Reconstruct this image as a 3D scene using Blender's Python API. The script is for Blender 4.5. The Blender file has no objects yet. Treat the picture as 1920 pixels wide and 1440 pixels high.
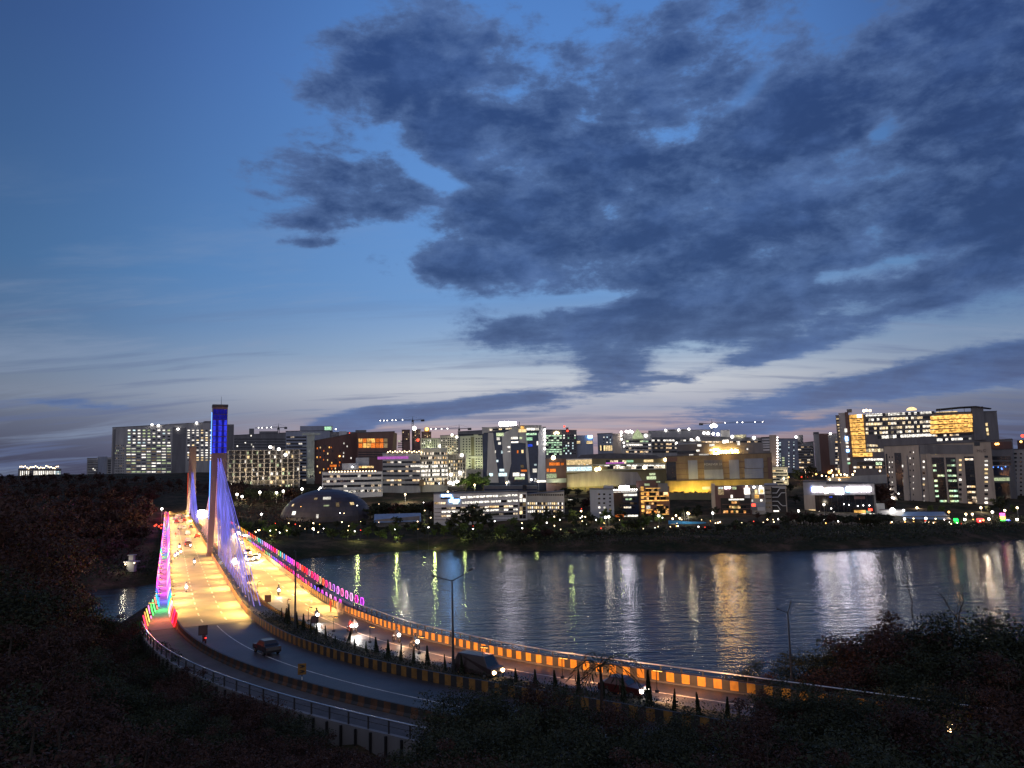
import bpy, bmesh, math, random
import numpy as np
from mathutils import Vector, Matrix
scene = bpy.context.scene
COL = scene.collection
R = math.radians
rng = random.Random(7)

# ------------------------------------------------------------------ camera
F = 1442.0; PITCH = math.atan(170/1442.0); ROLL = 0.023; HC = 34.0
cp, sp = math.cos(PITCH), math.sin(PITCH)
FWD = np.array([0, cp, sp]); UP0 = np.array([0, -sp, cp]); R0 = np.array([1.0, 0, 0])
cr, sr = math.cos(ROLL), math.sin(ROLL)
RIGHT = cr*R0 - sr*UP0; UP = sr*R0 + cr*UP0
cam_d = bpy.data.cameras.new("camera"); cam = bpy.data.objects.new("camera", cam_d); COL.objects.link(cam)
cam_d.sensor_width = 36; cam_d.lens = 36*F/1920; cam_d.clip_start = 0.3; cam_d.clip_end = 20000
cam.matrix_world = Matrix(((RIGHT[0], UP[0], -FWD[0], 0), (RIGHT[1], UP[1], -FWD[1], 0), (RIGHT[2], UP[2], -FWD[2], HC), (0, 0, 0, 1)))
scene.camera = cam
def ray(px, py): return FWD*F + RIGHT*(px-960) - UP*(py-720)
def onz(px, py, z):
    d = ray(px, py); t = (z-HC)/d[2]; return np.array([0, 0, HC]) + t*d
def aty(px, py, Y):
    d = ray(px, py); t = Y/d[1]; return np.array([0, 0, HC]) + t*d

def lin(c):
    return tuple(((v/255.0)/12.92 if v/255.0 <= 0.04045 else ((v/255.0+0.055)/1.055)**2.4) for v in c)

# ------------------------------------------------------------------ render settings
scene.view_settings.view_transform = 'Standard'; scene.view_settings.look = 'None'
scene.view_settings.exposure = 0.0; scene.view_settings.gamma = 1.0
scene.render.engine = 'CYCLES'
scene.cycles.use_denoising = True
scene.cycles.max_bounces = 5; scene.cycles.diffuse_bounces = 2; scene.cycles.glossy_bounces = 3
scene.cycles.transparent_max_bounces = 6
scene.cycles.sample_clamp_indirect = 4.0
scene.cycles.use_light_tree = True

# ------------------------------------------------------------------ world: dusk sky with a bank of dark cloud
world = bpy.data.worlds.new("World"); scene.world = world; world.use_nodes = True
world.cycles.sampling_method = 'MANUAL'; world.cycles.sample_map_resolution = 512
nt = world.node_tree; nt.nodes.clear(); N = nt.nodes; LK = nt.links
def wm(op, a, b=None, c=None, clamp=False):
    n = N.new('ShaderNodeMath'); n.operation = op; n.use_clamp = clamp
    for i, v in enumerate((a, b, c)):
        if v is None: continue
        if isinstance(v, (int, float)): n.inputs[i].default_value = v
        else: LK.new(v, n.inputs[i])
    return n.outputs[0]
def wmix(f, a, b):
    n = N.new('ShaderNodeMix'); n.data_type = 'RGBA'
    if isinstance(f, (int, float)): n.inputs[0].default_value = f
    else: LK.new(f, n.inputs[0])
    for i, v in ((6, a), (7, b)):
        if isinstance(v, tuple): n.inputs[i].default_value = (*v, 1)
        else: LK.new(v, n.inputs[i])
    return n.outputs[2]
def wsmooth(v, a, b):
    n = N.new('ShaderNodeMapRange'); n.interpolation_type = 'SMOOTHSTEP'
    LK.new(v, n.inputs[0]); n.inputs[1].default_value = a; n.inputs[2].default_value = b
    return n.outputs[0]
tc = N.new('ShaderNodeTexCoord'); sep = N.new('ShaderNodeSeparateXYZ'); LK.new(tc.outputs['Generated'], sep.inputs[0])
DX, DY, DZ = sep.outputs
AZ = wm('ARCTAN2', DX, DY); EL = wm('ARCSINE', DZ)
def azel(px, py):
    d = ray(px, py); d = d/np.linalg.norm(d)
    return math.atan2(d[0], d[1]), math.asin(d[2])
def ramp(v, stops, interp='EASE'):
    n = N.new('ShaderNodeValToRGB'); n.color_ramp.interpolation = interp
    e = n.color_ramp.elements
    while len(e) > 1: e.remove(e[-1])
    for i, (p, c) in enumerate(stops):
        x = e[0] if i == 0 else e.new(p)
        x.position = p; x.color = (*lin(c), 1)
    LK.new(v, n.inputs[0]); return n.outputs[0]
ELN = wm('DIVIDE', EL, 0.9, clamp=True)
ep = lambda py: max(0.0, azel(560, py)[1]/0.9)
left = ramp(ELN, [(0.0, (74, 74, 98)), (ep(850), (84, 88, 114)), (ep(790), (112, 120, 144)), (ep(740), (138, 150, 172)), (ep(690), (124, 146, 176)),
                  (ep(620), (99, 133, 176)), (ep(520), (84, 127, 178)), (ep(350), (75, 115, 170)), (ep(120), (66, 101, 160)), (1.0, (38, 66, 120))], 'LINEAR')
mid = ramp(ELN, [(0.0, (132, 118, 138)), (ep(850), (170, 146, 152)), (ep(812), (192, 166, 168)), (ep(780), (164, 166, 184)), (ep(725), (198, 202, 210)), (ep(665), (152, 176, 204)),
                 (ep(560), (112, 154, 206)), (ep(400), (98, 146, 208)), (ep(120), (88, 137, 206)), (1.0, (46, 84, 150))], 'LINEAR')
azf = N.new('ShaderNodeMapRange'); LK.new(AZ, azf.inputs[0]); azf.interpolation_type = 'SMOOTHSTEP'
azf.inputs[1].default_value = azel(150, 700)[0]; azf.inputs[2].default_value = azel(900, 700)[0]
azr = N.new('ShaderNodeMapRange'); LK.new(AZ, azr.inputs[0]); azr.interpolation_type = 'SMOOTHSTEP'
azr.inputs[1].default_value = azel(1900, 700)[0]; azr.inputs[2].default_value = azel(1250, 700)[0]
wgt = wm('MULTIPLY', azf.outputs[0], azr.outputs[0])
sky = wmix(wgt, left, mid)
# the vault darkens to the far left and behind the camera
dk = N.new('ShaderNodeMapRange'); LK.new(AZ, dk.inputs[0]); dk.inputs[1].default_value = azel(-150, 400)[0]; dk.inputs[2].default_value = azel(420, 400)[0]
dk.inputs[3].default_value = 0.68; dk.inputs[4].default_value = 1.0; dk.interpolation_type = 'SMOOTHSTEP'
vm = N.new('ShaderNodeVectorMath'); vm.operation = 'SCALE'; LK.new(sky, vm.inputs[0]); LK.new(dk.outputs[0], vm.inputs['Scale'])
sky = vm.outputs[0]
# cloud plane coordinates: perspective of a flat layer
den = wm('ADD', wm('MAXIMUM', DZ, 0.0), 0.16)
cx = wm('DIVIDE', DX, den); cy = wm('DIVIDE', DY, den)
comb = N.new('ShaderNodeCombineXYZ'); LK.new(cx, comb.inputs[0]); LK.new(cy, comb.inputs[1])
def noise(vec, scale, detail, rough, dist=0.0):
    n = N.new('ShaderNodeTexNoise'); n.inputs['Scale'].default_value = scale; n.inputs['Detail'].default_value = detail
    n.inputs['Roughness'].default_value = rough; n.inputs['Distortion'].default_value = dist; LK.new(vec, n.inputs['Vector']); return n.outputs[0]
def mapping(vec, s=(1, 1, 1), rz=0.0, loc=(0, 0, 0)):
    n = N.new('ShaderNodeMapping'); n.inputs['Scale'].default_value = s; n.inputs['Rotation'].default_value = (0, 0, rz); n.inputs['Location'].default_value = loc
    LK.new(vec, n.inputs['Vector']); return n.outputs[0]
# thin veils in the clear part
v1 = noise(mapping(comb.outputs[0], (1.0, 3.2, 1), R(-14)), 0.9, 6, 0.62, 0.4)
v1m = wm('MULTIPLY', wsmooth(v1, 0.47, 0.72), wsmooth(EL, 0.42, 0.10))
sky = wmix(wm('MULTIPLY', v1m, 0.55), sky, lin((140, 156, 184)))
v2 = noise(mapping(comb.outputs[0], (0.6, 3.6, 1), R(-8), (3, 5, 0)), 1.3, 5, 0.6, 0.2)
sky = wmix(wm('MULTIPLY', wm('MULTIPLY', wsmooth(v2, 0.50, 0.66), wsmooth(EL, 0.30, 0.02)), 0.62), sky, lin((94, 108, 146)))
# cloud bank: soft lobes in bearing and height, broken up by noise
LOBES = [  # px, py, rx, ry, tilt deg, weight
 (1330, 360, 330, 150, -4, 0.82), (1680, 300, 320, 190, -6, 0.74), (1060, 270, 170, 120, 10, 0.7), (800, 230, 160, 105, 15, 0.8), (690, 130, 120, 70, -12, 0.85),
 (610, 345, 120, 66, 4, 1.2), (860, 95, 100, 66, 0, 0.62), (1150, 450, 230, 85, 0, 0.75), (1480, 470, 230, 75, -8, 0.68), (1890, 400, 120, 150, 0, 0.8),
 (1210, 600, 250, 46, -5, 0.95), (985, 612, 105, 26, 3, 0.8), (1420, 560, 150, 50, -14, 0.8), (1150, 695, 75, 32, 14, 0.8), (1480, 652, 145, 17, -9, 1.0),
 (1680, 715, 330, 26, -6, 1.25), (1880, 690, 130, 34, -6, 0.9), (1790, 520, 170, 24, -4, 0.8), (870, 762, 195, 15, -5, 1.3), (700, 770, 50, 9, 0, 0.8), (645, 797, 52, 15, 0, 1.35),
 (1395, 803, 62, 16, -4, 1.2), (840, 500, 100, 36, 5, 0.8), (860, 400, 170, 34, 8, 0.78), (620, 420, 90, 18, 0, 0.7), (1320, 70, 170, 70, -20, 0.62), (1650, 90, 260, 60, -14, 0.55),
 (1880, 60, 130, 90, 0, 0.6), (1200, 30, 60, 22, 0, 0.4), (1010, 60, 130, 60, 0, 0.42), (1150, 120, 120, 60, 0, 0.34), (960, 200, 110, 60, 0, 0.3), (1560, 790, 90, 10, -3, 0.6), (140, 757, 90, 9, 4, 0.62), (1050, 765, 60, 9, -8, 0.5), (1280, 712, 45, 8, 6, 0.55), (1590, 600, 160, 10, -6, 0.4),
 (490, 365, 40, 8, 12, 0.6), (590, 455, 60, 8, 0, 0.45), (1750, 570, 80, 14, -6, 0.6),
 (1650, 245, 34, 22, -30, -0.9), (1545, 505, 46, 26, 0, -0.8), (1660, 496, 120, 12, -4, -0.6), (1110, 562, 120, 16, 0, -0.7), (1360, 215, 110, 24, -14, -0.5), (790, 390, 40, 20, 0, -0.5),
 (1010, 330, 90, 22, 20, -0.45), (1250, 260, 70, 26, 0, -0.35), (1850, 378, 90, 14, -6, -0.5), (760, 200, 24, 40, 20, -0.4), (950, 180, 60, 18, 0, -0.35), (770, 300, 70, 34, 20, -0.55), (905, 215, 34, 60, 10, -0.3), (990, 110, 90, 44, -10, -0.2), (700, 245, 60, 26, 0, -0.5), (850, 350, 80, 24, 10, -0.5), (1090, 170, 60, 40, -20, -0.15), (730, 440, 70, 18, 0, -0.4), (1180, 130, 70, 44, -30, -0.1), (1420, 150, 60, 30, -20, -0.35)]
tot = None
for (px, py, rx, ry, tl, w) in LOBES:
    a0, e0 = azel(px, py); s = 1.0/ (F*(1+((px-960)/F)**2)**0.5)
    t = R(tl) - ROLL
    ca, sa = math.cos(t), math.sin(t)
    da = wm('SUBTRACT', AZ, a0); de = wm('SUBTRACT', EL, e0)
    # picture tilt positive = falling to the right
    u = wm('MULTIPLY_ADD', da, ca/(rx*s), wm('MULTIPLY', de, -sa/(rx*s)))
    v = wm('MULTIPLY_ADD', da, sa/(ry*s), wm('MULTIPLY', de, ca/(ry*s)))
    r2 = wm('MULTIPLY_ADD', u, u, wm('MULTIPLY', v, v))
    g = wm('MULTIPLY', wm('EXPONENT', wm('MULTIPLY', r2, -0.9)), w)
    tot = g if tot is None else wm('ADD', tot, g)
dirv = tc.outputs['Generated']
n1 = noise(mapping(dirv, (1, 1, 1.7), 0), 6.5, 8, 0.58, 0.25)
n2 = noise(mapping(dirv, (1, 1, 2.1), 0, (3, 1, 7)), 19.0, 7, 0.64, 0.15)
n3 = noise(mapping(comb.outputs[0], (1, 2.4, 1), R(-12), (7, 2, 0)), 4.0, 6, 0.6, 0.2)
low = wsmooth(EL, 0.30, 0.08)
nhi = wm('ADD', wm('MULTIPLY', wm('SUBTRACT', n1, 0.5), 2.7), wm('MULTIPLY', wm('SUBTRACT', n2, 0.5), 2.0))
nlo = wm('ADD', wm('MULTIPLY', wm('SUBTRACT', n3, 0.5), 1.3), wm('MULTIPLY', wm('SUBTRACT', n2, 0.5), 0.9))
nn = wm('ADD', wm('MULTIPLY', nhi, wm('SUBTRACT', 1.0, low)), wm('MULTIPLY', nlo, low))
field = wm('ADD', wm('MINIMUM', tot, 0.98), nn)
amt = wsmooth(field, 0.14, 0.66); dens = wsmooth(field, 0.30, 1.25)
amt = wm('MULTIPLY', amt, wsmooth(tot, 0.05, 0.28))
ccol = ramp(ELN, [(0.0, (92, 98, 130)), (ep(790), (88, 102, 142)), (ep(700), (58, 78, 120)), (ep(560), (45, 67, 112)), (ep(330), (41, 62, 107)), (ep(60), (43, 67, 117)), (1.0, (30, 46, 80))], 'LINEAR')
inner = noise(mapping(dirv, (1, 1, 1.9), 0, (1, 9, 0)), 9.0, 7, 0.62, 0.2)
ccol = wmix(wm('MULTIPLY', wsmooth(inner, 0.42, 0.74), 0.55), ccol, lin((86, 116, 172)))
ccol = wmix(dens, wmix(0.5, ccol, lin((104, 132, 180))), ccol)
sky = wmix(wm('MULTIPLY', amt, 0.93), sky, ccol)
# unseen sky behind the viewpoint, made paler as fill for the building fronts
sky = wmix(wsmooth(DY, 0.10, -0.35), sky, lin((160, 160, 178)))
# below the horizon
sky = wmix(wsmooth(EL, -0.003, -0.012), sky, lin((40, 40, 52)))
nis = N.new('ShaderNodeTexSky'); nis.sky_type = 'NISHITA'; nis.sun_disc = False; nis.sun_elevation = R(-3); nis.sun_rotation = R(8)
bgn = N.new('ShaderNodeBackground'); LK.new(nis.outputs[0], bgn.inputs[0]); bgn.inputs[1].default_value = 0.012
bg = N.new('ShaderNodeBackground'); LK.new(sky, bg.inputs[0]); bg.inputs[1].default_value = 1.0
ads = N.new('ShaderNodeAddShader'); LK.new(bg.outputs[0], ads.inputs[0]); LK.new(bgn.outputs[0], ads.inputs[1])
wo = N.new('ShaderNodeOutputWorld'); LK.new(ads.outputs[0], wo.inputs[0])

# ------------------------------------------------------------------ helpers
def tag(o, label=None, cat=None, group=None, kind=None):
    if label: o['label'] = label
    if cat: o['category'] = cat
    if group: o['group'] = group
    if kind: o['kind'] = kind
    return o
def empty(name, loc=(0, 0, 0), rz=0.0):
    o = bpy.data.objects.new(name, None); COL.objects.link(o); o.location = loc; o.rotation_euler = (0, 0, rz)
    o.empty_display_size = 0.5; return o
def link(name, me, parent=None, loc=None):
    o = bpy.data.objects.new(name, me); COL.objects.link(o)
    if parent is not None: o.parent = parent
    if loc is not None: o.location = loc
    return o
KIDS = {}
def kids(o):
    return [c for c in o.children]
def dup(root, loc, rz, scale=1.0, label=None, group=None, color=None):
    r = root.copy(); COL.objects.link(r); r.location = loc; r.rotation_euler = (0, 0, rz); r.scale = (scale,)*3
    if label: r['label'] = label
    if group: r['group'] = group
    if color: r.color = color
    for ch in root.children:
        c = ch.copy(); COL.objects.link(c); c.parent = r
        if color: c.color = color
        for g in ch.children:
            d = g.copy(); COL.objects.link(d); d.parent = c
            if color: d.color = color
    return r

class MB:
    """collects boxes, prisms, tubes, quads; build() links them as one mesh object"""
    def __init__(s): s.v = []; s.f = []; s.m = []
    def add(s, vs, fs, m=0):
        b = len(s.v); s.v += [tuple(map(float, q)) for q in vs]
        s.f += [tuple(b+i for i in q) for q in fs]; s.m += [m]*len(fs)
    def box(s, x0, x1, y0, y1, z0, z1, m=0):
        s.add([(x0, y0, z0), (x1, y0, z0), (x1, y1, z0), (x0, y1, z0), (x0, y0, z1), (x1, y0, z1), (x1, y1, z1), (x0, y1, z1)],
              [(0, 3, 2, 1), (4, 5, 6, 7), (0, 1, 5, 4), (1, 2, 6, 5), (2, 3, 7, 6), (3, 0, 4, 7)], m)
    def quad(s, a, b, c, d, m=0): s.add([a, b, c, d], [(0, 1, 2, 3)], m)
    def obox(s, c, u, L, W, z0, z1, m=0):
        u = np.array(u, float); u /= np.linalg.norm(u); n = np.array([-u[1], u[0]]); c = np.array(c, float)[:2]
        p = [c - u*L/2 - n*W/2, c + u*L/2 - n*W/2, c + u*L/2 + n*W/2, c - u*L/2 + n*W/2]
        s.prism(p, z0, z1, m)
    def prism(s, pts, z0, z1, m=0):
        n = len(pts)
        s.add([(p[0], p[1], z0) for p in pts] + [(p[0], p[1], z1) for p in pts],
              [tuple(range(n-1, -1, -1)), tuple(range(n, 2*n))] + [(i, (i+1) % n, n+(i+1) % n, n+i) for i in range(n)], m)
    def slab(s, pts, y0, y1, m=0):
        """polygon in x,z extruded from y0 (front) to y1"""
        n = len(pts)
        s.add([(p[0], y0, p[1]) for p in pts] + [(p[0], y1, p[1]) for p in pts],
              [tuple(range(n)), tuple(range(2*n-1, n-1, -1))] + [(i, n+i, n+(i+1) % n, (i+1) % n) for i in range(n)], m)
    def tube(s, pts, r, n=6, m=0, cap=True):
        pts = [Vector(p) for p in pts]; rs = r if isinstance(r, (list, tuple)) else [r]*len(pts)
        rings = []; prev = None
        for i, p in enumerate(pts):
            d = (pts[min(i+1, len(pts)-1)] - pts[max(i-1, 0)])
            if d.length < 1e-9: d = Vector((0, 0, 1))
            d.normalize()
            a = Vector((0, 0, 1)) if abs(d.z) < 0.9 else Vector((1, 0, 0))
            if prev is not None: a = prev
            x = d.cross(a)
            if x.length < 1e-6: x = d.cross(Vector((0, 1, 0)))
            x.normalize(); y = x.cross(d).normalized(); prev = y
            rings.append([p + x*rs[i]*math.cos(2*math.pi*k/n) + y*rs[i]*math.sin(2*math.pi*k/n) for k in range(n)])
        vs = [q for rg in rings for q in rg]; fs = []
        for i in range(len(pts)-1):
            for k in range(n): fs.append((i*n+k, i*n+(k+1) % n, (i+1)*n+(k+1) % n, (i+1)*n+k))
        if cap: fs += [tuple(range(n-1, -1, -1)), tuple((len(pts)-1)*n+k for k in range(n))]
        s.add(vs, fs, m)
    def ball(s, c, r, m=0, n=8, sz=1.0):
        rows = max(4, n//2); vs = [(c[0], c[1], c[2]-r*sz)]; fs = []
        for i in range(1, rows):
            t = math.pi*i/rows
            for k in range(n):
                a = 2*math.pi*k/n; vs.append((c[0]+r*math.sin(t)*math.cos(a), c[1]+r*math.sin(t)*math.sin(a), c[2]-r*sz*math.cos(t)))
        vs.append((c[0], c[1], c[2]+r*sz)); L = len(vs)-1
        for k in range(n): fs.append((0, 1+(k+1) % n, 1+k))
        for i in range(rows-2):
            for k in range(n):
                a = 1+i*n; fs.append((a+k, a+(k+1) % n, a+n+(k+1) % n, a+n+k))
        a = 1+(rows-2)*n
        for k in range(n): fs.append((a+k, a+(k+1) % n, L))
        s.add(vs, fs, m)
    def lathe(s, prof, n=12, m=0, c=(0, 0)):
        vs = []; fs = []
        for (r, z) in prof:
            for k in range(n): vs.append((c[0]+r*math.cos(2*math.pi*k/n), c[1]+r*math.sin(2*math.pi*k/n), z))
        for i in range(len(prof)-1):
            for k in range(n): fs.append((i*n+k, i*n+(k+1) % n, (i+1)*n+(k+1) % n, (i+1)*n+k))
        fs += [tuple(range(n-1, -1, -1)), tuple((len(prof)-1)*n+k for k in range(n))]
        s.add(vs, fs, m)
    def mesh(s, name, mats, smooth=False):
        me = bpy.data.meshes.new(name); me.from_pydata(s.v, [], s.f)
        for mt in (mats if isinstance(mats, (list, tuple)) else [mats]): me.materials.append(mt)
        if any(s.m): me.polygons.foreach_set('material_index', s.m)
        if smooth: me.polygons.foreach_set('use_smooth', [True]*len(s.f))
        me.update(); return me
    def build(s, name, mats, parent=None, loc=None, smooth=False):
        return link(name, s.mesh(name, mats, smooth), parent, loc)

# ------------------------------------------------------------------ materials
MATS = {}
def newmat(name):
    m = bpy.data.materials.new(name); m.use_nodes = True; t = m.node_tree
    for n in list(t.nodes): t.nodes.remove(n)
    o = t.nodes.new('ShaderNodeOutputMaterial'); MATS[name] = m
    return m, t, o
def node(t, kind, **kw):
    n = t.nodes.new(kind)
    for k, v in kw.items(): setattr(n, k, v)
    return n
def surf(name, col, rough=0.7, metal=0.0, var=0.25, scale=0.4, bump=0.0, bscale=3.0, objcol=False, streak=False, spec=0.5):
    """painted / stone / metal surface with uneven tone; streak = weather runs down the walls"""
    m, t, o = newmat(name)
    p = node(t, 'ShaderNodeBsdfPrincipled'); t.links.new(p.outputs[0], o.inputs[0])
    p.inputs['Roughness'].default_value = rough; p.inputs['Metallic'].default_value = metal
    p.inputs['Specular IOR Level'].default_value = spec
    g = node(t, 'ShaderNodeNewGeometry'); mp = node(t, 'ShaderNodeMapping'); t.links.new(g.outputs['Position'], mp.inputs[0])
    mp.inputs['Scale'].default_value = (scale, scale, scale*(0.18 if streak else 1.0))
    nz = node(t, 'ShaderNodeTexNoise'); nz.inputs['Scale'].default_value = 1.0; nz.inputs['Detail'].default_value = 6; nz.inputs['Roughness'].default_value = 0.65
    t.links.new(mp.outputs[0], nz.inputs[0])
    mr = node(t, 'ShaderNodeMapRange'); t.links.new(nz.outputs[0], mr.inputs[0])
    mr.inputs[1].default_value = 0.3; mr.inputs[2].default_value = 0.7; mr.inputs[3].default_value = 1-var; mr.inputs[4].default_value = 1+var*0.6
    sc = node(t, 'ShaderNodeVectorMath', operation='SCALE'); t.links.new(mr.outputs[0], sc.inputs['Scale'])
    if objcol:
        oi = node(t, 'ShaderNodeObjectInfo'); t.links.new(oi.outputs['Color'], sc.inputs[0])
    else: sc.inputs[0].default_value = col
    t.links.new(sc.outputs[0], p.inputs['Base Color'])
    if bump:
        n2 = node(t, 'ShaderNodeTexNoise'); n2.inputs['Scale'].default_value = bscale; n2.inputs['Detail'].default_value = 5
        t.links.new(g.outputs['Position'], n2.inputs[0])
        b = node(t, 'ShaderNodeBump'); b.inputs['Strength'].default_value = bump; b.inputs['Distance'].default_value = 0.1
        t.links.new(n2.outputs[0], b.inputs['Height']); t.links.new(b.outputs[0], p.inputs['Normal'])
    return m
def lit(name, col, strength, sample=False, lo=0.35, tex=0.5, objcol=False, tscale=1.2):
    """something that gives off light; every pane differs a little, with blinds and furniture breaking it up"""
    m, t, o = newmat(name)
    e = node(t, 'ShaderNodeEmission'); t.links.new(e.outputs[0], o.inputs[0])
    oi = node(t, 'ShaderNodeObjectInfo'); g = node(t, 'ShaderNodeNewGeometry')
    if objcol: t.links.new(oi.outputs['Color'], e.inputs[0])
    else: e.inputs[0].default_value = (*col, 1)
    if lo >= 1 and tex <= 0:
        e.inputs[1].default_value = strength
    else:
        ad = node(t, 'ShaderNodeMath', operation='ADD'); t.links.new(oi.outputs['Random'], ad.inputs[0]); t.links.new(g.outputs['Random Per Island'], ad.inputs[1])
        fr = node(t, 'ShaderNodeMath', operation='FRACT'); t.links.new(ad.outputs[0], fr.inputs[0])
        mr = node(t, 'ShaderNodeMapRange'); t.links.new(fr.outputs[0], mr.inputs[0]); mr.inputs[3].default_value = lo*strength; mr.inputs[4].default_value = strength
        out = mr.outputs[0]
        if tex > 0:
            nz = node(t, 'ShaderNodeTexNoise'); nz.inputs['Scale'].default_value = tscale; nz.inputs['Detail'].default_value = 3; t.links.new(g.outputs['Position'], nz.inputs[0])
            m2 = node(t, 'ShaderNodeMapRange'); t.links.new(nz.outputs[0], m2.inputs[0]); m2.inputs[1].default_value = 0.38; m2.inputs[2].default_value = 0.6
            m2.inputs[3].default_value = 1-tex; m2.inputs[4].default_value = 1.0
            mu = node(t, 'ShaderNodeMath', operation='MULTIPLY'); t.links.new(out, mu.inputs[0]); t.links.new(m2.outputs[0], mu.inputs[1]); out = mu.outputs[0]
        t.links.new(out, e.inputs[1])
    m.cycles.emission_sampling = 'FRONT_BACK' if sample else 'NONE'
    return m
def ribbon(name, col, strength, on=0.5, col2=None):
    """office glazing at dusk: some bays lit, some dim, the rest dark glass"""
    m, t, o = newmat(name)
    p = node(t, 'ShaderNodeBsdfPrincipled'); t.links.new(p.outputs[0], o.inputs[0])
    p.inputs['Base Color'].default_value = (0.012, 0.015, 0.02, 1); p.inputs['Roughness'].default_value = 0.12
    oi = node(t, 'ShaderNodeObjectInfo'); g = node(t, 'ShaderNodeNewGeometry')
    ad = node(t, 'ShaderNodeMath', operation='ADD'); t.links.new(oi.outputs['Random'], ad.inputs[0]); t.links.new(g.outputs['Random Per Island'], ad.inputs[1])
    fr = node(t, 'ShaderNodeMath', operation='FRACT'); t.links.new(ad.outputs[0], fr.inputs[0])
    mr = node(t, 'ShaderNodeMapRange'); t.links.new(fr.outputs[0], mr.inputs[0]); mr.inputs[1].default_value = 1-on; mr.inputs[2].default_value = min(1.0, 1-on+0.25)
    mr.inputs[3].default_value = 0.0; mr.inputs[4].default_value = strength
    nz = node(t, 'ShaderNodeTexNoise'); nz.inputs['Scale'].default_value = 0.9; nz.inputs['Detail'].default_value = 4; t.links.new(g.outputs['Position'], nz.inputs[0])
    m2 = node(t, 'ShaderNodeMapRange'); t.links.new(nz.outputs[0], m2.inputs[0]); m2.inputs[1].default_value = 0.4; m2.inputs[2].default_value = 0.62; m2.inputs[3].default_value = 0.25
    mu = node(t, 'ShaderNodeMath', operation='MULTIPLY'); t.links.new(mr.outputs[0], mu.inputs[0]); t.links.new(m2.outputs[0], mu.inputs[1])
    if col2:
        mx = node(t, 'ShaderNodeMix', data_type='RGBA'); mx.inputs[6].default_value = (*col, 1); mx.inputs[7].default_value = (*col2, 1)
        f2 = node(t, 'ShaderNodeMath', operation='MULTIPLY'); f2.inputs[1].default_value = 7.31; t.links.new(fr.outputs[0], f2.inputs[0])
        f3 = node(t, 'ShaderNodeMath', operation='FRACT'); t.links.new(f2.outputs[0], f3.inputs[0]); t.links.new(f3.outputs[0], mx.inputs[0])
        t.links.new(mx.outputs[2], p.inputs['Emission Color'])
    else: p.inputs['Emission Color'].default_value = (*col, 1)
    t.links.new(mu.outputs[0], p.inputs['Emission Strength'])
    m.cycles.emission_sampling = 'NONE'
    return m

M = {}
WARM = (1.0, 0.62, 0.26); GOLD = (1.0, 0.48, 0.09); WHITE = (1.0, 0.93, 0.82); COOL = (0.75, 0.95, 1.0); GREEN = (0.62, 1.0, 0.66); LIME = (0.85, 1.0, 0.55)
M['dark_glass'] = surf('dark_glass', (0.014, 0.018, 0.026), 0.12, var=0.3, scale=0.15, spec=0.6)
M['blue_glass'] = surf('blue_glass', (0.02, 0.03, 0.06), 0.10, var=0.3, scale=0.15, spec=0.7)
M['concrete'] = surf('concrete', (0.36, 0.34, 0.32), 0.85, var=0.3, scale=0.25, streak=True)
M['grey_wall'] = surf('grey_wall', (0.38, 0.375, 0.37), 0.8, var=0.28, scale=0.2, streak=True)
M['dark_wall'] = surf('dark_wall', (0.165, 0.165, 0.175), 0.75, var=0.3, scale=0.2, streak=True)
M['blue_grey'] = surf('blue_grey', (0.28, 0.31, 0.38), 0.7, var=0.25, scale=0.2, streak=True)
M['beige'] = surf('beige', (0.42, 0.36, 0.30), 0.85, var=0.24, scale=0.25, streak=True)
M['cream'] = surf('cream', (0.55, 0.53, 0.42), 0.85, var=0.18, scale=0.25, streak=True)
M['white_wall'] = surf('white_wall', (0.55, 0.56, 0.58), 0.7, var=0.2, scale=0.3, streak=True)
M['pale_panel'] = surf('pale_panel', (0.42, 0.46, 0.40), 0.6, var=0.2, scale=0.3, streak=True)
M['brown'] = surf('brown', (0.17, 0.10, 0.085), 0.8, var=0.3, scale=0.2, streak=True)
M['maroon'] = surf('maroon', (0.12, 0.065, 0.06), 0.75, var=0.3, scale=0.2, streak=True)
M['tan'] = surf('tan', (0.26, 0.19, 0.11), 0.8, var=0.25, scale=0.3, streak=True)
M['mustard'] = surf('mustard', (0.50, 0.36, 0.10), 0.85, var=0.3, scale=0.2, streak=True)
M['olive'] = surf('olive', (0.22, 0.20, 0.11), 0.85, var=0.25, scale=0.2, streak=True)
M['roofing'] = surf('roofing', (0.12, 0.12, 0.13), 0.9, var=0.35, scale=0.3)
M['blue_sheet'] = surf('blue_sheet', (0.16, 0.24, 0.38), 0.55, var=0.25, scale=0.5)
M['tarpaulin'] = surf('tarpaulin', (0.05, 0.30, 0.62), 0.6, var=0.25, scale=0.8)
M['steel'] = surf('steel', (0.30, 0.31, 0.33), 0.4, metal=0.7, var=0.2, scale=0.8)
M['dark_steel'] = surf('dark_steel', (0.05, 0.05, 0.055), 0.5, metal=0.3, var=0.2, scale=0.8)
M['black'] = surf('black', (0.012, 0.012, 0.014), 0.6, var=0.2)
M['rail_metal'] = surf('rail_metal', (0.55, 0.57, 0.6), 0.28, metal=0.9, var=0.15, scale=1.0)
M['lit_white'] = lit('lit_white', WHITE, 2.56)
M['lit_warm'] = lit('lit_warm', (1.0, 0.72, 0.36), 2.29)
M['lit_gold'] = lit('lit_gold', (1.0, 0.52, 0.13), 2.03, lo=0.6, tex=0.65, tscale=0.5)
M['lit_orange'] = lit('lit_orange', (1.0, 0.24, 0.04), 1.49, lo=0.4)
M['lit_green'] = lit('lit_green', (0.55, 1.0, 0.62), 1.35)
M['lit_cool'] = lit('lit_cool', COOL, 1.89)
M['lit_lime'] = lit('lit_lime', (0.86, 1.0, 0.58), 1.15)
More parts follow.
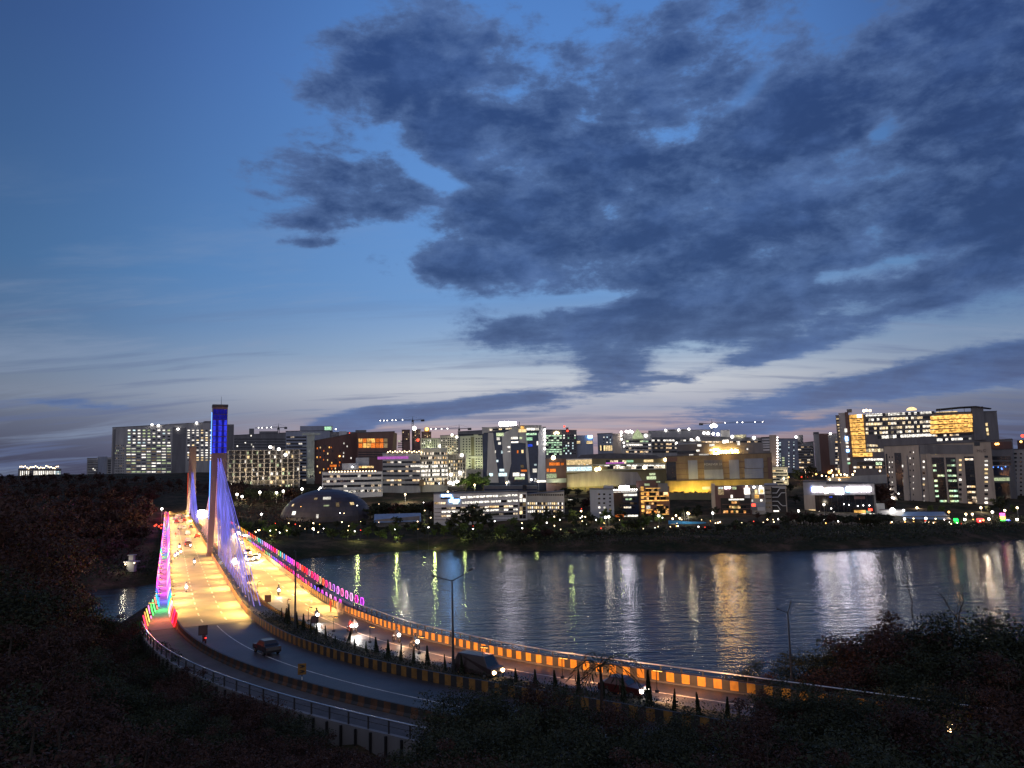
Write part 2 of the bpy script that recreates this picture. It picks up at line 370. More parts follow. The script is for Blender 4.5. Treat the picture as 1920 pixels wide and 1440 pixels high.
M['lit_dim'] = lit('lit_dim', (1.0, 0.72, 0.4), 0.41)
M['lit_blue'] = lit('lit_blue', (0.05, 0.12, 1.0), 1.08)
M['lamp_white'] = lit('lamp_white', (1.0, 0.93, 0.85), 16, lo=1, tex=0)
M['lamp_warm'] = lit('lamp_warm', (1.0, 0.72, 0.38), 10, lo=1, tex=0)
M['lamp_gold'] = lit('lamp_gold', (1.0, 0.5, 0.12), 6, lo=1, tex=0)
M['lamp_red'] = lit('lamp_red', (1.0, 0.06, 0.03), 4, lo=1, tex=0)
M['lamp_any'] = lit('lamp_any', (1, 1, 1), 7, lo=1, tex=0, objcol=True)
M['glow_any'] = lit('glow_any', (1, 1, 1), 2.2, lo=0.7, tex=0.35, objcol=True)
M['sign_white'] = lit('sign_white', (0.96, 0.88, 1.0), 26, sample=True, lo=1, tex=0)
M['sign_blue'] = lit('sign_blue', (0.06, 0.2, 1.0), 14, sample=True, lo=1, tex=0)
M['sign_cyan'] = lit('sign_cyan', (0.22, 0.5, 1.0), 13, sample=True, lo=1, tex=0)
M['shop_gold'] = lit('shop_gold', (1.0, 0.55, 0.10), 30, sample=True, lo=0.5, tex=0.5, tscale=0.4)
M['sign_pink'] = lit('sign_pink', (0.75, 0.2, 0.8), 0.9, lo=0.6, tex=0.3)
M['sign_gold'] = lit('sign_gold', (1.0, 0.56, 0.13), 60, sample=True, lo=1, tex=0)
M['shop_white'] = lit('shop_white', (1.0, 0.88, 0.78), 24, sample=True, lo=0.5, tex=0.5, tscale=0.4)
M['r_dark'] = ribbon('r_dark', WHITE, 1.56, 0.24, WARM)
M['r_mix'] = ribbon('r_mix', WHITE, 1.82, 0.58, WARM)
M['r_lit'] = ribbon('r_lit', WHITE, 2.21, 0.82)
M['r_warm'] = ribbon('r_warm', (1.0, 0.72, 0.36), 1.95, 0.72, WHITE)
M['r_lime'] = ribbon('r_lime', LIME, 1.56, 0.5, (0.6, 1.0, 0.7))
M['r_green'] = ribbon('r_green', (0.55, 1.0, 0.6), 1.43, 0.8, (0.8, 1.0, 0.7))
M['r_gold'] = ribbon('r_gold', (1.0, 0.5, 0.12), 1.95, 0.85, (1.0, 0.7, 0.3))
M['r_orange'] = ribbon('r_orange', (1.0, 0.34, 0.06), 1.69, 0.55, (1.0, 0.6, 0.25))

# ------------------------------------------------------------------ ground
LAKE = np.array([(-235, 245), (-172, 256), (-150, 251), (-128, 256), (-117, 276), (-108, 300), (-97, 332), (-86, 345), (-60, 360), (-42, 368), (0, 352), (50, 337), (104, 324), (165, 331), (223, 350),
    (300, 375), (420, 392), (900, 380), (900, 60), (170, 50), (85, 76), (58, 96), (38, 113), (20, 106), (5, 108), (-10, 118), (-22, 132), (-45, 158), (-62, 166), (-88, 182), (-122, 214), (-175, 226)], float)
def sdist(x, y):
    x = np.asarray(x, float); y = np.asarray(y, float); sh = x.shape; x = x.ravel(); y = y.ravel()
    d = np.full(x.shape, 1e9); ins = np.zeros(x.shape, bool); n = len(LAKE)
    for i in range(n):
        a = LAKE[i]; b = LAKE[(i+1) % n]; e = b-a; L = e@e
        t = np.clip(((x-a[0])*e[0]+(y-a[1])*e[1])/L, 0, 1)
        d = np.minimum(d, np.hypot(x-a[0]-t*e[0], y-a[1]-t*e[1]))
        c = ((a[1] > y) != (b[1] > y))
        with np.errstate(divide='ignore', invalid='ignore'):
            xi = (b[0]-a[0])*(y-a[1])/(b[1]-a[1]+1e-12)+a[0]
        ins ^= c & (x < xi)
    return np.where(ins, -d, d).reshape(sh)
def sst(a, b, v):
    t = np.clip((v-a)/(b-a), 0, 1); return t*t*(3-2*t)

# road reference line: the left barrier of the median, from the far bank to beyond the right edge
_ref = [(-340, 789), (-208, 492.5), (-196.8, 466.5), (-133.5, 325), (-83.5, 213), (-55.6, 150.4), (-44.8, 126.2), (-38.8, 113.2), (-35.2, 106.4), (-29.3, 96.6), (-24.0, 89.4), (-18.0, 82.8), (-12.0, 77.3), (-6.4, 72.9),
        (1.5, 67.4), (9.5, 62.0), (18, 56.0), (28, 49.0), (40, 40.5), (55, 30.0), (75, 17), (100, 3), (140, -18)]
def catmull(P, step=2.0):
    P = [np.array(p, float) for p in P]; out = []
    for i in range(len(P)-1):
        p0 = P[max(i-1, 0)]; p1 = P[i]; p2 = P[i+1]; p3 = P[min(i+2, len(P)-1)]
        L = np.linalg.norm(p2-p1); n = max(2, int(L/step))
        t0, t1, t2, t3 = 0, np.linalg.norm(p1-p0)**.5 or 1e-3, 0, 0
        t1 = max(t1, 1e-3); t2 = t1 + L**.5; t3 = t2 + max(np.linalg.norm(p3-p2)**.5, 1e-3)
        for k in range(n):
            t = t1 + (t2-t1)*k/n
            A1 = p1 if i == 0 else (t1-t)/(t1-t0)*p0+(t-t0)/(t1-t0)*p1
            A2 = (t2-t)/(t2-t1)*p1+(t-t1)/(t2-t1)*p2
            A3 = p2 if i == len(P)-2 else (t3-t)/(t3-t2)*p2+(t-t2)/(t3-t2)*p3
            B1 = (t2-t)/(t2-t0)*A1+(t-t0)/(t2-t0)*A2; B2 = (t3-t)/(t3-t1)*A2+(t-t1)/(t3-t1)*A3
            out.append((t2-t)/(t2-t1)*B1+(t-t1)/(t2-t1)*B2)
    out.append(P[-1]); return np.array(out)
_c = catmull(_ref, 1.0)
for _ in range(40):
    _c[1:-1] = 0.25*_c[:-2]+0.5*_c[1:-1]+0.25*_c[2:]
_d = np.concatenate([[0], np.cumsum(np.linalg.norm(np.diff(_c, axis=0), axis=1))])
# arc position s is measured from the near pylon, positive towards the camera side
_s0 = _d[np.argmin(np.hypot(_c[:, 0]+79.5, _c[:, 1]-204))]
S = np.arange(-330, 205, 1.0)
RX = np.interp(S, _d-_s0, _c[:, 0]); RY = np.interp(S, _d-_s0, _c[:, 1])
TX = np.gradient(RX); TY = np.gradient(RY); _l = np.hypot(TX, TY); TX /= _l; TY /= _l
# going towards the camera the right-hand side of travel is -x ... 'off' > 0 is the lake (picture right) side
def rp(s, off, z=15.0):
    x = np.interp(s, S, RX); y = np.interp(s, S, RY); tx = np.interp(s, S, TX); ty = np.interp(s, S, TY)
    l = math.hypot(tx, ty); return (x - off*ty/l, y + off*tx/l, z)
def rdir(s):
    tx = np.interp(s, S, TX); ty = np.interp(s, S, TY); l = math.hypot(tx, ty); return (tx/l, ty/l)
def o_lk(s): return float(np.interp(s, [0, 60, 110, 140, 200], [-9.5, -9.5, -9.2, -8.6, -8.6]))     # left kerb
def o_mr(s): return float(np.interp(s, [60, 90, 115, 150, 200], [2.9, 3.4, 4.7, 4.3, 4.3]))          # right side of the median
def o_rb(s): return float(np.interp(s, [0, 80, 115, 140, 155, 200], [11.6, 11.5, 12.4, 11.8, 10.4, 10.4]))
def roaddist(x, y):
    x = np.asarray(x); d = np.full(x.shape, 1e9)
    for i in range(0, len(S), 3):
        d = np.minimum(d, np.hypot(x-(RX[i]-TY[i]*1.2), y-(RY[i]+TX[i]*1.2)))
    return d
def _bump(x, y):
    return (np.sin(x*0.031+1.3)*np.cos(y*0.027)+0.6*np.sin(x*0.083+y*0.061)+0.35*np.sin(x*0.19-y*0.23+2))*0.9
def terr(x, y):
    x = np.asarray(x, float); y = np.asarray(y, float)
    s = sdist(x, y)
    far = np.interp(s, [0, 4, 14, 30, 70, 85, 150, 175, 300, 500, 900, 3000], [-0.6, 1.6, 4.2, 5.0, 8.0, 9, 14, 18, 25, 32, 35, 40])
    lft = sst(-120, -330, x)*sst(230, 420, y)
    far = far + lft*(np.interp(s, [0, 60, 200, 420, 800], [0, 3, 9, 12, 8]))
    r = np.hypot(x, y)
    near = np.interp(s, [0, 10, 28, 60], [-0.6, 2.5, 8.5, 13])
    near = np.maximum(near, np.interp(r, [0, 5, 15, 30, 45, 60, 90], [32, 30.5, 24, 17, 13.5, 12, -8]))
    near = near + 9*sst(-45, -110, x)*sst(20, 60, y)*sst(14, 60, s)
    w = sst(215, 275, y + 0.12*np.maximum(0, -x-150))
    z = near*(1-w)+far*w
    z = z + _bump(x, y)*np.clip(s/30, 0, 1)*0.8
    sr_ = np.hypot(0, 0)
    rd = roaddist(x, y)
    z = np.where((y < 135) & (s > 0), z + (14.2-z)*(1-sst(14.5, 18.5, rd)), z)
    z = np.where((y < 135) & (s > 0) & (rd < 13), np.minimum(z, 14.4), z)
    return np.where(s < 0, -0.6-np.minimum(3.0, -s*0.25), z)
def tz(x, y): return float(terr(np.array([x]), np.array([y]))[0])

gx = np.concatenate([np.arange(-3500, -700, 140), np.arange(-700, -260, 20), np.arange(-260, 260, 4.0), np.arange(260, 700, 20), np.arange(700, 3600, 140)])
gy = np.concatenate([np.arange(-300, -20, 20), np.arange(-20, 130, 3.0), np.arange(130, 460, 5.0), np.arange(460, 900, 16), np.arange(900, 6200, 250)])
GX, GY = np.meshgrid(gx, gy); GZ = terr(GX, GY)
me = bpy.data.meshes.new('ground'); nx, ny = len(gx), len(gy)
vs = np.stack([GX.ravel(), GY.ravel(), GZ.ravel()], 1)
idx = np.arange(nx*ny).reshape(ny, nx)
fs = np.stack([idx[:-1, :-1].ravel(), idx[:-1, 1:].ravel(), idx[1:, 1:].ravel(), idx[1:, :-1].ravel()], 1)
me.from_pydata(vs.tolist(), [], fs.tolist()); me.polygons.foreach_set('use_smooth', [True]*len(fs))
m, t, o = newmat('earth_and_scrub')
p = node(t, 'ShaderNodeBsdfPrincipled'); t.links.new(p.outputs[0], o.inputs[0]); p.inputs['Roughness'].default_value = 0.95; p.inputs['Specular IOR Level'].default_value = 0.1
g = node(t, 'ShaderNodeNewGeometry')
n1 = node(t, 'ShaderNodeTexNoise'); n1.inputs['Scale'].default_value = 0.09; n1.inputs['Detail'].default_value = 8; n1.inputs['Roughness'].default_value = 0.7; t.links.new(g.outputs['Position'], n1.inputs[0])
rp_ = node(t, 'ShaderNodeValToRGB'); t.links.new(n1.outputs[0], rp_.inputs[0]); e = rp_.color_ramp.elements
e[0].position = 0.36; e[0].color = (0.014, 0.02, 0.010, 1); e[1].position = 0.66; e[1].color = (0.085, 0.058, 0.042, 1)
x = e.new(0.5); x.color = (0.034, 0.030, 0.018, 1)
t.links.new(rp_.outputs[0], p.inputs['Base Color'])
n2 = node(t, 'ShaderNodeTexNoise'); n2.inputs['Scale'].default_value = 0.8; n2.inputs['Detail'].default_value = 8; t.links.new(g.outputs['Position'], n2.inputs[0])
b = node(t, 'ShaderNodeBump'); b.inputs['Strength'].default_value = 0.8; b.inputs['Distance'].default_value = 0.6; t.links.new(n2.outputs[0], b.inputs['Height']); t.links.new(b.outputs[0], p.inputs['Normal'])
me.materials.append(m); tag(link('ground', me), 'dark earth and scrub of the lake banks and wooded slopes', kind='structure')

# ------------------------------------------------------------------ lake
m, t, o = newmat('lake_water')
p = node(t, 'ShaderNodeBsdfPrincipled'); t.links.new(p.outputs[0], o.inputs[0])
p.inputs['Base Color'].default_value = (0.014, 0.017, 0.024, 1); p.inputs['Roughness'].default_value = 0.145; p.inputs['IOR'].default_value = 1.40
g = node(t, 'ShaderNodeNewGeometry')
hs = None
for sc_, (sx, sy), wgt_, rz in ((1.0, (0.10, 0.34), 1.0, 6), (1.0, (0.36, 0.95), 0.42, -9), (1.0, (1.1, 2.2), 0.14, 14)):
    mp = node(t, 'ShaderNodeMapping'); mp.inputs['Scale'].default_value = (sx, sy, 1); mp.inputs['Rotation'].default_value = (0, 0, R(rz)); t.links.new(g.outputs['Position'], mp.inputs[0])
    nz = node(t, 'ShaderNodeTexNoise'); nz.inputs['Scale'].default_value = 1.0; nz.inputs['Detail'].default_value = 3; nz.inputs['Distortion'].default_value = 0.5; t.links.new(mp.outputs[0], nz.inputs[0])
    mu = node(t, 'ShaderNodeMath', operation='MULTIPLY'); mu.inputs[1].default_value = wgt_; t.links.new(nz.outputs[0], mu.inputs[0])
    if hs is None: hs = mu.outputs[0]
    else:
        ad = node(t, 'ShaderNodeMath', operation='ADD'); t.links.new(hs, ad.inputs[0]); t.links.new(mu.outputs[0], ad.inputs[1]); hs = ad.outputs[0]
# calm and rippled patches
nz = node(t, 'ShaderNodeTexNoise'); nz.inputs['Scale'].default_value = 0.014; nz.inputs['Detail'].default_value = 3; t.links.new(g.outputs['Position'], nz.inputs[0])
mr = node(t, 'ShaderNodeMapRange'); t.links.new(nz.outputs[0], mr.inputs[0]); mr.inputs[1].default_value = 0.35; mr.inputs[2].default_value = 0.65; mr.inputs[3].default_value = 0.45; mr.inputs[4].default_value = 1.0
mu = node(t, 'ShaderNodeMath', operation='MULTIPLY'); t.links.new(hs, mu.inputs[0]); t.links.new(mr.outputs[0], mu.inputs[1])
b = node(t, 'ShaderNodeBump'); b.inputs['Strength'].default_value = 1.0; b.inputs['Distance'].default_value = 0.32; t.links.new(mu.outputs[0], b.inputs['Height']); t.links.new(b.outputs[0], p.inputs['Normal'])
M['water'] = m
mb = MB(); mb.quad((-260, 30, 0), (920, 30, 0), (920, 420, 0), (-260, 420, 0))
tag(mb.build('lake', m), 'rippled lake water reflecting the city lights', kind='structure')

# ------------------------------------------------------------------ roads, bridge
def strip(mb, fa, fb, s0, s1, z, step=2.0, m=0, skirt=None):
    fa_ = fa if callable(fa) else (lambda s: fa); fb_ = fb if callable(fb) else (lambda s: fb)
    n = max(1, int(round((s1-s0)/step))); ss = [s0+(s1-s0)*i/n for i in range(n+1)]
    vs = []
    for s in ss: vs += [rp(s, fa_(s), z), rp(s, fb_(s), z)]
    mb.add(vs, [(2*i, 2*i+1, 2*i+3, 2*i+2) for i in range(n)], m)
    if skirt is not None:
        vs = []
        for s in ss: vs += [rp(s, fa_(s), z), rp(s, fb_(s), z), rp(s, fa_(s), skirt), rp(s, fb_(s), skirt)]
        mb.add(vs, [(4*i, 4*i+4, 4*i+6, 4*i+2) for i in range(n)] + [(4*i+1, 4*i+3, 4*i+7, 4*i+5) for i in range(n)] + [(4*i+2, 4*i+6, 4*i+7, 4*i+3) for i in range(n)], m)
JOINT = 105.0; S_FAR = -326.0
WALK = lambda s: float(np.interp(s, [86, 108], [2.1, 4.45]))
M['deck'] = surf('deck', (0.23, 0.21, 0.18), 0.72, var=0.34, scale=0.13, bump=0.1)
M['asphalt'] = surf('asphalt', (0.046, 0.045, 0.050), 0.5, var=0.55, scale=0.14, bump=0.25, bscale=5)
M['paving'] = surf('paving', (0.20, 0.19, 0.18), 0.85, var=0.25, scale=0.6)
M['paint'] = surf('paint', (0.60, 0.58, 0.54), 0.6, var=0.6, scale=0.8)
M['yellow'] = surf('yellow', (0.46, 0.22, 0.02), 0.6, var=0.35, scale=1.2)
M['yellow_darker'] = surf('yellow_darker', (0.10, 0.045, 0.02), 0.7, var=0.5, scale=1.2)  # darker yellow for the left outer barrier
M['yellow_dimmed'] = surf('yellow_dimmed', (0.24, 0.12, 0.025), 0.65, var=0.45, scale=1.2)  # dim light on the left median barrier put into its yellow
M['footway'] = surf('footway', (0.075, 0.072, 0.075), 0.85, var=0.3, scale=0.6)
M['blackpaint'] = surf('blackpaint', (0.025, 0.023, 0.022), 0.6, var=0.3, scale=1.2)
M['soil'] = surf('soil', (0.03, 0.028, 0.018), 0.95, var=0.4, scale=1.5, bump=0.6, bscale=4)
M['pylon_paint'] = surf('pylon_paint', (0.20, 0.135, 0.10), 0.7, var=0.2, scale=0.3, streak=True)
M['cable'] = surf('cable', (0.26, 0.26, 0.30), 0.45, var=0.05)
def glowcable(name, col, st):  # floodlight on the stays put into the cable colour as a glow
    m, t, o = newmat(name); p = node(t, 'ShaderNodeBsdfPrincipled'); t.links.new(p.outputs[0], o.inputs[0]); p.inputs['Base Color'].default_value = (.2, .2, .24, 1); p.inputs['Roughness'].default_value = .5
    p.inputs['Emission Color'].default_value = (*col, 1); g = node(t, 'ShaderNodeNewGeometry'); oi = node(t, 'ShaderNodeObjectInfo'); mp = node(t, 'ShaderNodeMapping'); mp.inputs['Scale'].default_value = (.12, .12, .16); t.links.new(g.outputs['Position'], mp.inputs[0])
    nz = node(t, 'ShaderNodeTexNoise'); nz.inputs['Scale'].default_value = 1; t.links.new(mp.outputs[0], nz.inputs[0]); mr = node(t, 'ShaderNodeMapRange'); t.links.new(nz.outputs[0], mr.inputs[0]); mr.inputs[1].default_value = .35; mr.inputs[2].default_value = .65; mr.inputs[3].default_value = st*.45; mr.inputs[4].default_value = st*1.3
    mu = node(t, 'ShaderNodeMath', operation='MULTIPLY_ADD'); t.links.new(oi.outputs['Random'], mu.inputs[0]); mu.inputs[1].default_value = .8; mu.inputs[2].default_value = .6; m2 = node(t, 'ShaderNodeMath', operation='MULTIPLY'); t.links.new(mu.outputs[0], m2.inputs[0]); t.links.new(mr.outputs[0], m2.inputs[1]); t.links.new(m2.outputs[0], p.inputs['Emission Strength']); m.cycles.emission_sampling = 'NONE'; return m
M['cable_glow_blue'] = glowcable('cable_glow_blue', (.20, .18, 1.0), .62); M['cable_glow_rose'] = glowcable('cable_glow_rose', (1.0, .34, .42), .55)
M['led_face'] = lit('led_face', (0.045, 0.06, 1.0), 0.95, lo=0.8, tex=0.45, tscale=0.9)
M['led_dim'] = lit('led_dim', (0.03, 0.03, 0.62), 0.42, lo=0.7, tex=0.35, tscale=0.9)
M['led_line'] = lit('led_line', (0.10, 0.28, 1.0), 3.2, lo=1, tex=0)
M['led_red'] = lit('led_red', (1.0, 0.10, 0.03), 1.4, lo=1, tex=0)

bridge = empty('cable_stayed_bridge', (-79.5, 204, 15))
tag(bridge, 'cable stayed bridge with a golden lit deck and a blue topped pylon over the lake', 'bridge')
BO = Vector((-79.5, 204, 15))
def bpart(mb, name, mats, parent=bridge, smooth=False):
    o = mb.build(name, mats, parent, smooth=smooth); o.location = -BO if parent is bridge else (0, 0, 0); return o
mb = MB(); strip(mb, lambda s: o_lk(s), lambda s: 0.0, S_FAR, JOINT, 15.0, 3, skirt=14.6); bpart(mb, 'carriageway', M['deck'])
mb = MB(); strip(mb, lambda s: o_mr(s), lambda s: o_rb(s), S_FAR, JOINT, 15.0, 3, skirt=14.6); bpart(mb, 'carriageway', M['deck'])
mb = MB(); strip(mb, lambda s: 0.0, lambda s: o_mr(s), S_FAR, JOINT, 15.16, 3, skirt=14.6); bpart(mb, 'median_slab', M['paving'])
mb = MB(); strip(mb, lambda s: o_lk(s)-WALK(s)-.15, lambda s: o_lk(s), S_FAR, JOINT, 15.15, 3, skirt=14.6); bpart(mb, 'walkway', M['paving'])
mb = MB(); strip(mb, lambda s: o_rb(s), lambda s: o_rb(s)+4.0, S_FAR, JOINT-30, 15.15, 3, skirt=14.6); bpart(mb, 'walkway', M['paving'])
mb = MB()
n = 90; vs = []
for i in range(n+1):
    s = S_FAR+(JOINT-S_FAR)*i/n
    for off, z in ((o_lk(s)-WALK(s)-.15, 14.58), (o_lk(s)-1.0, 13.4), (-3.0, 12.0), (6.0, 12.0), (o_rb(s)+0.5, 13.4), (o_rb(s)+4.0, 14.58)): vs.append(rp(s, off, z))
mb.add(vs, [(6*i+k, 6*i+k+1, 6*i+7+k, 6*i+6+k) for i in range(n) for k in range(5)]); bpart(mb, 'box_girder', M['concrete'])
for s in (0, -244, 96):
    mb = MB(); c = rp(s, 1.5); u = rdir(s)
    mb.obox(c, u, 5.0, 9.0, -4, 12.2); mb.obox(c, u, 7.0, 14, -4, 1.2); bpart(mb, 'pier', M['concrete'])

def pylon(s, top, lit_head):
    """head on two legs that straddle the cable plane; local frame: x across the bridge, y along it away from the camera"""
    c = rp(s, 1.45); d = rdir(s); rz = math.atan2(-d[1], -d[0]) - math.pi/2
    H = top-15.0; hz = H*0.66
    pr = MB()
    W = 1.85
    # legs: battered slightly outwards, wider in the direction of the road
    for sx, xb, xt in ((-1, -1.75, -1.05), (1, 1.75, 1.05)):
        w = 0.62
        for (z0, z1, x0, x1, w0, w1) in ((0.0, hz, xb, xt, 0.66, 0.74),):
            vs = [(x0-w0, -1.7, z0), (x0+w0, -1.7, z0), (x0+w0, 1.7, z0), (x0-w0, 1.7, z0), (x1-w1, -1.5, z1), (x1+w1, -1.5, z1), (x1+w1, 1.5, z1), (x1-w1, 1.5, z1)]
            pr.add(vs, [(0, 3, 2, 1), (4, 5, 6, 7), (0, 1, 5, 4), (1, 2, 6, 5), (2, 3, 7, 6), (3, 0, 4, 7)])
    pr.box(-W, W, -1.62, 1.62, hz-1.5, H)                       # head
    pr.slab([(-W+0.1, hz-1.5), (-0.5, hz-1.5), (0, hz-5.0), (-1.0, hz-7.0), (-1.7, hz-6)], -1.49, 1.49)
    pr.box(-2.6, 2.6, -2.4, 2.4, 0.0, 0.5)
    p = pr.build('pylon', M['pylon_paint'], bridge); p.location = Vector((c[0], c[1], 15.0)) - BO; p.rotation_euler = (0, 0, rz)
    if lit_head:
        rows = 8; z0 = hz+0.6; dz = (H-0.9-z0)/rows
        for r in range(rows):
            for k, (xa, xb, mt) in enumerate(((-1.72, -1.05, 'led_face'), (-0.98, -0.42, 'led_dim'), (-0.35, 0.42, 'led_face'), (0.49, 1.0, 'led_dim'), (1.07, 1.72, 'led_face'))):
                mt_ = 'led_dim' if r >= rows-2 else mt
                q = MB(); q.box(xa, xb, -1.74, -1.64, z0+r*dz+0.12, z0+(r+1)*dz-0.05); q.build('led_panel', M[mt_], p)
        q = MB(); q.box(-W-0.1, W+0.1, -1.75, 1.75, H-0.35, H+0.3); q.build('cap', M['dark_steel'], p)
        for zz0, zz1, x0 in ((hz+0.5, H*0.955, -1.98), (hz*0.36, hz-1.2, -2.08)):
            q = MB(); q.box(x0-0.14, x0, -1.0, -0.5, zz0, zz1); q.build('led_strip', M['led_line'], p)
        q = MB(); q.tube([(0.3, 0, H+0.2), (0.3, 0, H+2.6)], [0.07, 0.03]); q.build('antenna', M['dark_steel'], p)
    else:
        q = MB(); q.box(-2.2, -2.05, -1.0, -0.4, hz*0.15, hz*0.95); q.build('led_strip', M['led_red'], p)
    # stays: fans towards and away from the camera, two planes
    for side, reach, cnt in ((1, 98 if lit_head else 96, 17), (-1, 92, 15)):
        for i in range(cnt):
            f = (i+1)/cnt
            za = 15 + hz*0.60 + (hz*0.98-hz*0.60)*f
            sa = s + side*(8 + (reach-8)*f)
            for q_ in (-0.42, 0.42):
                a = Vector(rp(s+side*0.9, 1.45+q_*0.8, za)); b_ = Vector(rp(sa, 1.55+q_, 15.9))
                cb = MB(); cb.tube([a-BO, b_-BO], 0.072, n=5); cb.build('stay_cable', M['cable_glow_blue' if side > 0 or not lit_head else 'cable_glow_rose'], bridge)
    return p
p_near = aty(415, 762, 205); p_far = aty(363, 838, 428)
pylon(0, p_near[2], True)
pylon(-244, p_far[2], False)

# approach roads and the ground they stand on
mb = MB(); strip(mb, lambda s: o_lk(s), lambda s: 0.0, JOINT+0.25, 204, 15.0, 1.5, skirt=13.6)
strip(mb, lambda s: o_mr(s), lambda s: o_rb(s), JOINT+0.25, 204, 15.0, 1.5, skirt=13.6)
tag(mb.build('road', M['asphalt']), 'dark asphalt approach road curving right from the bridge', kind='structure')
mb = MB(); strip(mb, lambda s: 0.05, lambda s: o_mr(s)-0.05, JOINT+0.25, 204, 15.22, 1.5, skirt=13.6)
tag(mb.build('median_soil', M['soil']), 'planted soil strip between the two approach roads', kind='structure')
mb = MB(); strip(mb, lambda s: o_lk(s)-4.4, lambda s: o_lk(s)-0.02, JOINT+0.25, 204, 15.15, 1.5, skirt=13.0)
strip(mb, lambda s: o_rb(s)+0.02, lambda s: o_rb(s)+2.4, JOINT-30, 204, 15.15, 1.5, skirt=12.5)
tag(mb.build('footpath', M['footway']), 'paved footpath outside the approach barriers', kind='structure')
# retaining wall below the left footpath
mb = MB(); strip(mb, lambda s: o_lk(s)-4.75, lambda s: o_lk(s)-4.42, JOINT+0.25, 204, 15.3, 1.5, skirt=11.0)
tag((lambda: [mb.obox(rp(s_, o_lk(s_)-4.86), rdir(s_), .14, .16, 11.0, 15.2, 1) for s_ in np.arange(107, 203, 1.5)])() and mb.build('retaining_wall', [M['dark_wall'], M['black']]), 'grey panelled retaining wall under the left footpath railing', 'wall')

# painted lines
mb = MB()
def dashes(off, s0, s1, ln, gap, w=0.14, z=15.005):
    s = s0
    while s < s1:
        strip(mb, (lambda q: (off(q) if callable(off) else off)-w/2), (lambda q: (off(q) if callable(off) else off)+w/2), s, min(s+ln, s1), z, 1.5); s += ln+gap
for k in (1/3, 2/3):
    dashes(lambda s, k=k: o_lk(s)*k, S_FAR, JOINT-1, 2.4, 3.2, 0.2)
    dashes(lambda s, k=k: o_mr(s)+(o_rb(s)-o_mr(s))*k, S_FAR, JOINT-6, 2.4, 3.2, 0.2)
dashes(lambda s: o_lk(s)*0.52, JOINT+0.6, 203, 90, 0, 0.13)
dashes(lambda s: o_lk(s)+0.35, JOINT+0.6, 203, 90, 0, 0.13)
dashes(lambda s: o_mr(s)+0.45, JOINT+0.6, 203, 90, 0, 0.13)
dashes(lambda s: o_mr(s)+(o_rb(s)-o_mr(s))*0.52, JOINT-5, 203, 90, 0, 0.13)
strip(mb, lambda s: o_lk(s)+0.1, lambda s: -0.3, JOINT-0.55, JOINT-0.25, 15.005, 0.3, m=1)
tag(mb.build('road_markings', [M['paint'], M['blackpaint']]), 'white lane lines on both carriageways', kind='structure')

# crash barriers (new-jersey section), painted in stripes where the photograph shows them
def barrier(offf, face, s0, s1, stripe_from, label, h=0.95, plain='yellow', paint='yellow'):
    mb = MB(); step = 0.72; n = int((s1-s0)/step); pr = ((-0.30, 0.0), (-0.26, 0.22), (-0.13, 0.42), (-0.10, h), (0.10, h), (0.10, 0.0))
    prev = None
    for i in range(n+1):
        s = s0+(s1-s0)*i/n
        cur = [rp(s, offf(s)+(-face*a), 15.0+z) for a, z in pr]
        if prev:
            mt = 0 if s < stripe_from else (1 if i % 2 else 2)
            b0 = len(mb.v); mb.v += prev+cur; k6 = len(pr)
            for k in range(k6-1):
                f = (b0+k, b0+k+1, b0+k6+k+1, b0+k6+k)
                mb.f.append(f if face > 0 else f[::-1]); mb.m.append(mt if k != 3 else 2 if mt else 2)
        prev = cur
    return tag(mb.build('crash_barrier', [M[plain], M[paint], M['blackpaint']]), label, 'barrier')
barrier(lambda s: o_lk(s)-0.35, -1, S_FAR, 204, JOINT+2, 'long crash barrier between the left carriageway and the footpath', paint='yellow_darker')
barrier(lambda s: 0.12, 1, S_FAR, 204, 100, 'black and yellow barrier along the left side of the planted median', paint='yellow_dimmed')
barrier(lambda s: o_mr(s)-0.12, -1, S_FAR, 118, 400, 'plain low barrier along the right side of the bridge median', h=0.6)
barrier(lambda s: o_rb(s)+0.3, 1, S_FAR, 204, 46, 'black and yellow barrier along the lake side of the road')

def railing(offf, s0, s1, zt, label, gap=2.0):
    r = empty('railing', rp((s0+s1)/2, offf((s0+s1)/2))); tag(r, label, 'railing'); ro = Vector(r.location)
    pts = [Vector(rp(s0+(s1-s0)*i/80, offf(s0+(s1-s0)*i/80), zt))-ro for i in range(81)]
    q = MB(); q.tube(pts, 0.065, 6); q.build('top_rail', M['rail_metal'], r, smooth=True)
    q = MB(); q.tube([p_-Vector((0, 0, 0.42)) for p_ in pts], 0.03, 5); q.build('lower_rail', M['dark_steel'], r)
    n = int((s1-s0)/gap)
    for i in range(n+1):
        s = s0+(s1-s0)*i/n; p_ = Vector(rp(s, offf(s), 15.15))-ro
        q = MB(); q.box(p_.x-0.06, p_.x+0.06, p_.y-0.06, p_.y+0.06, p_.z, p_.z+zt-15.15-0.02); q.build('post', M['dark_steel'], r)
railing(lambda s: o_rb(s)+2.1, 104, 203, 16.0, 'grey pipe railing between the approach road and the lake')
railing(lambda s: o_lk(s)-4.55, 104, 203, 16.25, 'pale pipe railing along the outer edge of the left footpath')

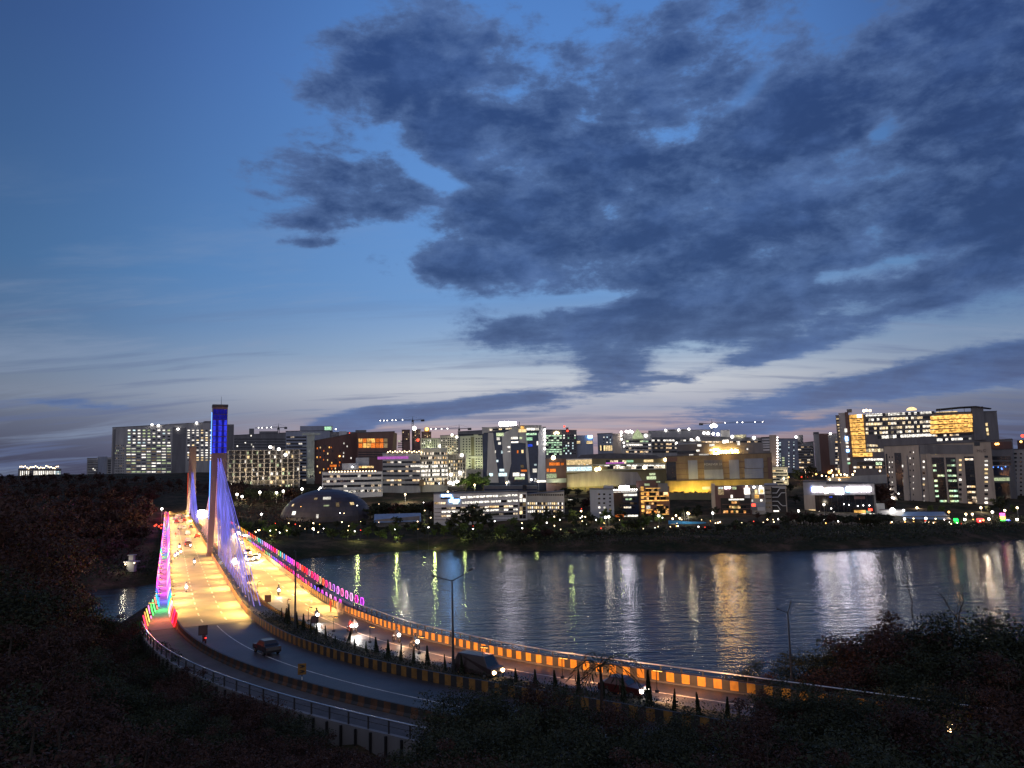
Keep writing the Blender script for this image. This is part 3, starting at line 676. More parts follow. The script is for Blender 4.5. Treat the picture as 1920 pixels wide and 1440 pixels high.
# parapet lamps wash the deck in sodium yellow; stalks added for an even spread
lamp_mb = MB(); lamp_mb.box(-0.12, 0.12, -0.12, 0.12, 0.9, 1.1, 0); lamp_mb.tube([(0, 0, 1.0), (0, 0, 2.5), (0, .25, 2.62)], .035, 6, 0); lamp_mb.box(-.45, .45, .2, .38, 2.56, 2.66, 0); lamp_mb.box(-.4, .4, .22, .36, 2.53, 2.558, 1)
lamp_me = lamp_mb.mesh('added_stalk_lamp', [M['dark_steel'], M['lamp_gold']])
DECKC = (1.0, 0.575, 0.14)
ld_cache = {}
def spot(parent, loc, aim, power, color, angle=150, blend=0.6, radius=0.25, name='lamp_light', key=None):
    k = (power, color, angle, blend, radius)
    ld = ld_cache.get(k)
    if ld is None:
        ld = bpy.data.lights.new(name, 'SPOT'); ld.energy = power; ld.color = color; ld.spot_size = R(angle); ld.spot_blend = blend; ld.shadow_soft_size = radius; ld_cache[k] = ld
    o = bpy.data.objects.new(name, ld); COL.objects.link(o); o.parent = parent; o.location = loc
    o.rotation_euler = Vector(aim).to_track_quat('-Z', 'Y').to_euler(); return o
def area(parent, loc, aim, power, color, sx, sy, name='lamp_light'):
    k = ('a', power, color, sx, sy); ld = ld_cache.get(k)
    if ld is None:
        ld = bpy.data.lights.new(name, 'AREA'); ld.energy = power; ld.color = color; ld.shape = 'RECTANGLE'; ld.size = sx; ld.size_y = sy; ld.spread = R(150); ld_cache[k] = ld
    o = bpy.data.objects.new(name, ld); COL.objects.link(o); o.parent = parent; o.location = loc
    o.rotation_euler = Vector(aim).to_track_quat('-Z', 'Y').to_euler(); return o
def point(parent, loc, power, color, radius=0.3, name='lamp_light'):
    k = ('p', power, color, radius); ld = ld_cache.get(k)
    if ld is None:
        ld = bpy.data.lights.new(name, 'POINT'); ld.energy = power; ld.color = color; ld.shadow_soft_size = radius; ld_cache[k] = ld
    o = bpy.data.objects.new(name, ld); COL.objects.link(o); o.location = loc
    if parent is not None: o.parent = parent
    return o
DECKP = 1180.0
k = 0
for s in np.arange(-318, 102, 10.0):
    for off, side, dd, lab in ((o_lk(s)-0.35, 1, 0.0, 'left outer barrier'), (0.12, -1, 6.5, 'left side of the median barrier'), (o_mr(s+4)-0.12, 1, 2.0, 'right side of the median'), (o_rb(s)+0.3, -1, 8.5, 'lake side barrier')):
        ss_ = s+dd
        if off > 0.2 and off < 8 and ss_ > 90: continue
        if ss_ > 101: continue
        d = rdir(ss_); nrm = Vector((-d[1], d[0], 0))*side
        o = link('added_stalk_lamp', lamp_me); o.location = rp(ss_, off); o.rotation_euler = (0, 0, math.atan2(nrm.y, nrm.x)-math.pi/2)
        tag(o, 'golden lamp on an added short stalk on the %s' % lab, 'lamp', 'golden parapet lamps on the ' + lab)
        pw = DECKP*(0.45+1.1*rng.random())*(1.25 if side == -1 and off > 5 else 1.0)
        pw = round(pw/60)*60.0
        area(o, (0, .3, 2.5), (0, 1, -1.0), pw, DECKC, 6.0, .15)

# coloured light arches over the two walkways
M['led_any'] = lit('led_any', (1, 1, 1), 3.0, lo=1, tex=0, objcol=True)
M['film_any'] = lit('film_any', (1, 1, 1), 1.15, lo=0.35, tex=0.7, objcol=True)
M['led_any'].cycles.emission_sampling = 'NONE'
hexp = [(-1.25, 0.95), (-0.7, 0.15), (0.7, 0.15), (1.25, 0.95), (0.7, 1.75), (-0.7, 1.75)]
hx = MB(); hx.tube([(a, 0, z) for a, z in hexp+hexp[:2]], 0.075, 5, cap=False); arch_frame = hx.mesh('light_frame', M['led_any'])
hx = MB(); hx.slab([(a*0.93, 0.15+(z-0.15)*0.93+0.05) for a, z in hexp], -0.03, 0.03); arch_film = hx.mesh('light_panel', M['film_any'])
hx = MB(); hx.tube([(0, 0, 0), (0, 0, 0.3)], 0.06, 5); arch_foot = hx.mesh('foot', M['dark_steel'])
HUES = [(1, .02, .03), (1, .25, .03), (1, .75, .06), (.05, .9, .15), (.03, .55, .75), (.06, .12, 1), (.6, .08, 1), (1, .06, .7), (1, .30, .85), (1, .04, .25)]
LSEQ = [(105, 0), (100, 0), (96, 1), (93, 3), (89, 3), (86, 4), (82, 5), (78, 5), (74, 6), (68, 7), (55, 8), (40, 9), (25, 8), (8, 7), (-2, 3), (-12, 5), (-25, 8), (-45, 7), (-60, 9), (-85, 5), (-110, 7), (-140, 4), (-170, 0), (-200, 5), (-225, 0), (-250, 0), (-275, 7), (-300, 3), (-326, 4)]
RSEQ = [(104, 6), (100, 7), (96, 8), (90, 7), (84, 5), (78, 0), (70, 9), (60, 0), (48, 0), (40, 7), (34, 6), (26, 5), (20, 4), (14, 3), (6, 0), (-4, 7), (-14, 8), (-22, 6), (-30, 4), (-36, 3), (-46, 0), (-80, 1), (-110, 2), (-130, 0), (-326, 0)]
def hue(seq, s):
    ks = [q[0] for q in seq][::-1]; hs = [HUES[q[1]] for q in seq][::-1]
    return tuple(float(np.interp(s, ks, [h[c] for h in hs])) for c in range(3))
first = {}
def light_panel_row(seq, offf, s0, s1, gap, lab, grp, film_scale, tilt):
    s = s0
    while s > s1:
        c = hue(seq, s); h2 = rng.choice(HUES); w2 = rng.random()**2*.75; c = tuple(a_*(1-w2)+b_*w2 for a_, b_ in zip(c, h2)); d = rdir(s)
        o = empty('light_panel_frame', rp(s, offf(s), 15.15), math.atan2(d[1], d[0]))
        tag(o, lab, 'light panel', grp)
        for nm, mesh in (('outline', arch_frame), ('film', arch_film)):
            q = link(nm, mesh, o); q.color = (*c, 1); q.rotation_euler = (tilt, 0, 0); q.scale = (film_scale,)*3
        s -= gap*(1 + max(0, (40-s))/110)
light_panel_row(LSEQ, lambda s: o_lk(s)-WALK(s)+.1, 104, -318, 2.7, 'hexagon light panel on the outer rail of the left walkway', 'light panels on the left outer rail', 1, 0.25)
light_panel_row(LSEQ, lambda s: o_lk(s)-0.75, 104, -318, 2.7, 'hexagon light panel on the kerb side of the left walkway', 'light panels on the left kerb side', 1, -0.2)
light_panel_row(RSEQ, lambda s: o_rb(s)+3.7, 103, -190, 3.0, 'hexagon light panel on the lake side rail of the right walkway', 'light panels on the lake side rail', .68, 0.0)
light_panel_row(RSEQ, lambda s: o_rb(s)+0.95, 101, -190, 3.0, 'hexagon light panel between the right carriageway and its walkway', 'light panels beside the right carriageway', .55, 0.0)
# walkway wash from the panels
for s in np.arange(98, -300, -9.0):
    c = hue(LSEQ, s)
    o = link('walkway_lamp', lamp_me); o.location = rp(s, o_lk(s)-WALK(s)+.1, 15.0); tag(o, 'small lamp tinting the left walkway floor beneath the light panels', 'lamp', 'coloured lamps on the left walkway')
    ld = bpy.data.lights.new('walkway_light', 'POINT'); ld.energy = 1100; ld.color = tuple(min(1, v+0.02) for v in c); ld.shadow_soft_size = 0.4
    q = bpy.data.objects.new('walkway_light', ld); COL.objects.link(q); q.parent = o
    q.location = (0, 0, 2.0); o.rotation_euler = (0, 0, 0)
    dd = rp(s, o_lk(s)-WALK(s)*.55, 17.2); q.location = (dd[0]-o.location[0], dd[1]-o.location[1], 2.2)

# small projectors kept for gardens
proj_mb = MB(); proj_mb.box(-0.35, 0.35, -0.25, 0.25, 0, 0.5, 0); proj_mb.box(-0.3, 0.3, -0.2, 0.2, 0.5, 0.54, 1)
proj_me = proj_mb.mesh('projector', [M['dark_steel'], M['lit_lime']])
# the same lamps, fewer, added along the planted median to light the striped lake barrier
for s in np.arange(107, 172, 9.0):
    d = rdir(s); nrm = Vector((-d[1], d[0], 0)); o = link('added_stalk_lamp', lamp_me); o.location = rp(s, o_mr(s)-.25, 15.1); o.rotation_euler = (0, 0, math.atan2(nrm.y, nrm.x)-math.pi/2)
    tag(o, 'small golden lamp added at the edge of the planted median by the dark approach', 'lamp', 'golden lamps added along the planted median'); spot(o, (0, .3, 2.5), (0, 1, -.30), 12000.0 if s < 125 else 9000.0, (1, .44, .18), 100, 1.0, .2)

# ------------------------------------------------------------------ buildings
WCACHE = {}
def font_mesh(txt, size, depth, mat, name='lettering'):
    cu = bpy.data.curves.new(name, 'FONT'); cu.body = txt; cu.size = size; cu.extrude = depth; cu.align_x = 'CENTER'; cu.align_y = 'CENTER'
    o = bpy.data.objects.new(name, cu); COL.objects.link(o); dg = bpy.context.evaluated_depsgraph_get()
    me = bpy.data.meshes.new_from_object(o.evaluated_get(dg)); me.name = name; bpy.data.objects.remove(o); me.materials.clear(); me.materials.append(mat); return me
class Bld:
    def __init__(s, name, label, x0, x1, yt, Y, depth=25, wall='grey_wall', org=(0, 0, 1.0), Y1=None, yt1=None, base=None, zb=None, cat='building', roof=True, body=True, name_wall='wall', group=None, turn=0.9):
        s.org = org; s.n = 0
        X = lambda v: org[0]+v*org[2]; Yp = lambda v: org[1]+v*org[2]
        yt1 = yt if yt1 is None else yt1
        if Y1 is None:   # turn the front towards the lake end where the photograph was taken
            c_ = aty((X(x0)+X(x1))/2, Yp(yt), Y); dY = 0.5*abs(X(x1)-X(x0))*Y/F*math.sin(math.atan2(c_[0], c_[1]))*turn
            Y, Y1 = Y+dY, Y-dY
        P0 = aty(X(x0), Yp(yt), Y); P1 = aty(X(x1), Yp(yt1), Y1)
        s.P0 = P0; d = P1-P0; s.W = math.hypot(d[0], d[1]); s.u = np.array([d[0], d[1], 0])/s.W; s.nrm = np.array([s.u[1], -s.u[0], 0])
        if base is not None: zb = min(aty(X((x0+x1)/2), Yp(base), (Y+Y1)/2)[2], 60)
        if zb is None:
            zb = min(tz(P0[0], P0[1]), tz(P1[0], P1[1]), tz(P0[0]-s.nrm[0]*depth, P0[1]-s.nrm[1]*depth))-0.5
        else:
            zb = min(zb, min(tz(P0[0], P0[1]), tz(P1[0], P1[1])))-0.5
        s.zb = zb; s.H = (P0[2]+P1[2])/2-zb; s.depth = depth
        s.root = empty(name, (P0[0], P0[1], zb), math.atan2(s.u[1], s.u[0])); tag(s.root, label, cat, group)
        s.wall = wall
        if body:
            mb = MB(); h0 = P0[2]-zb; h1 = P1[2]-zb
            mb.add([(0, 0, 0), (s.W, 0, 0), (s.W, depth, 0), (0, depth, 0), (0, 0, h0), (s.W, 0, h1), (s.W, depth, h1), (0, depth, h0)],
                   [(0, 3, 2, 1), (4, 5, 6, 7), (0, 1, 5, 4), (1, 2, 6, 5), (2, 3, 7, 6), (3, 0, 4, 7)])
            mb.build(name_wall, M[wall], s.root)
            if roof:
                mb = MB(); mb.add([(-.25, -.25, h0+.003), (s.W+.25, -.25, h1+.003), (s.W+.25, depth+.25, h1+.003), (-.25, depth+.25, h0+.003), (-.25, -.25, h0+.5), (s.W+.25, -.25, h1+.5), (s.W+.25, depth+.25, h1+.5), (-.25, depth+.25, h0+.5)],
                   [(0, 3, 2, 1), (4, 5, 6, 7), (0, 1, 5, 4), (1, 2, 6, 5), (2, 3, 7, 6), (3, 0, 4, 7)]); mb.build('roof', M['roofing'], s.root)
    def uv(s, x, y, off=0.0):
        d = ray(s.org[0]+x*s.org[2], s.org[1]+y*s.org[2]); C = np.array([0, 0, HC])
        P = s.P0 + s.nrm*off
        t = ((P-C)@s.nrm)/(d@s.nrm); q = C+t*d
        return float((q-s.P0)@s.u), float(q[2]-s.zb)
    def part(s, mb, name, mats, label=None, kind=None):
        o = mb.build(name, M[mats] if isinstance(mats, str) else [M[k] for k in mats], s.root)
        if label: o['label'] = label
        if kind: o['kind'] = kind
        return o
    def rect(s, x0, y0, x1, y1, mat, name='panel', out=0.12, thick=0.5, label=None):
        a = s.uv((x0), (y0+y1)/2)[0]; b = s.uv(x1, (y0+y1)/2)[0]; t = s.uv((x0+x1)/2, y0)[1]; m_ = s.uv((x0+x1)/2, y1)[1]
        mb = MB(); mb.box(a, b, -out, -out+thick, m_, t); return s.part(mb, name, mat, label)
    def block(s, x0, y0, x1, y1, mat, name='roof_block', back=4.0, dep=8.0):
        """a volume standing on the roof or behind the facade"""
        a, t = s.uv(x0, y0); b, m_ = s.uv(x1, y1); mb = MB(); mb.box(a, b, back, back+dep, m_, t); return s.part(mb, name, mat)
    def wing(s, x0, x1, yt, mat, dy=0.0, dep=18.0, name='wing', y1t=None):
        """another volume of the same building, its face dy in front of (negative) or behind the first"""
        a, t = s.uv(x0, yt); b, t1 = s.uv(x1, yt if y1t is None else y1t); mb = MB()
        mb.add([(a, dy, 0), (b, dy, 0), (b, dy+dep, 0), (a, dy+dep, 0), (a, dy, t), (b, dy, t1), (b, dy+dep, t1), (a, dy+dep, t)],
                   [(0, 3, 2, 1), (4, 5, 6, 7), (0, 1, 5, 4), (1, 2, 6, 5), (2, 3, 7, 6), (3, 0, 4, 7)]); return s.part(mb, name, mat)
    def poly(s, pts, mat, name='panel', out=0.4, thick=0.8):
        q = [s.uv(*p) for p in pts]
        A = sum(q[i][0]*q[(i+1) % len(q)][1]-q[(i+1) % len(q)][0]*q[i][1] for i in range(len(q)))
        if A < 0: q = q[::-1]
        mb = MB(); mb.slab(q, -out, -out+thick); return s.part(mb, name, mat)
    def ribbon(s, x0, y0, x1, y1, mat, bay=3.0, name='window_band', out=0.10, frame=True, y0r=None, y1r=None):
        """one storey of glazing: separate panes in a dark frame"""
        a, t = s.uv(x0, y0); b, _t = s.uv(x1, y0 if y0r is None else y0r); m_ = s.uv(x0, y1)[1]; _m = s.uv(x1, y1 if y1r is None else y1r)[1]
        if b < a: a, b = b, a
        n = max(1, int(round((b-a)/bay))); mb = MB()
        L = lambda x, v0, v1: v0+(v1-v0)*(x-a)/(b-a)
        mb.add([(a, -out, m_), (b, -out, _m), (b, -out, _t), (a, -out, t), (a, 0.2, m_), (b, 0.2, _m), (b, 0.2, _t), (a, 0.2, t)], [(0, 1, 2, 3), (4, 7, 6, 5), (0, 3, 7, 4), (1, 5, 6, 2), (3, 2, 6, 7), (0, 4, 5, 1)], 1)
        for i in range(n):
            p, q = a+(b-a)*(i+0.05)/n, a+(b-a)*(i+0.95)/n
            mb.quad((p, -out-0.03, L(p, m_, _m)+.08), (q, -out-0.03, L(q, m_, _m)+.08), (q, -out-0.03, L(q, t, _t)-.08), (p, -out-0.03, L(p, t, _t)-.08), 0)
        return s.part(mb, name, (mat, 'black'))
    def bands(s, x0, y0, x1, y1, n, frac, mats, spandrel=None, bay=3.0, skew=0.0, ledge=0.5):
        """n storeys; glazing takes 'frac' of each; mats cycles (bottom rows last)"""
        dy = (y1-y0)/n
        for i in range(n):
            mt = mats[i % len(mats)] if isinstance(mats, (list, tuple)) else mats
            ya = y0+dy*i+dy*(1-frac); yb = y0+dy*(i+1)
            s.ribbon(x0, ya, x1, yb, mt, bay, y0r=ya+skew*(1-i/n), y1r=yb+skew*(1-(i+1)/n))
            if spandrel:
                a, t = s.uv(x0, y0+dy*i); b, t_ = s.uv(x1, y0+dy*i+skew*(1-i/n)); m_ = s.uv(x0, ya)[1]; mm = s.uv(x1, ya+skew*(1-i/n))[1]
                mb = MB(); mb.add([(a, -ledge, m_), (b, -ledge, mm), (b, -ledge, t_), (a, -ledge, t), (a, 0.1, m_), (b, 0.1, mm), (b, 0.1, t_), (a, 0.1, t)], [(0, 1, 2, 3), (4, 7, 6, 5), (0, 3, 7, 4), (1, 5, 6, 2), (3, 2, 6, 7), (0, 4, 5, 1)]); s.part(mb, 'spandrel', spandrel)
    def win(s, u, z, w, h, mat):
        key = (round(w, 1), round(h, 1), mat); me = WCACHE.get(key)
        w, h = max(0.4, key[0]), max(0.4, key[1])
        if me is None:
            mb = MB(); mb.box(-w/2-.1, w/2+.1, -0.08, 0.1, -h/2-.1, h/2+.1, 1); mb.quad((-w/2, -.1, -h/2), (w/2, -.1, -h/2), (w/2, -.1, h/2), (-w/2, -.1, h/2), 0)
            me = WCACHE[key] = mb.mesh('window', [M[mat], M['black']])
        o = link('window', me, s.root); o.location = (u, 0, z); s.n += 1; return o
    def wins(s, pts, w, h, mat):
        """single windows at picture points; w, h in the same units"""
        for p in pts:
            x, y = p[0], p[1]; ww = p[2] if len(p) > 2 else w; hh = p[3] if len(p) > 3 else h; mt = p[4] if len(p) > 4 else mat
            u, z = s.uv(x, y); w_ = s.uv(x+ww, y)[0]-u; h_ = z-s.uv(x, y+hh)[1]; s.win(u, z, w_, h_, mt)
    def grid(s, x0, y0, x1, y1, cols, rows, fw, fh, p, mats, dark='dark_glass', budget=100):
        """punched windows; p = share that is lit (number or function of column and row, both 0..1)"""
        dx = (x1-x0)/cols; dy = (y1-y0)/rows; cells = []
        for r in range(rows):
            for c in range(cols):
                pl = p(c/max(1, cols-1), r/max(1, rows-1)) if callable(p) else p
                L_ = rng.random() < pl
                cells.append((not L_, rng.random(), x0+dx*(c+.5), y0+dy*(r+.5), rng.choice(mats) if L_ else dark))
        cells.sort()
        rest = MB(); rm = []
        for (d_, _r, x, y, mt) in cells:
            u, z = s.uv(x, y); w = abs(s.uv(x+dx*fw, y)[0]-u); h = abs(z-s.uv(x, y+dy*fh)[1])
            if s.n < budget: s.win(u, z, w, h, mt)
            else:
                if mt not in rm: rm.append(mt)
                rest.quad((u-w/2, -.06, z-h/2), (u+w/2, -.06, z-h/2), (u+w/2, -.06, z+h/2), (u-w/2, -.06, z+h/2), rm.index(mt))
        if rm: s.part(rest, 'small_windows', tuple(rm), kind='stuff')
    def lamps(s, pts, r=0.5, mat='lamp_white', name='roof_lamp', off=0.6):
        for (x, y) in pts:
            u, z = s.uv(x, y, off); mb = MB(); mb.ball((u, -off, z), r*.72, 0, 10); mb.tube([(u, -off, z-r), (u, -off+0.3, z-r-0.8)], 0.06, 4, 1); s.part(mb, name, (mat, 'dark_steel'))
    def text(s, txt, x, y, hpx, mat, name='sign_lettering', out=0.5, wpx=None, rot=False):
        u, z = s.uv(x, y); h = abs(z-s.uv(x, y+hpx)[1]); me = font_mesh(txt, h*1.35, 0.08, M[mat], name)
        o = link(name, me, s.root); o.location = (u, -out, z); o.rotation_euler = (R(90), 0, 0)
        if wpx:
            w = abs(s.uv(x+wpx, y)[0]-u); cur = max(v.co.x for v in me.vertices)-min(v.co.x for v in me.vertices); o.scale = (w/max(cur, .01), 1, 1)
        return o
    def flood(s, x, y, aim, power, color, angle=100, off=3.0, r=0.5):
        """a visible floodlight head in front of the wall that lights it"""
        u, z = s.uv(x, y, off); mb = MB(); mb.box(u-.4, u+.4, -off-.2, -off+.2, z-.3, z+.3, 0); mb.tube([(u, -off, z-.3), (u, -off, z-2)], .07, 5, 0); mb.box(u-.33, u+.33, -off+.21, -off+.24, z-.22, z+.22, 1)
        s.part(mb, 'floodlight', ('dark_steel', 'lamp_warm'))
        return spot(s.root, (u, -off, z), aim, power, color, angle, 0.9, r, name='flood_light')

Z1 = (0, 740, .25); Z2 = (400, 740, .1875); Z3 = (700, 740, .1875); Z4 = (1000, 740, .1875); Z5 = (1300, 740, .1875); Z6 = (1560, 740, .1875)
ZM = (1240, 770, .125); ZD = (1100, 890, .125); ZE = (1320, 880, .125); ZF = (1500, 870, 200/1920.); ZV = (860, 770, 180/1920.); ZW = (580, 790, 180/1920.); ZT = (1500, 750, 200/1920.); ZU = (1700, 750, 220/1920.); ZC = (700, 880, .125)

# --- far left: low block with a string of warm roof lights
b = Bld('low_office_block', 'small distant block with glowing finned front and warm roof lights above the woods', 140, 460, 558, 880, 22, 'dark_wall', Z1)
for x in list(range(150, 212, 15))+list(range(252, 412, 14)): b.rect(x, 572, x+7, 632, 'lit_white', 'lit_fin', .3)
b.grid(414, 572, 456, 632, 3, 4, .6, .7, .9, ['lit_white', 'lit_cool'])
b.lamps([(150+i*13, 540-6*math.sin(i*.9)+(i % 3)*4) for i in range(23)], .75, 'lamp_warm')
# --- grey ribbed flats
b = Bld('apartment_block', 'grey ribbed apartment block between the small lit block and the big slab', 655, 735, 478, 1000, 20, 'grey_wall', Z1)
b.wing(735, 806, 464, 'blue_grey', 1.5); b.wing(806, 846, 470, 'grey_wall', 0.5)
b.bands(657, 488, 733, 625, 11, .45, 'dark_glass'); b.bands(808, 480, 844, 625, 11, .45, 'dark_glass')
b.wins([(700, 558, 10, 12), (712, 566, 8, 10), (697, 612, 14, 10), (710, 612, 14, 10)], 8, 10, 'lit_white'); b.lamps([(625, 642), (725, 630)], 1.2, 'lamp_white')
# --- big slab of flats behind the pylon
b = Bld('apartment_slab', 'wide pale apartment slab with columns of lit windows behind the pylon', 843, 1605, 248, 860, 26, 'grey_wall', Z1, yt1=206, base=690)
b.rect(843, 260, 862, 660, 'dark_wall', 'recess'); b.rect(1290, 246, 1392, 640, 'dark_wall', 'recess', .15)
b.wing(1605, 1756, 222, 'dark_wall', 2, 18)
b.grid(950, 256, 1285, 372, 9, 5, .52, .42, .8, ['lit_white', 'lit_white', 'lit_cool', 'lit_lime'], budget=46)
b.grid(945, 372, 1285, 590, 9, 10, .78, .36, .72, ['lit_lime', 'lit_white', 'lit_lime', 'lit_dim'], budget=60)
b.grid(1398, 258, 1600, 500, 6, 13, .5, .42, .8, ['lit_white', 'lit_white', 'lit_warm'], budget=96)
b.grid(858, 372, 930, 640, 6, 14, .4, .5, lambda c, r: .4 if r < .35 else .12, ['lit_lime', 'lit_dim'], budget=100)
b.grid(958, 592, 1280, 655, 9, 3, .6, .5, .35, ['lit_lime', 'lit_dim', 'lit_white'], budget=100)
b.lamps([(1140, 224), (1188, 232), (1475, 212), (1335, 258)], 1.5, 'lamp_white'); b.block(1400, 210, 1470, 240, 'dark_wall'); b.block(1530, 196, 1600, 216, 'dark_wall')
# --- unfinished grey towers behind
b = Bld('unfinished_tower', 'dark unfinished tower block with knobbed roof behind the floodlit frame', 205, 730, 408, 820, 26, 'dark_wall', Z2, yt1=382)
b.block(358, 338, 405, 402, 'dark_wall', back=1, dep=8); b.block(460, 366, 645, 400, 'dark_wall', back=.5, dep=14)
b.bands(210, 420, 725, 620, 7, .3, 'dark_glass', bay=4); b.wins([(320, 478), (378, 410), (382, 500), (400, 520), (240, 515)], 12, 14, 'lit_white')
# --- floodlit concrete frame
b = Bld('concrete_frame', 'floodlit concrete building frame of slabs and columns right of the pylon', 150, 862, 556, 640, 22, 'concrete', Z2, base=900, body=False, cat='building site')
zt = b.uv(400, 556)[1]; nfl = 9
mb = MB(); mb.box(0, b.W, 9, 22, 0, zt-.4); b.part(mb, 'back_wall', 'concrete')
for i in range(nfl):
    z = zt*(i+1)/nfl; mb = MB(); mb.box(-.3, b.W+.3, -.6, 9.2, z-.35, z); b.part(mb, 'floor_slab', 'concrete')
for i in range(13):
    u = b.W*i/12; mb = MB(); mb.box(u-.45, u+.45, -.3, .6, 0, zt-.38); b.part(mb, 'column', 'concrete')
for i in range(nfl):
    for c in range(12):
        if rng.random() < .34:
            u = b.W*(c+rng.choice((.18, .8)))/12; z = zt*(i+.45)/nfl; mb = MB(); mb.box(u-.5, u+.45+rng.random(), 8.7, 8.95, z-1.0, z+1.1); b.part(mb, 'lit_opening', rng.choice(('lit_white', 'lit_warm', 'lit_lime')))
b.lamps([(570, 525), (722, 600), (190, 900), (655, 545)], 1.6, 'lamp_white')
for fx in (230, 420, 600, 780): b.flood(fx, 905, (0, 9, 11), 42000, (1, .80, .52), 120, 14)
mb = MB(); u, z = b.uv(400, 540); mb.box(u-1, u+1, 3, 4, zt, zt+2.2); u, z = b.uv(600, 540); mb.box(u-1, u+1, 3, 4, zt, zt+3.5); b.part(mb, 'parapet_post', 'concrete')
# --- dark blue glass block with pale fin tower
b = Bld('glass_office', 'dark blue office block with a roof pavilion behind the pale fin tower', 725, 1165, 368, 740, 30, 'blue_grey', Z2, yt1=360)
b.wing(1160, 1442, 372, 'dark_wall', .5, 24); b.block(866, 312, 1196, 362, 'blue_grey', 'roof_pavilion', back=3, dep=16); b.block(1258, 366, 1334, 430, 'white_wall', 'lift_housing', back=-.6, dep=6)
b.rect(1112, 318, 1180, 352, 'lit_green', 'pavilion_window', -2.9, .3); b.block(1425, 352, 1532, 376, 'dark_wall', back=3, dep=8)
b.bands(730, 400, 930, 860, 14, .5, 'r_dark', bay=4); b.lamps([(1225, 345)], .7, 'lamp_white'); b.lamps([(1362, 384)], .6, 'lamp_red')
b = Bld('fin_tower', 'narrow pale concrete fin tower with side ledges beside the maroon block', 938, 1012, 380, 690, 7, 'pale_panel', Z2, base=885, roof=False)
b.poly([(944, 880), (1016, 862), (986, 470), (1014, 446), (1014, 382), (936, 382)], 'pale_panel', 'front_slab', 1.0, 1.2); b.rect(888, 384, 1070, 404, 'pale_panel', 'top_ledge', 1.6, 3)
for y in (517, 629, 743): b.rect(892, y-5, 990, y+4, 'pale_panel', 'side_ledge', 1.5, 2.5)
b.rect(965, 805, 1004, 830, 'dark_glass', 'opening', 1.05, .3); b.flood(975, 890, (0, 5, 11), 9000, (1, .95, .7), 80, 9)
# --- maroon block with scattered orange windows
b = Bld('maroon_block', 'dark maroon block leaning at its left edge with scattered orange windows', 986, 1452, 468, 700, 26, 'maroon', Z2, yt1=376, base=870)
b.org = ZW
pts = [(160, 540), (220, 525), (400, 520), (440, 520), (290, 592), (368, 645), (155, 718), (218, 718), (290, 772), (366, 775), (448, 830), (608, 822), (600, 882), (160, 900), (288, 958), (376, 950), (448, 946), (520, 942), (214, 1024), (835, 735), (680, 700), (692, 440), (757, 500), (686, 630)]
for i, p in enumerate(pts): b.wins([p], 20, 34, ('lit_orange', 'lit_warm', 'lit_gold', 'lit_orange')[i % 4] if p[0] < 640 else 'lit_white')
b.wins([(455, 890, 90, 44), (520, 890, 50, 44)], 20, 30, 'lit_orange'); b.lamps([(605, 697)], .9, 'lamp_gold', off=.8)
for x in range(140, 680, 78):
    for y in range(500, 1000, 92):
        if rng.random() < .5: b.wins([(x+20*rng.random(), y)], 18, 34, 'dark_glass')
# --- brown block with the big glowing opening
b = Bld('brown_block', 'brown block with a large two storey orange glowing opening near its top', 1442, 1812, 382, 680, 26, 'brown', Z2, yt1=370, base=720)
b.org = ZW
for i in range(7):
    for j in range(2):
        x0 = 985+i*84; b.rect(x0, 345+j*92, x0+74, 425+j*104, ('lit_gold' if (i in (0, 2, 3) and j == 0) or (j == 1 and i in (1, 2)) else 'lit_orange') if i < 6 else 'lit_dim', 'glowing_bay', -.2 if False else .15, .3)
b.rect(978, 425, 1560, 437, 'brown', 'floor_edge', .5, .6); b.poly([(1690, 225), (1755, 240), (1745, 580), (1660, 580)], 'tan', 'end_wall', .5, .8)
b.bands(980, 580, 1680, 720, 3, .4, 'dark_glass', bay=3)
# --- white banded office
b = Bld('banded_office', 'low white office with dark ribbon windows and a row of roof edge lights', 1088, 1692, 775, 560, 24, 'white_wall', Z2, base=968, yt1=768)
b.org = ZW
for i in range(4):
    y = 1080+i*100; b.ribbon(270, y, 1440, y+52, 'r_dark', 2.5, y0r=y-22, y1r=y+28)
    b.poly([(262, y-50), (1455, y-76), (1455, y-22), (262, y)], 'white_wall', 'spandrel', .7, .8)
b.ribbon(600, 1385, 1440, 1432, 'r_lit', 2.0, y0r=1352, y1r=1398)
b.block(652, 842, 985, 962, 'blue_grey', 'roof_house', 2, 9); b.block(928, 725, 1195, 900, 'blue_grey', 'stair_house', 4, 8)
b.lamps([(405+i*61, 1008-i*.9) for i in range(16)], .55, 'lamp_warm', off=.4); b.lamps([(220, 1330), (190, 1370), (860, 912)], .8, 'lamp_white')
b.ribbon(985, 890, 1290, 935, 'r_gold', 2.2)
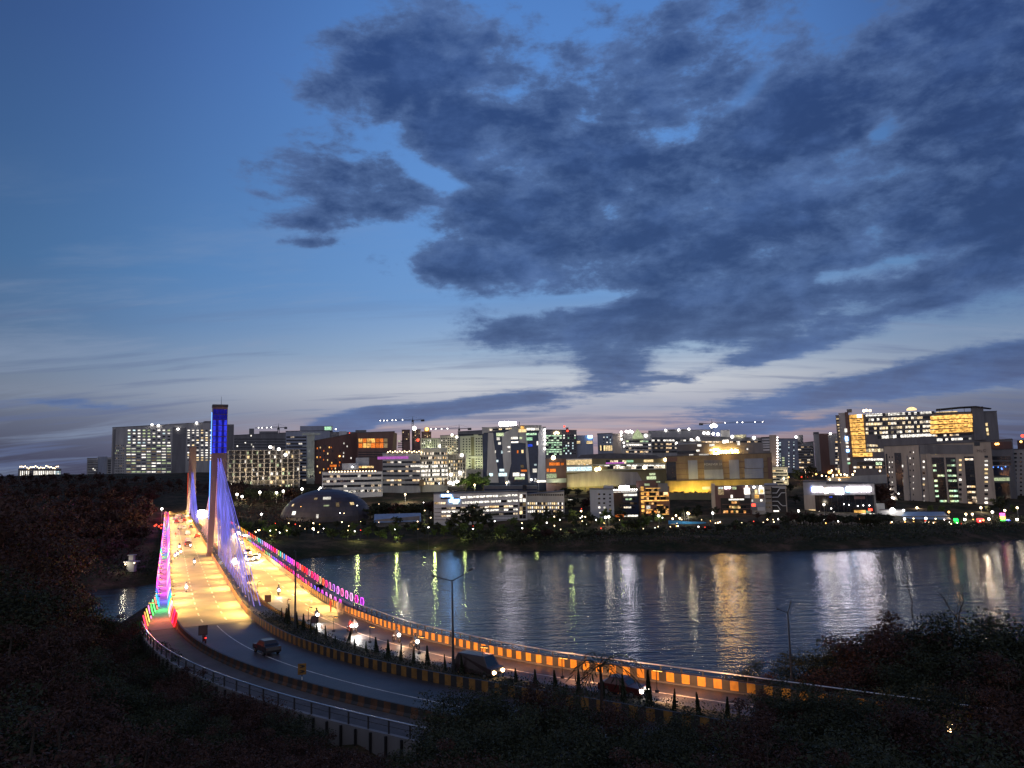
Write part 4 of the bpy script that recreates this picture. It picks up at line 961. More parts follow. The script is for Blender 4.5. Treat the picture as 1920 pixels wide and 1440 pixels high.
# --- grey banded office with drum end
b = Bld('drum_office', 'grey banded office with a brightly lit rounded end and lamp garland', 92, 470, 585, 605, 26, 'grey_wall', Z3, base=925)
b.bands(95, 640, 465, 910, 6, .45, ['r_dark', 'r_dark', 'r_mix', 'r_dark', 'r_mix', 'r_dark'], 'grey_wall', skew=0)
mb = MB(); a, t = b.uv(466, 545); c, _ = b.uv(742, 545); rad = (c-a)/2; mb.lathe([(rad, 0), (rad, t), (rad-.6, t+.5)], 40, 0, (a+rad, rad*.55)); b.part(mb, 'drum_wall', 'cream')
zr = [b.uv(600, y)[1] for y in (590, 632, 680, 716, 760, 800, 845, 885)]
for i, z in enumerate(zr):
    mb = MB(); n = 22
    for k in range(n):
        t0 = math.pi*(1.02+.96*(k+.08)/n); t1 = math.pi*(1.02+.96*(k+.92)/n); r_ = rad+.12; cxx, cyy = a+rad, rad*.55
        mb.quad((cxx+r_*math.cos(t0), cyy+r_*math.sin(t0), z-1.0), (cxx+r_*math.cos(t1), cyy+r_*math.sin(t1), z-1.0), (cxx+r_*math.cos(t1), cyy+r_*math.sin(t1), z+.9), (cxx+r_*math.cos(t0), cyy+r_*math.sin(t0), z+.9))
    b.part(mb, 'window_band', ('r_mix', 'r_mix', 'r_mix', 'r_lit', 'r_lit', 'r_lit', 'r_warm', 'r_warm')[i])
b.rect(42, 618, 350, 645, 'sign_pink', 'pink_sign_band', .6, .3); b.lamps([(145+i*24, 576-(i % 2)*9) for i in range(17)], .6, 'lamp_warm', off=.5)
b.text('audit april', 455, 712, 26, 'lit_white', wpx=180) if False else b.rect(372, 702, 545, 722, 'lit_white', 'lit_sign', .6, .3); b.lamps([(597, 718)], .8, 'lamp_red', off=1)
b.rect(460, 845, 740, 912, 'tan', 'podium', 1.5, 1); b.ribbon(470, 868, 610, 905, 'r_warm', 2); b.block(230, 560, 640, 590, 'dark_wall', 'roof_house', 5, 10)
# --- brown stair heads and pale flats behind
for i, (x0, x1, yt, lb) in enumerate(((285, 366, 353, 'left brown rooftop tower beside the crane mast'), (388, 472, 349, 'middle brown rooftop tower behind the crane mast'), (480, 578, 372, 'right brown rooftop tower under the glowing golden box'))):
    b = Bld('brown_tower', lb, x0, x1, yt, 900, 14, 'brown', Z3, base=500); b.grid(x0+4, yt+14, x1-4, 470, 4, 6, .4, .45, .4, ['lit_warm', 'lit_dim'])
    if i == 2: b.block(510, 330, 560, 371, 'mustard', 'golden_box', 1, 4); b.lamps([(535, 345)], 2.6, 'lamp_gold')
b = Bld('pale_flats', 'pale green apartment row with small dark windows behind the drum office', 475, 742, 438, 850, 20, 'cream', Z3, base=560)
b.grid(480, 448, 640, 530, 8, 5, .4, .5, .15, ['lit_white']); b.bands(245, 450, 300, 530, 4, .5, 'r_lime', bay=3); b.lamps([(445, 455)], 2.0, 'lamp_red'); b.lamps([(668, 515)], 1.8, 'lamp_white')
b.flood(560, 545, (0, 7, 4), 16000, (.9, 1, .6), 130, 9)
b = Bld('stepped_flats', 'pale stepped apartment block left of the cream tower with roof lamps', 668, 862, 412, 800, 20, 'cream', Z3, base=600, yt1=404)
b.grid(674, 428, 850, 590, 8, 8, .42, .5, .2, ['lit_white', 'lit_warm']); b.lamps([(787, 402), (836, 424)], 1.3, 'lamp_white'); b.flood(760, 600, (0, 7, 6), 15000, (1, .92, .6), 130, 9)
# --- scaffolded frame
b = Bld('scaffolded_building', 'scaffolded floodlit building under construction below the cream tower', 740, 922, 592, 630, 16, 'concrete', Z3, base=905, body=False, cat='building site')
zt = b.uv(830, 592)[1]; mb = MB(); mb.box(0, b.W, 5, 16, 0, zt-.5); b.part(mb, 'core_wall', 'concrete')
for i in range(8):
    z = zt*(i+1)/8; mb = MB(); mb.box(-.2, b.W+.2, -.4, 5.1, z-.3, z); b.part(mb, 'floor_slab', 'concrete')
for i in range(7):
    u = b.W*i/6; mb = MB(); mb.tube([(u, -1.2, 0), (u, -1.2, zt+1.5)], .12, 5); b.part(mb, 'scaffold_pole', 'steel'); mb = MB(); mb.box(u-.35, u+.35, 0, .7, 0, zt-.3); b.part(mb, 'column', 'concrete')
b.grid(750, 650, 915, 890, 7, 7, .4, .6, .4, ['lit_white', 'lit_warm'])
b.lamps([(885, 605), (870, 780), (775, 800), (765, 880), (838, 870), (800, 890)], 1.6, 'lamp_white')
for fx in (770, 850, 905): b.flood(fx, 905, (0, 8, 10), 34000, (1, .88, .6), 120, 12)
# --- cream tower
b = Bld('cream_tower', 'cream apartment tower with small dark windows and two dark recessed strips', 866, 1152, 416, 745, 20, 'cream', Z3, yt1=404, base=790)
b.org = ZV
for x0, x1 in ((245, 312), (484, 548)):
    b.rect(x0, 520 if x0 < 300 else 495, x1, 905, 'olive', 'recess_strip', .12, .3); b.rect(x0+12, 955, x1+4, 1165, 'olive', 'recess_strip', .12, .3)
b.rect(60, 905, 590, 935, 'cream', 'string_course', .5, .7)
b.grid(65, 545, 250, 850, 3, 6, .38, .36, 0, ['lit_white']); b.grid(190, 880, 250, 1190, 1, 6, .6, .36, 0, ['lit_white']); b.grid(330, 535, 482, 900, 3, 7, .5, .36, 0, ['lit_white']); b.grid(330, 945, 482, 1180, 3, 5, .5, .36, .06, ['lit_white'])
b.rect(300, 478, 392, 505, 'cream', 'roof_cap', .8, 3)
for fx, pw in ((140, 26000), (330, 26000), (520, 26000)): b.flood(fx, 1210, (0, 9, 14), pw, (.92, 1.0, .62), 110, 12)
b = Bld('dark_slab', 'plain dark slab with a crane on top behind the cream tower', 845, 1092, 372, 800, 16, 'dark_wall', Z3, yt1=358); b.bands(850, 378, 1088, 410, 1, .5, 'dark_glass')
# --- sculpted glass tower
b = Bld('sculpted_glass_tower', 'dark glass tower with slanting grey stone blades and white roof letters', 470, 1740, 345, 600, 34, 'blue_glass', ZV, yt1=335, base=1440)
b.poly([(470, 345), (1190, 290), (1190, 340), (600, 425), (590, 450), (610, 1440), (560, 1440), (590, 440), (520, 440), (470, 470)], 'grey_wall', 'frame_blade', 1.0, 1.1)
b.poly([(590, 440), (690, 440), (700, 600), (760, 1000), (800, 1440), (612, 1440)], 'grey_wall', 'left_blade', .8, .9)
b.poly([(860, 470), (1190, 300), (1200, 520), (1040, 520), (1050, 1060), (970, 1440), (930, 1440), (880, 900)], 'grey_wall', 'middle_blade', .9, 1.0)
b.poly([(1195, 300), (1350, 300), (1365, 560), (1400, 900), (1435, 1440), (1400, 1440), (1345, 900), (1340, 650), (1210, 640)], 'grey_wall', 'right_blade', .7, .8)
b.poly([(1590, 470), (1640, 330), (1740, 345), (1735, 1440), (1570, 1440), (1590, 1000)], 'white_wall', 'end_blade', 1.0, 1.1)
b.poly([(1200, 290), (1660, 290), (1640, 345), (1330, 345)], 'grey_wall', 'top_band', .8, .9)
b.ribbon(610, 365, 1060, 405, 'r_warm', 2.5, y0r=345, y1r=372, out=1.1); b.ribbon(1350, 345, 1610, 395, 'lit_white', 3, out=1.0); b.rect(1195, 370, 1350, 430, 'lit_warm', 'lit_recess', 1.0, .3)
b.rect(1240, 310, 1310, 362, 'lit_gold', 'lit_lantern', 1.4, .8)
for (x0, y0, x1, y1, mt) in ((755, 445, 900, 510, 'lit_lime'), (760, 535, 825, 590, 'lit_white'), (790, 630, 845, 680, 'lit_white'), (1045, 525, 1185, 572, 'lit_white'), (1050, 615, 1195, 645, 'lit_white'), (1218, 530, 1270, 565, 'lit_lime'), (1355, 535, 1475, 595, 'lit_green'), (1355, 450, 1560, 490, 'r_green'),
    (980, 712, 1030, 745, 'lit_white'), (980, 808, 1030, 828, 'lit_white'), (1165, 795, 1195, 850, 'lit_orange'), (1255, 785, 1295, 850, 'lit_warm'), (1240, 1085, 1300, 1140, 'lit_dim'), (850, 800, 880, 860, 'lit_cool'), (725, 795, 745, 850, 'lit_white'), (757, 985, 792, 1028, 'lit_cool'),
    (815, 1165, 910, 1215, 'lit_cool'), (800, 1245, 965, 1310, 'lit_cool'), (612, 1250, 685, 1310, 'lit_cool'), (1085, 1240, 1215, 1310, 'lit_white'), (1240, 1262, 1320, 1310, 'lit_white'), (1480, 1160, 1565, 1235, 'lit_white'), (1245, 1180, 1360, 1220, 'lit_orange'), (1120, 1325, 1320, 1375, 'lit_lime'), (1385, 670, 1475, 720, 'lit_blue'), (1510, 1065, 1560, 1100, 'lit_cool'), (1560, 610, 1590, 690, 'lit_white')):
    b.rect(x0, y0, x1, y1, mt, 'lit_window', .95, .4)
b.wins([(1005, 910), (1005, 1000), (1005, 1090), (1700, 1000), (1700, 1085), (1700, 1170), (1700, 1255)], 44, 34, 'black')
b.lamps([(1725, 385), (1722, 450), (1725, 520), (1728, 590), (1730, 660), (1455, 1380), (1725, 760)], .8, 'lamp_white', off=1.6)
b.rect(1565, 1395, 1745, 1430, 'lit_white', 'entrance_light', 1.2, .6)
for i, x in enumerate((845, 920, 985, 1050, 1120)):
    u, z = b.uv(x, 265); h = abs(b.uv(x, 230)[1]-b.uv(x, 305)[1]); w = abs(b.uv(x+54, 265)[0]-u); mb = MB(); mb.tube([(u+w/2*math.cos(t_), 0, z+h/2*math.sin(t_)) for t_ in np.linspace(.6 if i % 2 else 0, 6.28, 10)], h*.17, 5)
    if i % 2 == 0: mb.box(u-w*.4, u+w*.4, -.3, .3, z-h*.12, z+h*.12)
    b.part(mb, 'roof_letter', 'sign_white')
b.rect(1205, 215, 1222, 285, 'dark_steel', 'roof_mast', -2, .8)
# --- green lit office
b = Bld('green_lit_office', 'dark office with storeys of green lit windows right of the glass tower', 120, 432, 352, 760, 26, 'dark_wall', Z4, yt1=358, base=640)
b.bands(124, 395, 286, 602, 9, .62, 'r_green', bay=2.6); b.grid(296, 395, 428, 600, 6, 8, .6, .5, .35, ['lit_green', 'lit_white', 'lit_cool'])
b.wing(430, 596, 405, 'blue_grey', 2, 20); b.wins([(452, 470, 34, 14), (452, 484, 34, 10), (562, 468, 60, 12), (562, 484, 60, 12)], 20, 10, 'lit_warm'); b.rect(545, 408, 590, 434, 'sign_cyan', 'blue_sign', .4, .3)
b.block(325, 328, 352, 354, 'dark_wall', 'mast_base', .5, 3); b.lamps([(342, 362), (310, 318)], 1.3, 'lamp_red'); b.lamps([(232, 378), (248, 384), (216, 386)], 1.5, 'lamp_warm')
# --- brown annex with orange windows, left end of the mall
b = Bld('brown_annex', 'brown annex with rows of orange windows at the left end of the mall', 122, 328, 642, 560, 20, 'brown', Z4, base=905)
b.wins([(175, 693, 34, 30), (208, 693, 34, 30), (245, 693, 34, 30), (290, 693, 30, 24), (145, 755, 22, 32), (195, 757, 60, 32)], 20, 20, 'lit_orange'); b.rect(132, 790, 232, 835, 'lit_lime', 'lit_window', .2, .3); b.rect(130, 838, 330, 880, 'pale_panel', 'terrace_wall', 2.0, 2); b.lamps([(200, 630)], 2.2, 'lamp_warm')
b.flood(230, 890, (0, 5, 3), 6000, (1, .95, .6), 120, 8)
# --- mall, long lit terrace
b = Bld('mall_terrace', 'long mall wing with two brightly lit shopping terraces above a concrete wall', 326, 1324, 642, 545, 40, 'olive', Z4, base=950, yt1=640)
b.rect(332, 648, 586, 700, 'lit_warm', 'lit_gallery', .3, .3); b.grid(340, 668, 580, 706, 9, 1, .7, .8, .8, ['lit_gold', 'lit_white', 'lit_dim']); b.rect(336, 722, 584, 762, 'lit_cool', 'lit_gallery', .3, .3); b.rect(330, 640, 588, 650, 'white_wall', 'frame', 1.2, 1.4); b.rect(330, 708, 588, 718, 'white_wall', 'frame', 1.2, 1.4); b.rect(330, 766, 588, 776, 'white_wall', 'frame', 1.2, 1.4)
b.ribbon(725, 655, 930, 690, 'r_warm', 3); b.rect(930, 655, 1000, 676, 'lit_green', 'lit_gallery', .3, .3); b.rect(1105, 650, 1200, 674, 'lit_warm', 'lit_gallery', .3, .3); b.ribbon(600, 700, 1320, 716, 'r_lit', 4); b.ribbon(740, 712, 1320, 742, 'r_warm', 4); b.rect(725, 676, 910, 690, 'sign_pink', 'sign_strip', .35, .3)
b.rect(590, 690, 1322, 700, 'pale_panel', 'ledge', 1.5, 1.6); b.rect(590, 744, 1322, 754, 'pale_panel', 'ledge', 1.5, 1.6)
b.lamps([(630, 748), (1110, 728), (660, 740), (1320, 650)], 1.7, 'lamp_warm', off=1.5); b.wins([(685, 850, 90, 40)], 20, 20, 'lit_gold'); b.wins([(1180, 832, 95, 30), (1190, 795, 60, 22)], 20, 20, 'lit_lime'); b.wins([(575, 795, 60, 26)], 10, 10, 'lit_orange')
b.poly([(340, 800), (700, 760), (1040, 775), (1110, 900), (340, 925)], 'concrete', 'lower_wall', .5, .6)
for fx, pw in ((400, 9000), (520, 9000), (650, 9000), (780, 7000)): b.flood(fx, 935, (0, 7, 4), pw, (1.0, .78, .22), 130, 7)
b.rect(1140, 865, 1160, 910, 'dark_glass', 'doorway', .6, .3)
mb = MB(); pts_ = [b.uv(x, y) for x, y in ((430, 640), (470, 600), (760, 582), (1000, 590), (1240, 605), (1320, 640))]; mb.slab(pts_[::-1], 8, 38); b.part(mb, 'vaulted_roof', 'roofing')
# --- blocks on the ridge behind the mall
b = Bld('corner_tower', 'blue grey corner block with a tall warm window group behind the mall roof', 640, 792, 392, 800, 22, 'blue_grey', Z4, base=600, yt1=386)
b.wing(790, 872, 388, 'beige', .5, 20); b.grid(690, 412, 786, 490, 3, 3, .35, .4, .55, ['lit_cool', 'lit_white']); b.rect(656, 506, 788, 562, 'dark_glass', 'recess', .15, .3)
for x in (668, 704, 722, 740, 758, 776): b.rect(x, 508, x+13, 560, 'lit_warm', 'tall_window', .3, .3)
b.lamps([(878, 410), (882, 446), (905, 482), (908, 515), (880, 372)], 1.1, 'lamp_white', off=1)
b = Bld('ridge_office', 'wide grey office on the ridge with lime lit window bands and a domed beacon', 868, 1182, 392, 810, 30, 'grey_wall', Z4, base=620, yt1=385)
b.bands(925, 440, 1178, 580, 4, .5, ['r_lime', 'r_lit', 'r_dark', 'r_mix'], 'grey_wall'); mb = MB(); u, z = b.uv(1045, 440); mb.lathe([(6, 0), (5, 3), (3, 6.5), (1, 9), (.1, 10)], 16, 0, (u, 0)); o = b.part(mb, 'lit_dome', 'lit_lime'); o.location = (0, 0, z)
b.lamps([(880, 376), (930, 368), (950, 372), (968, 366), (985, 374), (1125, 410)], 1.7, 'lamp_white')
b = Bld('fin_roof_office', 'long office on the ridge with finned top storey and rows of small lights', 1150, 1772, 366, 830, 30, 'grey_wall', Z4, base=640, yt1=352)
for i in range(46): x = 1160+i*12.5; b.rect(x, 372-(i*.3), x+4, 425-(i*.3), 'white_wall', 'roof_fin', .5, .5)
b.bands(1155, 428, 1760, 580, 4, .45, ['r_lit', 'r_mix', 'r_mix', 'r_dark'], 'dark_wall'); b.lamps([(1325, 356), (1455, 352), (1556, 344), (1580, 450), (1640, 440), (1430, 485)], 1.4, 'lamp_white'); b.block(1335, 348, 1445, 372, 'dark_wall', 'roof_house', 2, 8); b.block(1480, 344, 1560, 366, 'dark_wall', 'roof_house', 2, 8)
b = Bld('dark_wing', 'low dark wing with big square lit openings above the mall', 1432, 1760, 492, 640, 20, 'dark_wall', Z4, base=640); b.wins([(1660, 508, 36, 22), (1740, 505, 34, 20), (1650, 556, 40, 14), (1580, 602, 44, 10), (1700, 602, 90, 12)], 10, 10, 'lit_white'); b.bands(1440, 510, 1600, 590, 3, .5, 'dark_glass', 'white_wall')
b = Bld('ridge_block', 'dark roofed block with bright work lights on the ridge right of the long office', 590, 1520, 395, 700, 24, 'dark_wall', ZM, base=560, yt1=412); b.block(885, 290, 1030, 395, 'grey_wall', 'water_tank_house', 3, 8); b.rect(1080, 360, 1275, 402, 'cream', 'lit_parapet', .8, 2); b.bands(600, 420, 1500, 540, 2, .4, 'r_mix')
b.lamps([(780, 345), (848, 355), (1388, 405), (545, 415), (700, 340), (640, 335), (950, 480), (935, 490), (1065, 390)], 1.7, 'lamp_white'); b.rect(920, 438, 1010, 520, 'lit_white', 'lit_bay', .5, .3); b.flood(1180, 400, (0, 5, 2), 4000, (1, .9, .6), 120, 5)
# --- mall, amber clad main block
b = Bld('shopping_mall', 'amber clad shopping mall with grey panels and a glowing roof sign', 70, 1652, 690, 520, 55, 'tan', ZM, base=1250, yt1=640)
b.wing(230, 1530, 485, 'dark_wall', 6, 35, 'upper_storey', y1t=470)
b.rect(82, 770, 222, 1042, 'dark_glass', 'glazed_corner', .6, .7); b.rect(78, 700, 240, 760, 'brown', 'corner_hood', .5, .7)
for (x0, y0, x1, y1) in ((405, 745, 545, 1030), (645, 882, 930, 1030), (1020, 738, 1168, 1022), (1250, 718, 1530, 862), (1250, 868, 1530, 1015)): b.rect(x0, y0, x1, y1, 'blue_grey', 'facade_panel', .6, .7)
for y in (770, 855, 940): b.rect(225, y, 1640, y+7, 'brown', 'cladding_joint', .12, .2)
b.rect(640, 740, 916, 884, 'dark_wall', 'sign_board', .9, .6); b.text('FOREVER 21', 778, 806, 34, 'white_wall', wpx=262, out=1.2)
b.rect(60, 1040, 1662, 1252, 'mustard', 'base_wall', 1.0, 1.2); b.rect(1600, 700, 1650, 1040, 'brown', 'end_strip', .5, .6)
b.rect(780, 570, 860, 650, 'sign_gold', 'sign_emblem', -3, .4); b.text('inorbit', 1012, 606, 70, 'sign_gold', wpx=292, out=-3); b.rect(800, 590, 842, 632, 'lamp_red', 'emblem_core', -2.8, .3)
b.wins([(570, 520, 60, 34), (740, 520, 40, 34), (780, 515, 40, 34), (550, 598, 50, 30), (742, 592, 40, 30), (640, 662, 150, 24), (450, 664, 64, 20), (1160, 500, 40, 34), (1292, 576, 24, 24), (760, 660, 60, 14)], 10, 10, 'lit_white')
b.rect(250, 490, 520, 505, 'blue_grey', 'canopy', 3, 5); b.rect(232, 600, 530, 640, 'dark_glass', 'terrace_window', -5.5, .4)
for fx, pw in ((90, 22000), (230, 30000), (370, 34000), (510, 34000), (650, 26000), (1000, 9000), (1250, 8000)): b.flood(fx, 1250, (0, 6, 5), pw, (1.0, .72, .20), 130, 7)
point(b.root, tuple((lambda q: (q[0], -4.0, q[1]))(b.uv(970, 690))), 700, (1, .6, .15), 1.0, 'sign_light')
b.text('RED', 690, 1164, 34, 'black', wpx=110, out=1.3) if False else b.rect(615, 1140, 735, 1180, 'white_wall', 'small_sign', 1.15, .3)
# --- towers between the mall and the golden block
b = Bld('beige_stair_tower', 'slim beige stair tower with banded left side beside the mall', 1500, 1752, 405, 650, 18, 'dark_wall', ZM, base=1110, yt1=395)
for y in (420, 462, 500, 536, 578): b.rect(1510, y, 1625, y+22, 'white_wall', 'spandrel', .5, .6)
b.rect(1632, 365, 1738, 852, 'beige', 'stair_shaft', .9, 4); b.lamps([(1742, 400+i*42) for i in range(11)], .6, 'lamp_white', off=.8); b.flood(1690, 860, (0, 5, 8), 6000, (1, .75, .5), 80, 7)
b = Bld('small_office', 'small cream office with lit ribbon windows right of the mall base', 1660, 1892, 850, 600, 18, 'cream', ZM, base=1110); b.bands(1664, 870, 1888, 1090, 5, .5, ['r_mix', 'r_dark', 'r_mix', 'r_warm', 'r_warm'], 'cream')
b = Bld('speckled_tower', 'blue grey tower block dotted with two columns of small lit windows', 848, 1042, 442, 780, 20, 'blue_grey', Z5, base=780); b.grid(930, 460, 1030, 735, 2, 10, .18, .3, .8, ['lit_white', 'lit_cool']); b.grid(852, 470, 880, 735, 1, 12, .6, .4, .85, ['lit_white', 'lit_cool']); b.grid(885, 620, 915, 720, 1, 4, .8, .5, .9, ['lit_lime'])
b = Bld('ribbon_tower', 'grey ribbon windowed tower with square roof knob between two blank towers', 1040, 1202, 490, 790, 20, 'grey_wall', Z5, base=770, yt1=470); b.block(1040, 404, 1102, 500, 'dark_wall', 'roof_knob', 1, 9); b.bands(1046, 505, 1198, 735, 9, .5, ['r_dark', 'r_mix', 'r_dark', 'r_mix', 'r_dark'], 'grey_wall'); b.lamps([(1028, 424)], 1.6, 'lamp_white')
b = Bld('brown_grey_tower', 'broad grey brown tower with two lines of window lights left of the golden block', 1200, 1442, 394, 760, 24, 'grey_wall', Z5, base=800); b.wing(1255, 1345, 392, 'brown', -.6, 4); b.block(1198, 374, 1256, 396, 'dark_wall', 'roof_knob', .5, 9)
b.grid(1262, 415, 1340, 740, 2, 12, .16, .28, .9, ['lit_white']); b.bands(1418, 420, 1470, 780, 12, .5, 'r_mix', 'grey_wall', bay=2); b.lamps([(1370, 388), (1476, 750)], 1.2, 'lamp_white'); b.lamps([(1465, 770), (1362, 778)], 2.2, 'lamp_gold'); b.rect(1348, 700, 1416, 780, 'brown', 'lower_wall', .3, .4)
b.flood(1400, 800, (0, 5, 4), 5000, (1, .3, .12), 120, 7)
# --- golden office tower
b = Bld('golden_office_tower', 'tallest wide dark office with glowing golden balconies on both wings', 640, 3540, 285, 660, 40, 'dark_wall', ZT, base=1400, yt1=205)
b.rect(735, 230, 850, 1400, 'grey_wall', 'sign_shaft', 1.2, 1.4); b.rect(850, 215, 910, 1400, 'brown', 'shaft_side', .6, .8); b.block(838, 165, 925, 215, 'dark_wall', 'roof_house', 1, 6)
for i in range(13):
    y = 330+i*53; b.rect(655+i*9, y, 735+i*5, y+20, 'lit_warm' if i % 2 == 0 else 'lit_dim', 'side_balcony', 1.0, 1.2); b.rect(650+i*9, y+22, 738+i*5, y+30, 'grey_wall', 'side_ledge', 1.6, 1.8)
for (y0, y1, mt) in ((515, 582, 'lit_white'), (660, 735, 'sign_cyan'), (750, 790, 'lit_white'), (825, 855, 'lit_white'), (890, 935, 'sign_cyan'), (1045, 1085, 'lit_white'), (1120, 1155, 'lit_green')):
    x = 805+(y0-515)*.09; b.rect(x, y0, x+46, y1, mt, 'shaft_sign', 1.5, .3)
for i in range(10):
    x = 888+i*7; y = 262+i*77; b.rect(x, y, x+(350 if i == 9 else 245), y+64, 'lit_gold', 'golden_balcony', .8, 1.0); b.rect(x-6, y+65, x+256, y+76, 'brown', 'balcony_edge', 1.6, 1.8); b.rect(x+130, y+26, x+185, y+42, 'maroon', 'screen', .95, .2) if i else None
b.rect(1030, 262, 1110, 318, 'lamp_warm', 'bright_bay', .95, .2)
x0c, x1c = 1175, 2500
def gskew(y): return y
rows = [(250, 'r_lit', 190), (335, 'r_warm', 255), (415, 'r_warm', 330), (495, 'r_warm', 400), (575, 'r_warm', 480)]
for y, mt, yr in rows: b.ribbon(1180, y, 2420, y+48, mt, 2.2, y0r=y-50, y1r=y-6)
b.ribbon(1395, 640, 2440, 700, 'r_lit', 3, y0r=600, y1r=650); b.ribbon(1180, 875, 1500, 935, 'r_warm', 2.2); b.ribbon(1150, 1050, 1500, 1090, 'r_lit', 2.5); b.ribbon(1030, 1115, 1530, 1170, 'r_lime', 2.5); b.ribbon(960, 1190, 1530, 1230, 'r_mix', 2.5); b.ribbon(1200, 800, 1400, 840, 'r_warm', 2.2)
b.org = ZU
for i in range(4):
    y = 250+i*76; b.poly([(385, y+18), (900, y-14), (1070, y-20), (1080, y+42), (900, y+48), (390, y+72)], 'lit_gold', 'golden_balcony', .9, 1.0); b.poly([(380, y+74), (900, y+50), (1082, y+44), (1082, y+52), (900, y+60), (380, y+86)], 'brown', 'balcony_edge', 1.7, 1.9)
    for xx in (520, 690, 930): b.rect(xx, y+22, xx+70, y+38, 'maroon', 'screen', 1.05, .2) if i else None
b.rect(410, 545, 1000, 556, 'brown', 'balcony_edge', 1.7, 1.8)
b.ribbon(450, 570, 1060, 600, 'r_mix', 2.2, y0r=545, y1r=575); b.ribbon(490, 630, 1060, 675, 'r_lit', 2.2, y0r=612, y1r=648); b.rect(1110, 590, 1168, 650, 'lit_white', 'lit_window', .5, .3)
b.rect(1085, 110, 1275, 655, 'dark_wall', 'corner_shaft', 1.5, 6); b.wing(1270, 1410, 210, 'blue_grey', 3, 22); b.rect(1320, 265, 1405, 300, 'lit_gold', 'lit_window', -2.8, .3); b.wins([(1308, 400, 36, 50), (1318, 485, 36, 60), (1328, 555, 36, 44)], 20, 30, 'lit_warm')
mb = MB(); q = [b.uv(x, y) for x, y in ((480, 150), (880, 112), (1130, 100), (1390, 138), (1130, 114), (880, 126), (480, 166))]; mb.slab(q[::-1], -3, 14); b.part(mb, 'canopy_roof', 'dark_steel')
for x in (535, 740, 938, 1050): b.rect(x, 118+(1050-x)*.05, x+8, 205, 'dark_steel', 'canopy_post', .2, .4)
b.rect(480, 188, 830, 205, 'lit_warm', 'roof_glow', .2, .4)
mb = MB(); u, z = b.uv(80, 165); mb.lathe([(4.0, 0), (4.0, .8), (3.4, 1.7), (2, 2.5), (.1, 2.9)], 18, 0, (u, 3)); o = b.part(mb, 'lit_dome', 'lit_warm'); o.location = (0, 0, z)
b.org = ZT; b.lamps([(1195, 185), (1150, 195), (1260, 190)], 1.5, 'lamp_warm')
# --- beige tower block with dark glass strips
b = Bld('beige_office_block', 'beige office block with vertical glass strips standing in front of the golden tower', 520, 1585, 518, 480, 30, 'beige', Z6, base=1135, yt1=472)
for (x0, x1, lean) in ((618, 690, 30),): pass
def vstrip(x0, x1, y0, y1, lean, mat, nm='glass_strip', out=.15): return b.poly([(x0, y0), (x1, y0), (x1+lean, y1), (x0+lean, y1)], mat, nm, out, .3)
vstrip(622, 690, 582, 1092, 36, 'dark_glass'); vstrip(536, 552, 590, 1050, 30, 'dark_glass', 'slit'); vstrip(746, 756, 610, 1110, 42, 'dark_wall', 'slit'); vstrip(866, 878, 520, 1120, 44, 'dark_wall', 'slit'); vstrip(936, 964, 640, 1110, 44, 'dark_wall', 'slit'); vstrip(866, 1406, 500, 594, 6, 'dark_wall', 'loggia'); 
for (x0, x1, y0, y1, lean, rows_, mt) in ((1000, 1112, 632, 1090, 42, 9, 'r_lime'), (1140, 1230, 632, 1090, 42, 9, 'r_lime'), (1325, 1412, 622, 1112, 40, 9, 'r_mix')):
    vstrip(x0-5, x1+5, y0-4, y1+6, lean, 'dark_glass', 'glass_strip', .1)
    for i in range(rows_):
        ya = y0+(y1-y0)*i/rows_; ln = lean*i/rows_; b.ribbon(x0+ln, ya+14, x1+ln, ya+36, mt, 2.4, out=.2)
b.grid(645, 690, 720, 1080, 2, 8, .6, .5, .55, ['lit_white', 'lit_lime']); b.grid(1510, 600, 1575, 1100, 1, 12, .5, .45, .6, ['lit_warm', 'lit_white']); b.grid(1245, 630, 1320, 1070, 1, 9, .35, .45, .35, ['lit_white', 'lit_warm']); b.grid(765, 545, 830, 1090, 2, 9, .16, .25, .55, ['lit_white']); b.grid(885, 640, 950, 1100, 1, 8, .3, .34, .7, ['lit_warm', 'lit_white']); b.grid(560, 600, 616, 1050, 2, 9, .2, .3, .15, ['lit_white'])
b.wins([(1170, 522, 80, 24), (1255, 524, 36, 30), (1350, 518, 90, 16), (1035, 570, 4, 60)], 10, 10, 'lit_warm'); b.rect(960, 590, 1000, 1100, 'beige', 'pier', .7, .8); b.text('H', 1462, 560, 30, 'dark_steel', wpx=24); b.text('L', 1494, 562, 26, 'dark_steel', wpx=16); b.text('C', 1524, 560, 30, 'dark_steel', wpx=24)
b.block(1420, 478, 1480, 510, 'dark_glass', 'roof_slot', -.3, .5)
for fx in (760, 900, 1280, 1500): b.flood(fx, 1140, (0, 5, 9), 5200, (1, .66, .45), 100, 9)
b.lamps([(880+i*7, 700+i*23 % 160) for i in range(0)], .3)
b.lamps([(575, 945), (665, 992), (600, 1030), (618, 1036)], .6, 'lamp_white', off=.6)
b = Bld('dark_glass_wing', 'dark glass wing with one blue lit storey and a lit band beside the beige block', 1588, 1792, 462, 500, 24, 'dark_wall', Z6, base=1100, yt1=446)
b.bands(1594, 600, 1786, 706, 2, .7, 'dark_glass'); b.rect(1606, 714, 1770, 812, 'lit_dim', 'party_storey', .12, .3); b.parts = None; b.rect(1600, 712, 1772, 812, 'blue_glass', 'party_glass', .2, .15); b.rect(1600, 708, 1772, 714, 'white_wall', 'ledge', .9, 1.0); b.rect(1606, 830, 1776, 862, 'lit_lime', 'lit_band', .3, .3); b.rect(1618, 880, 1780, 1090, 'dark_glass', 'lower_glass', .2, .3)
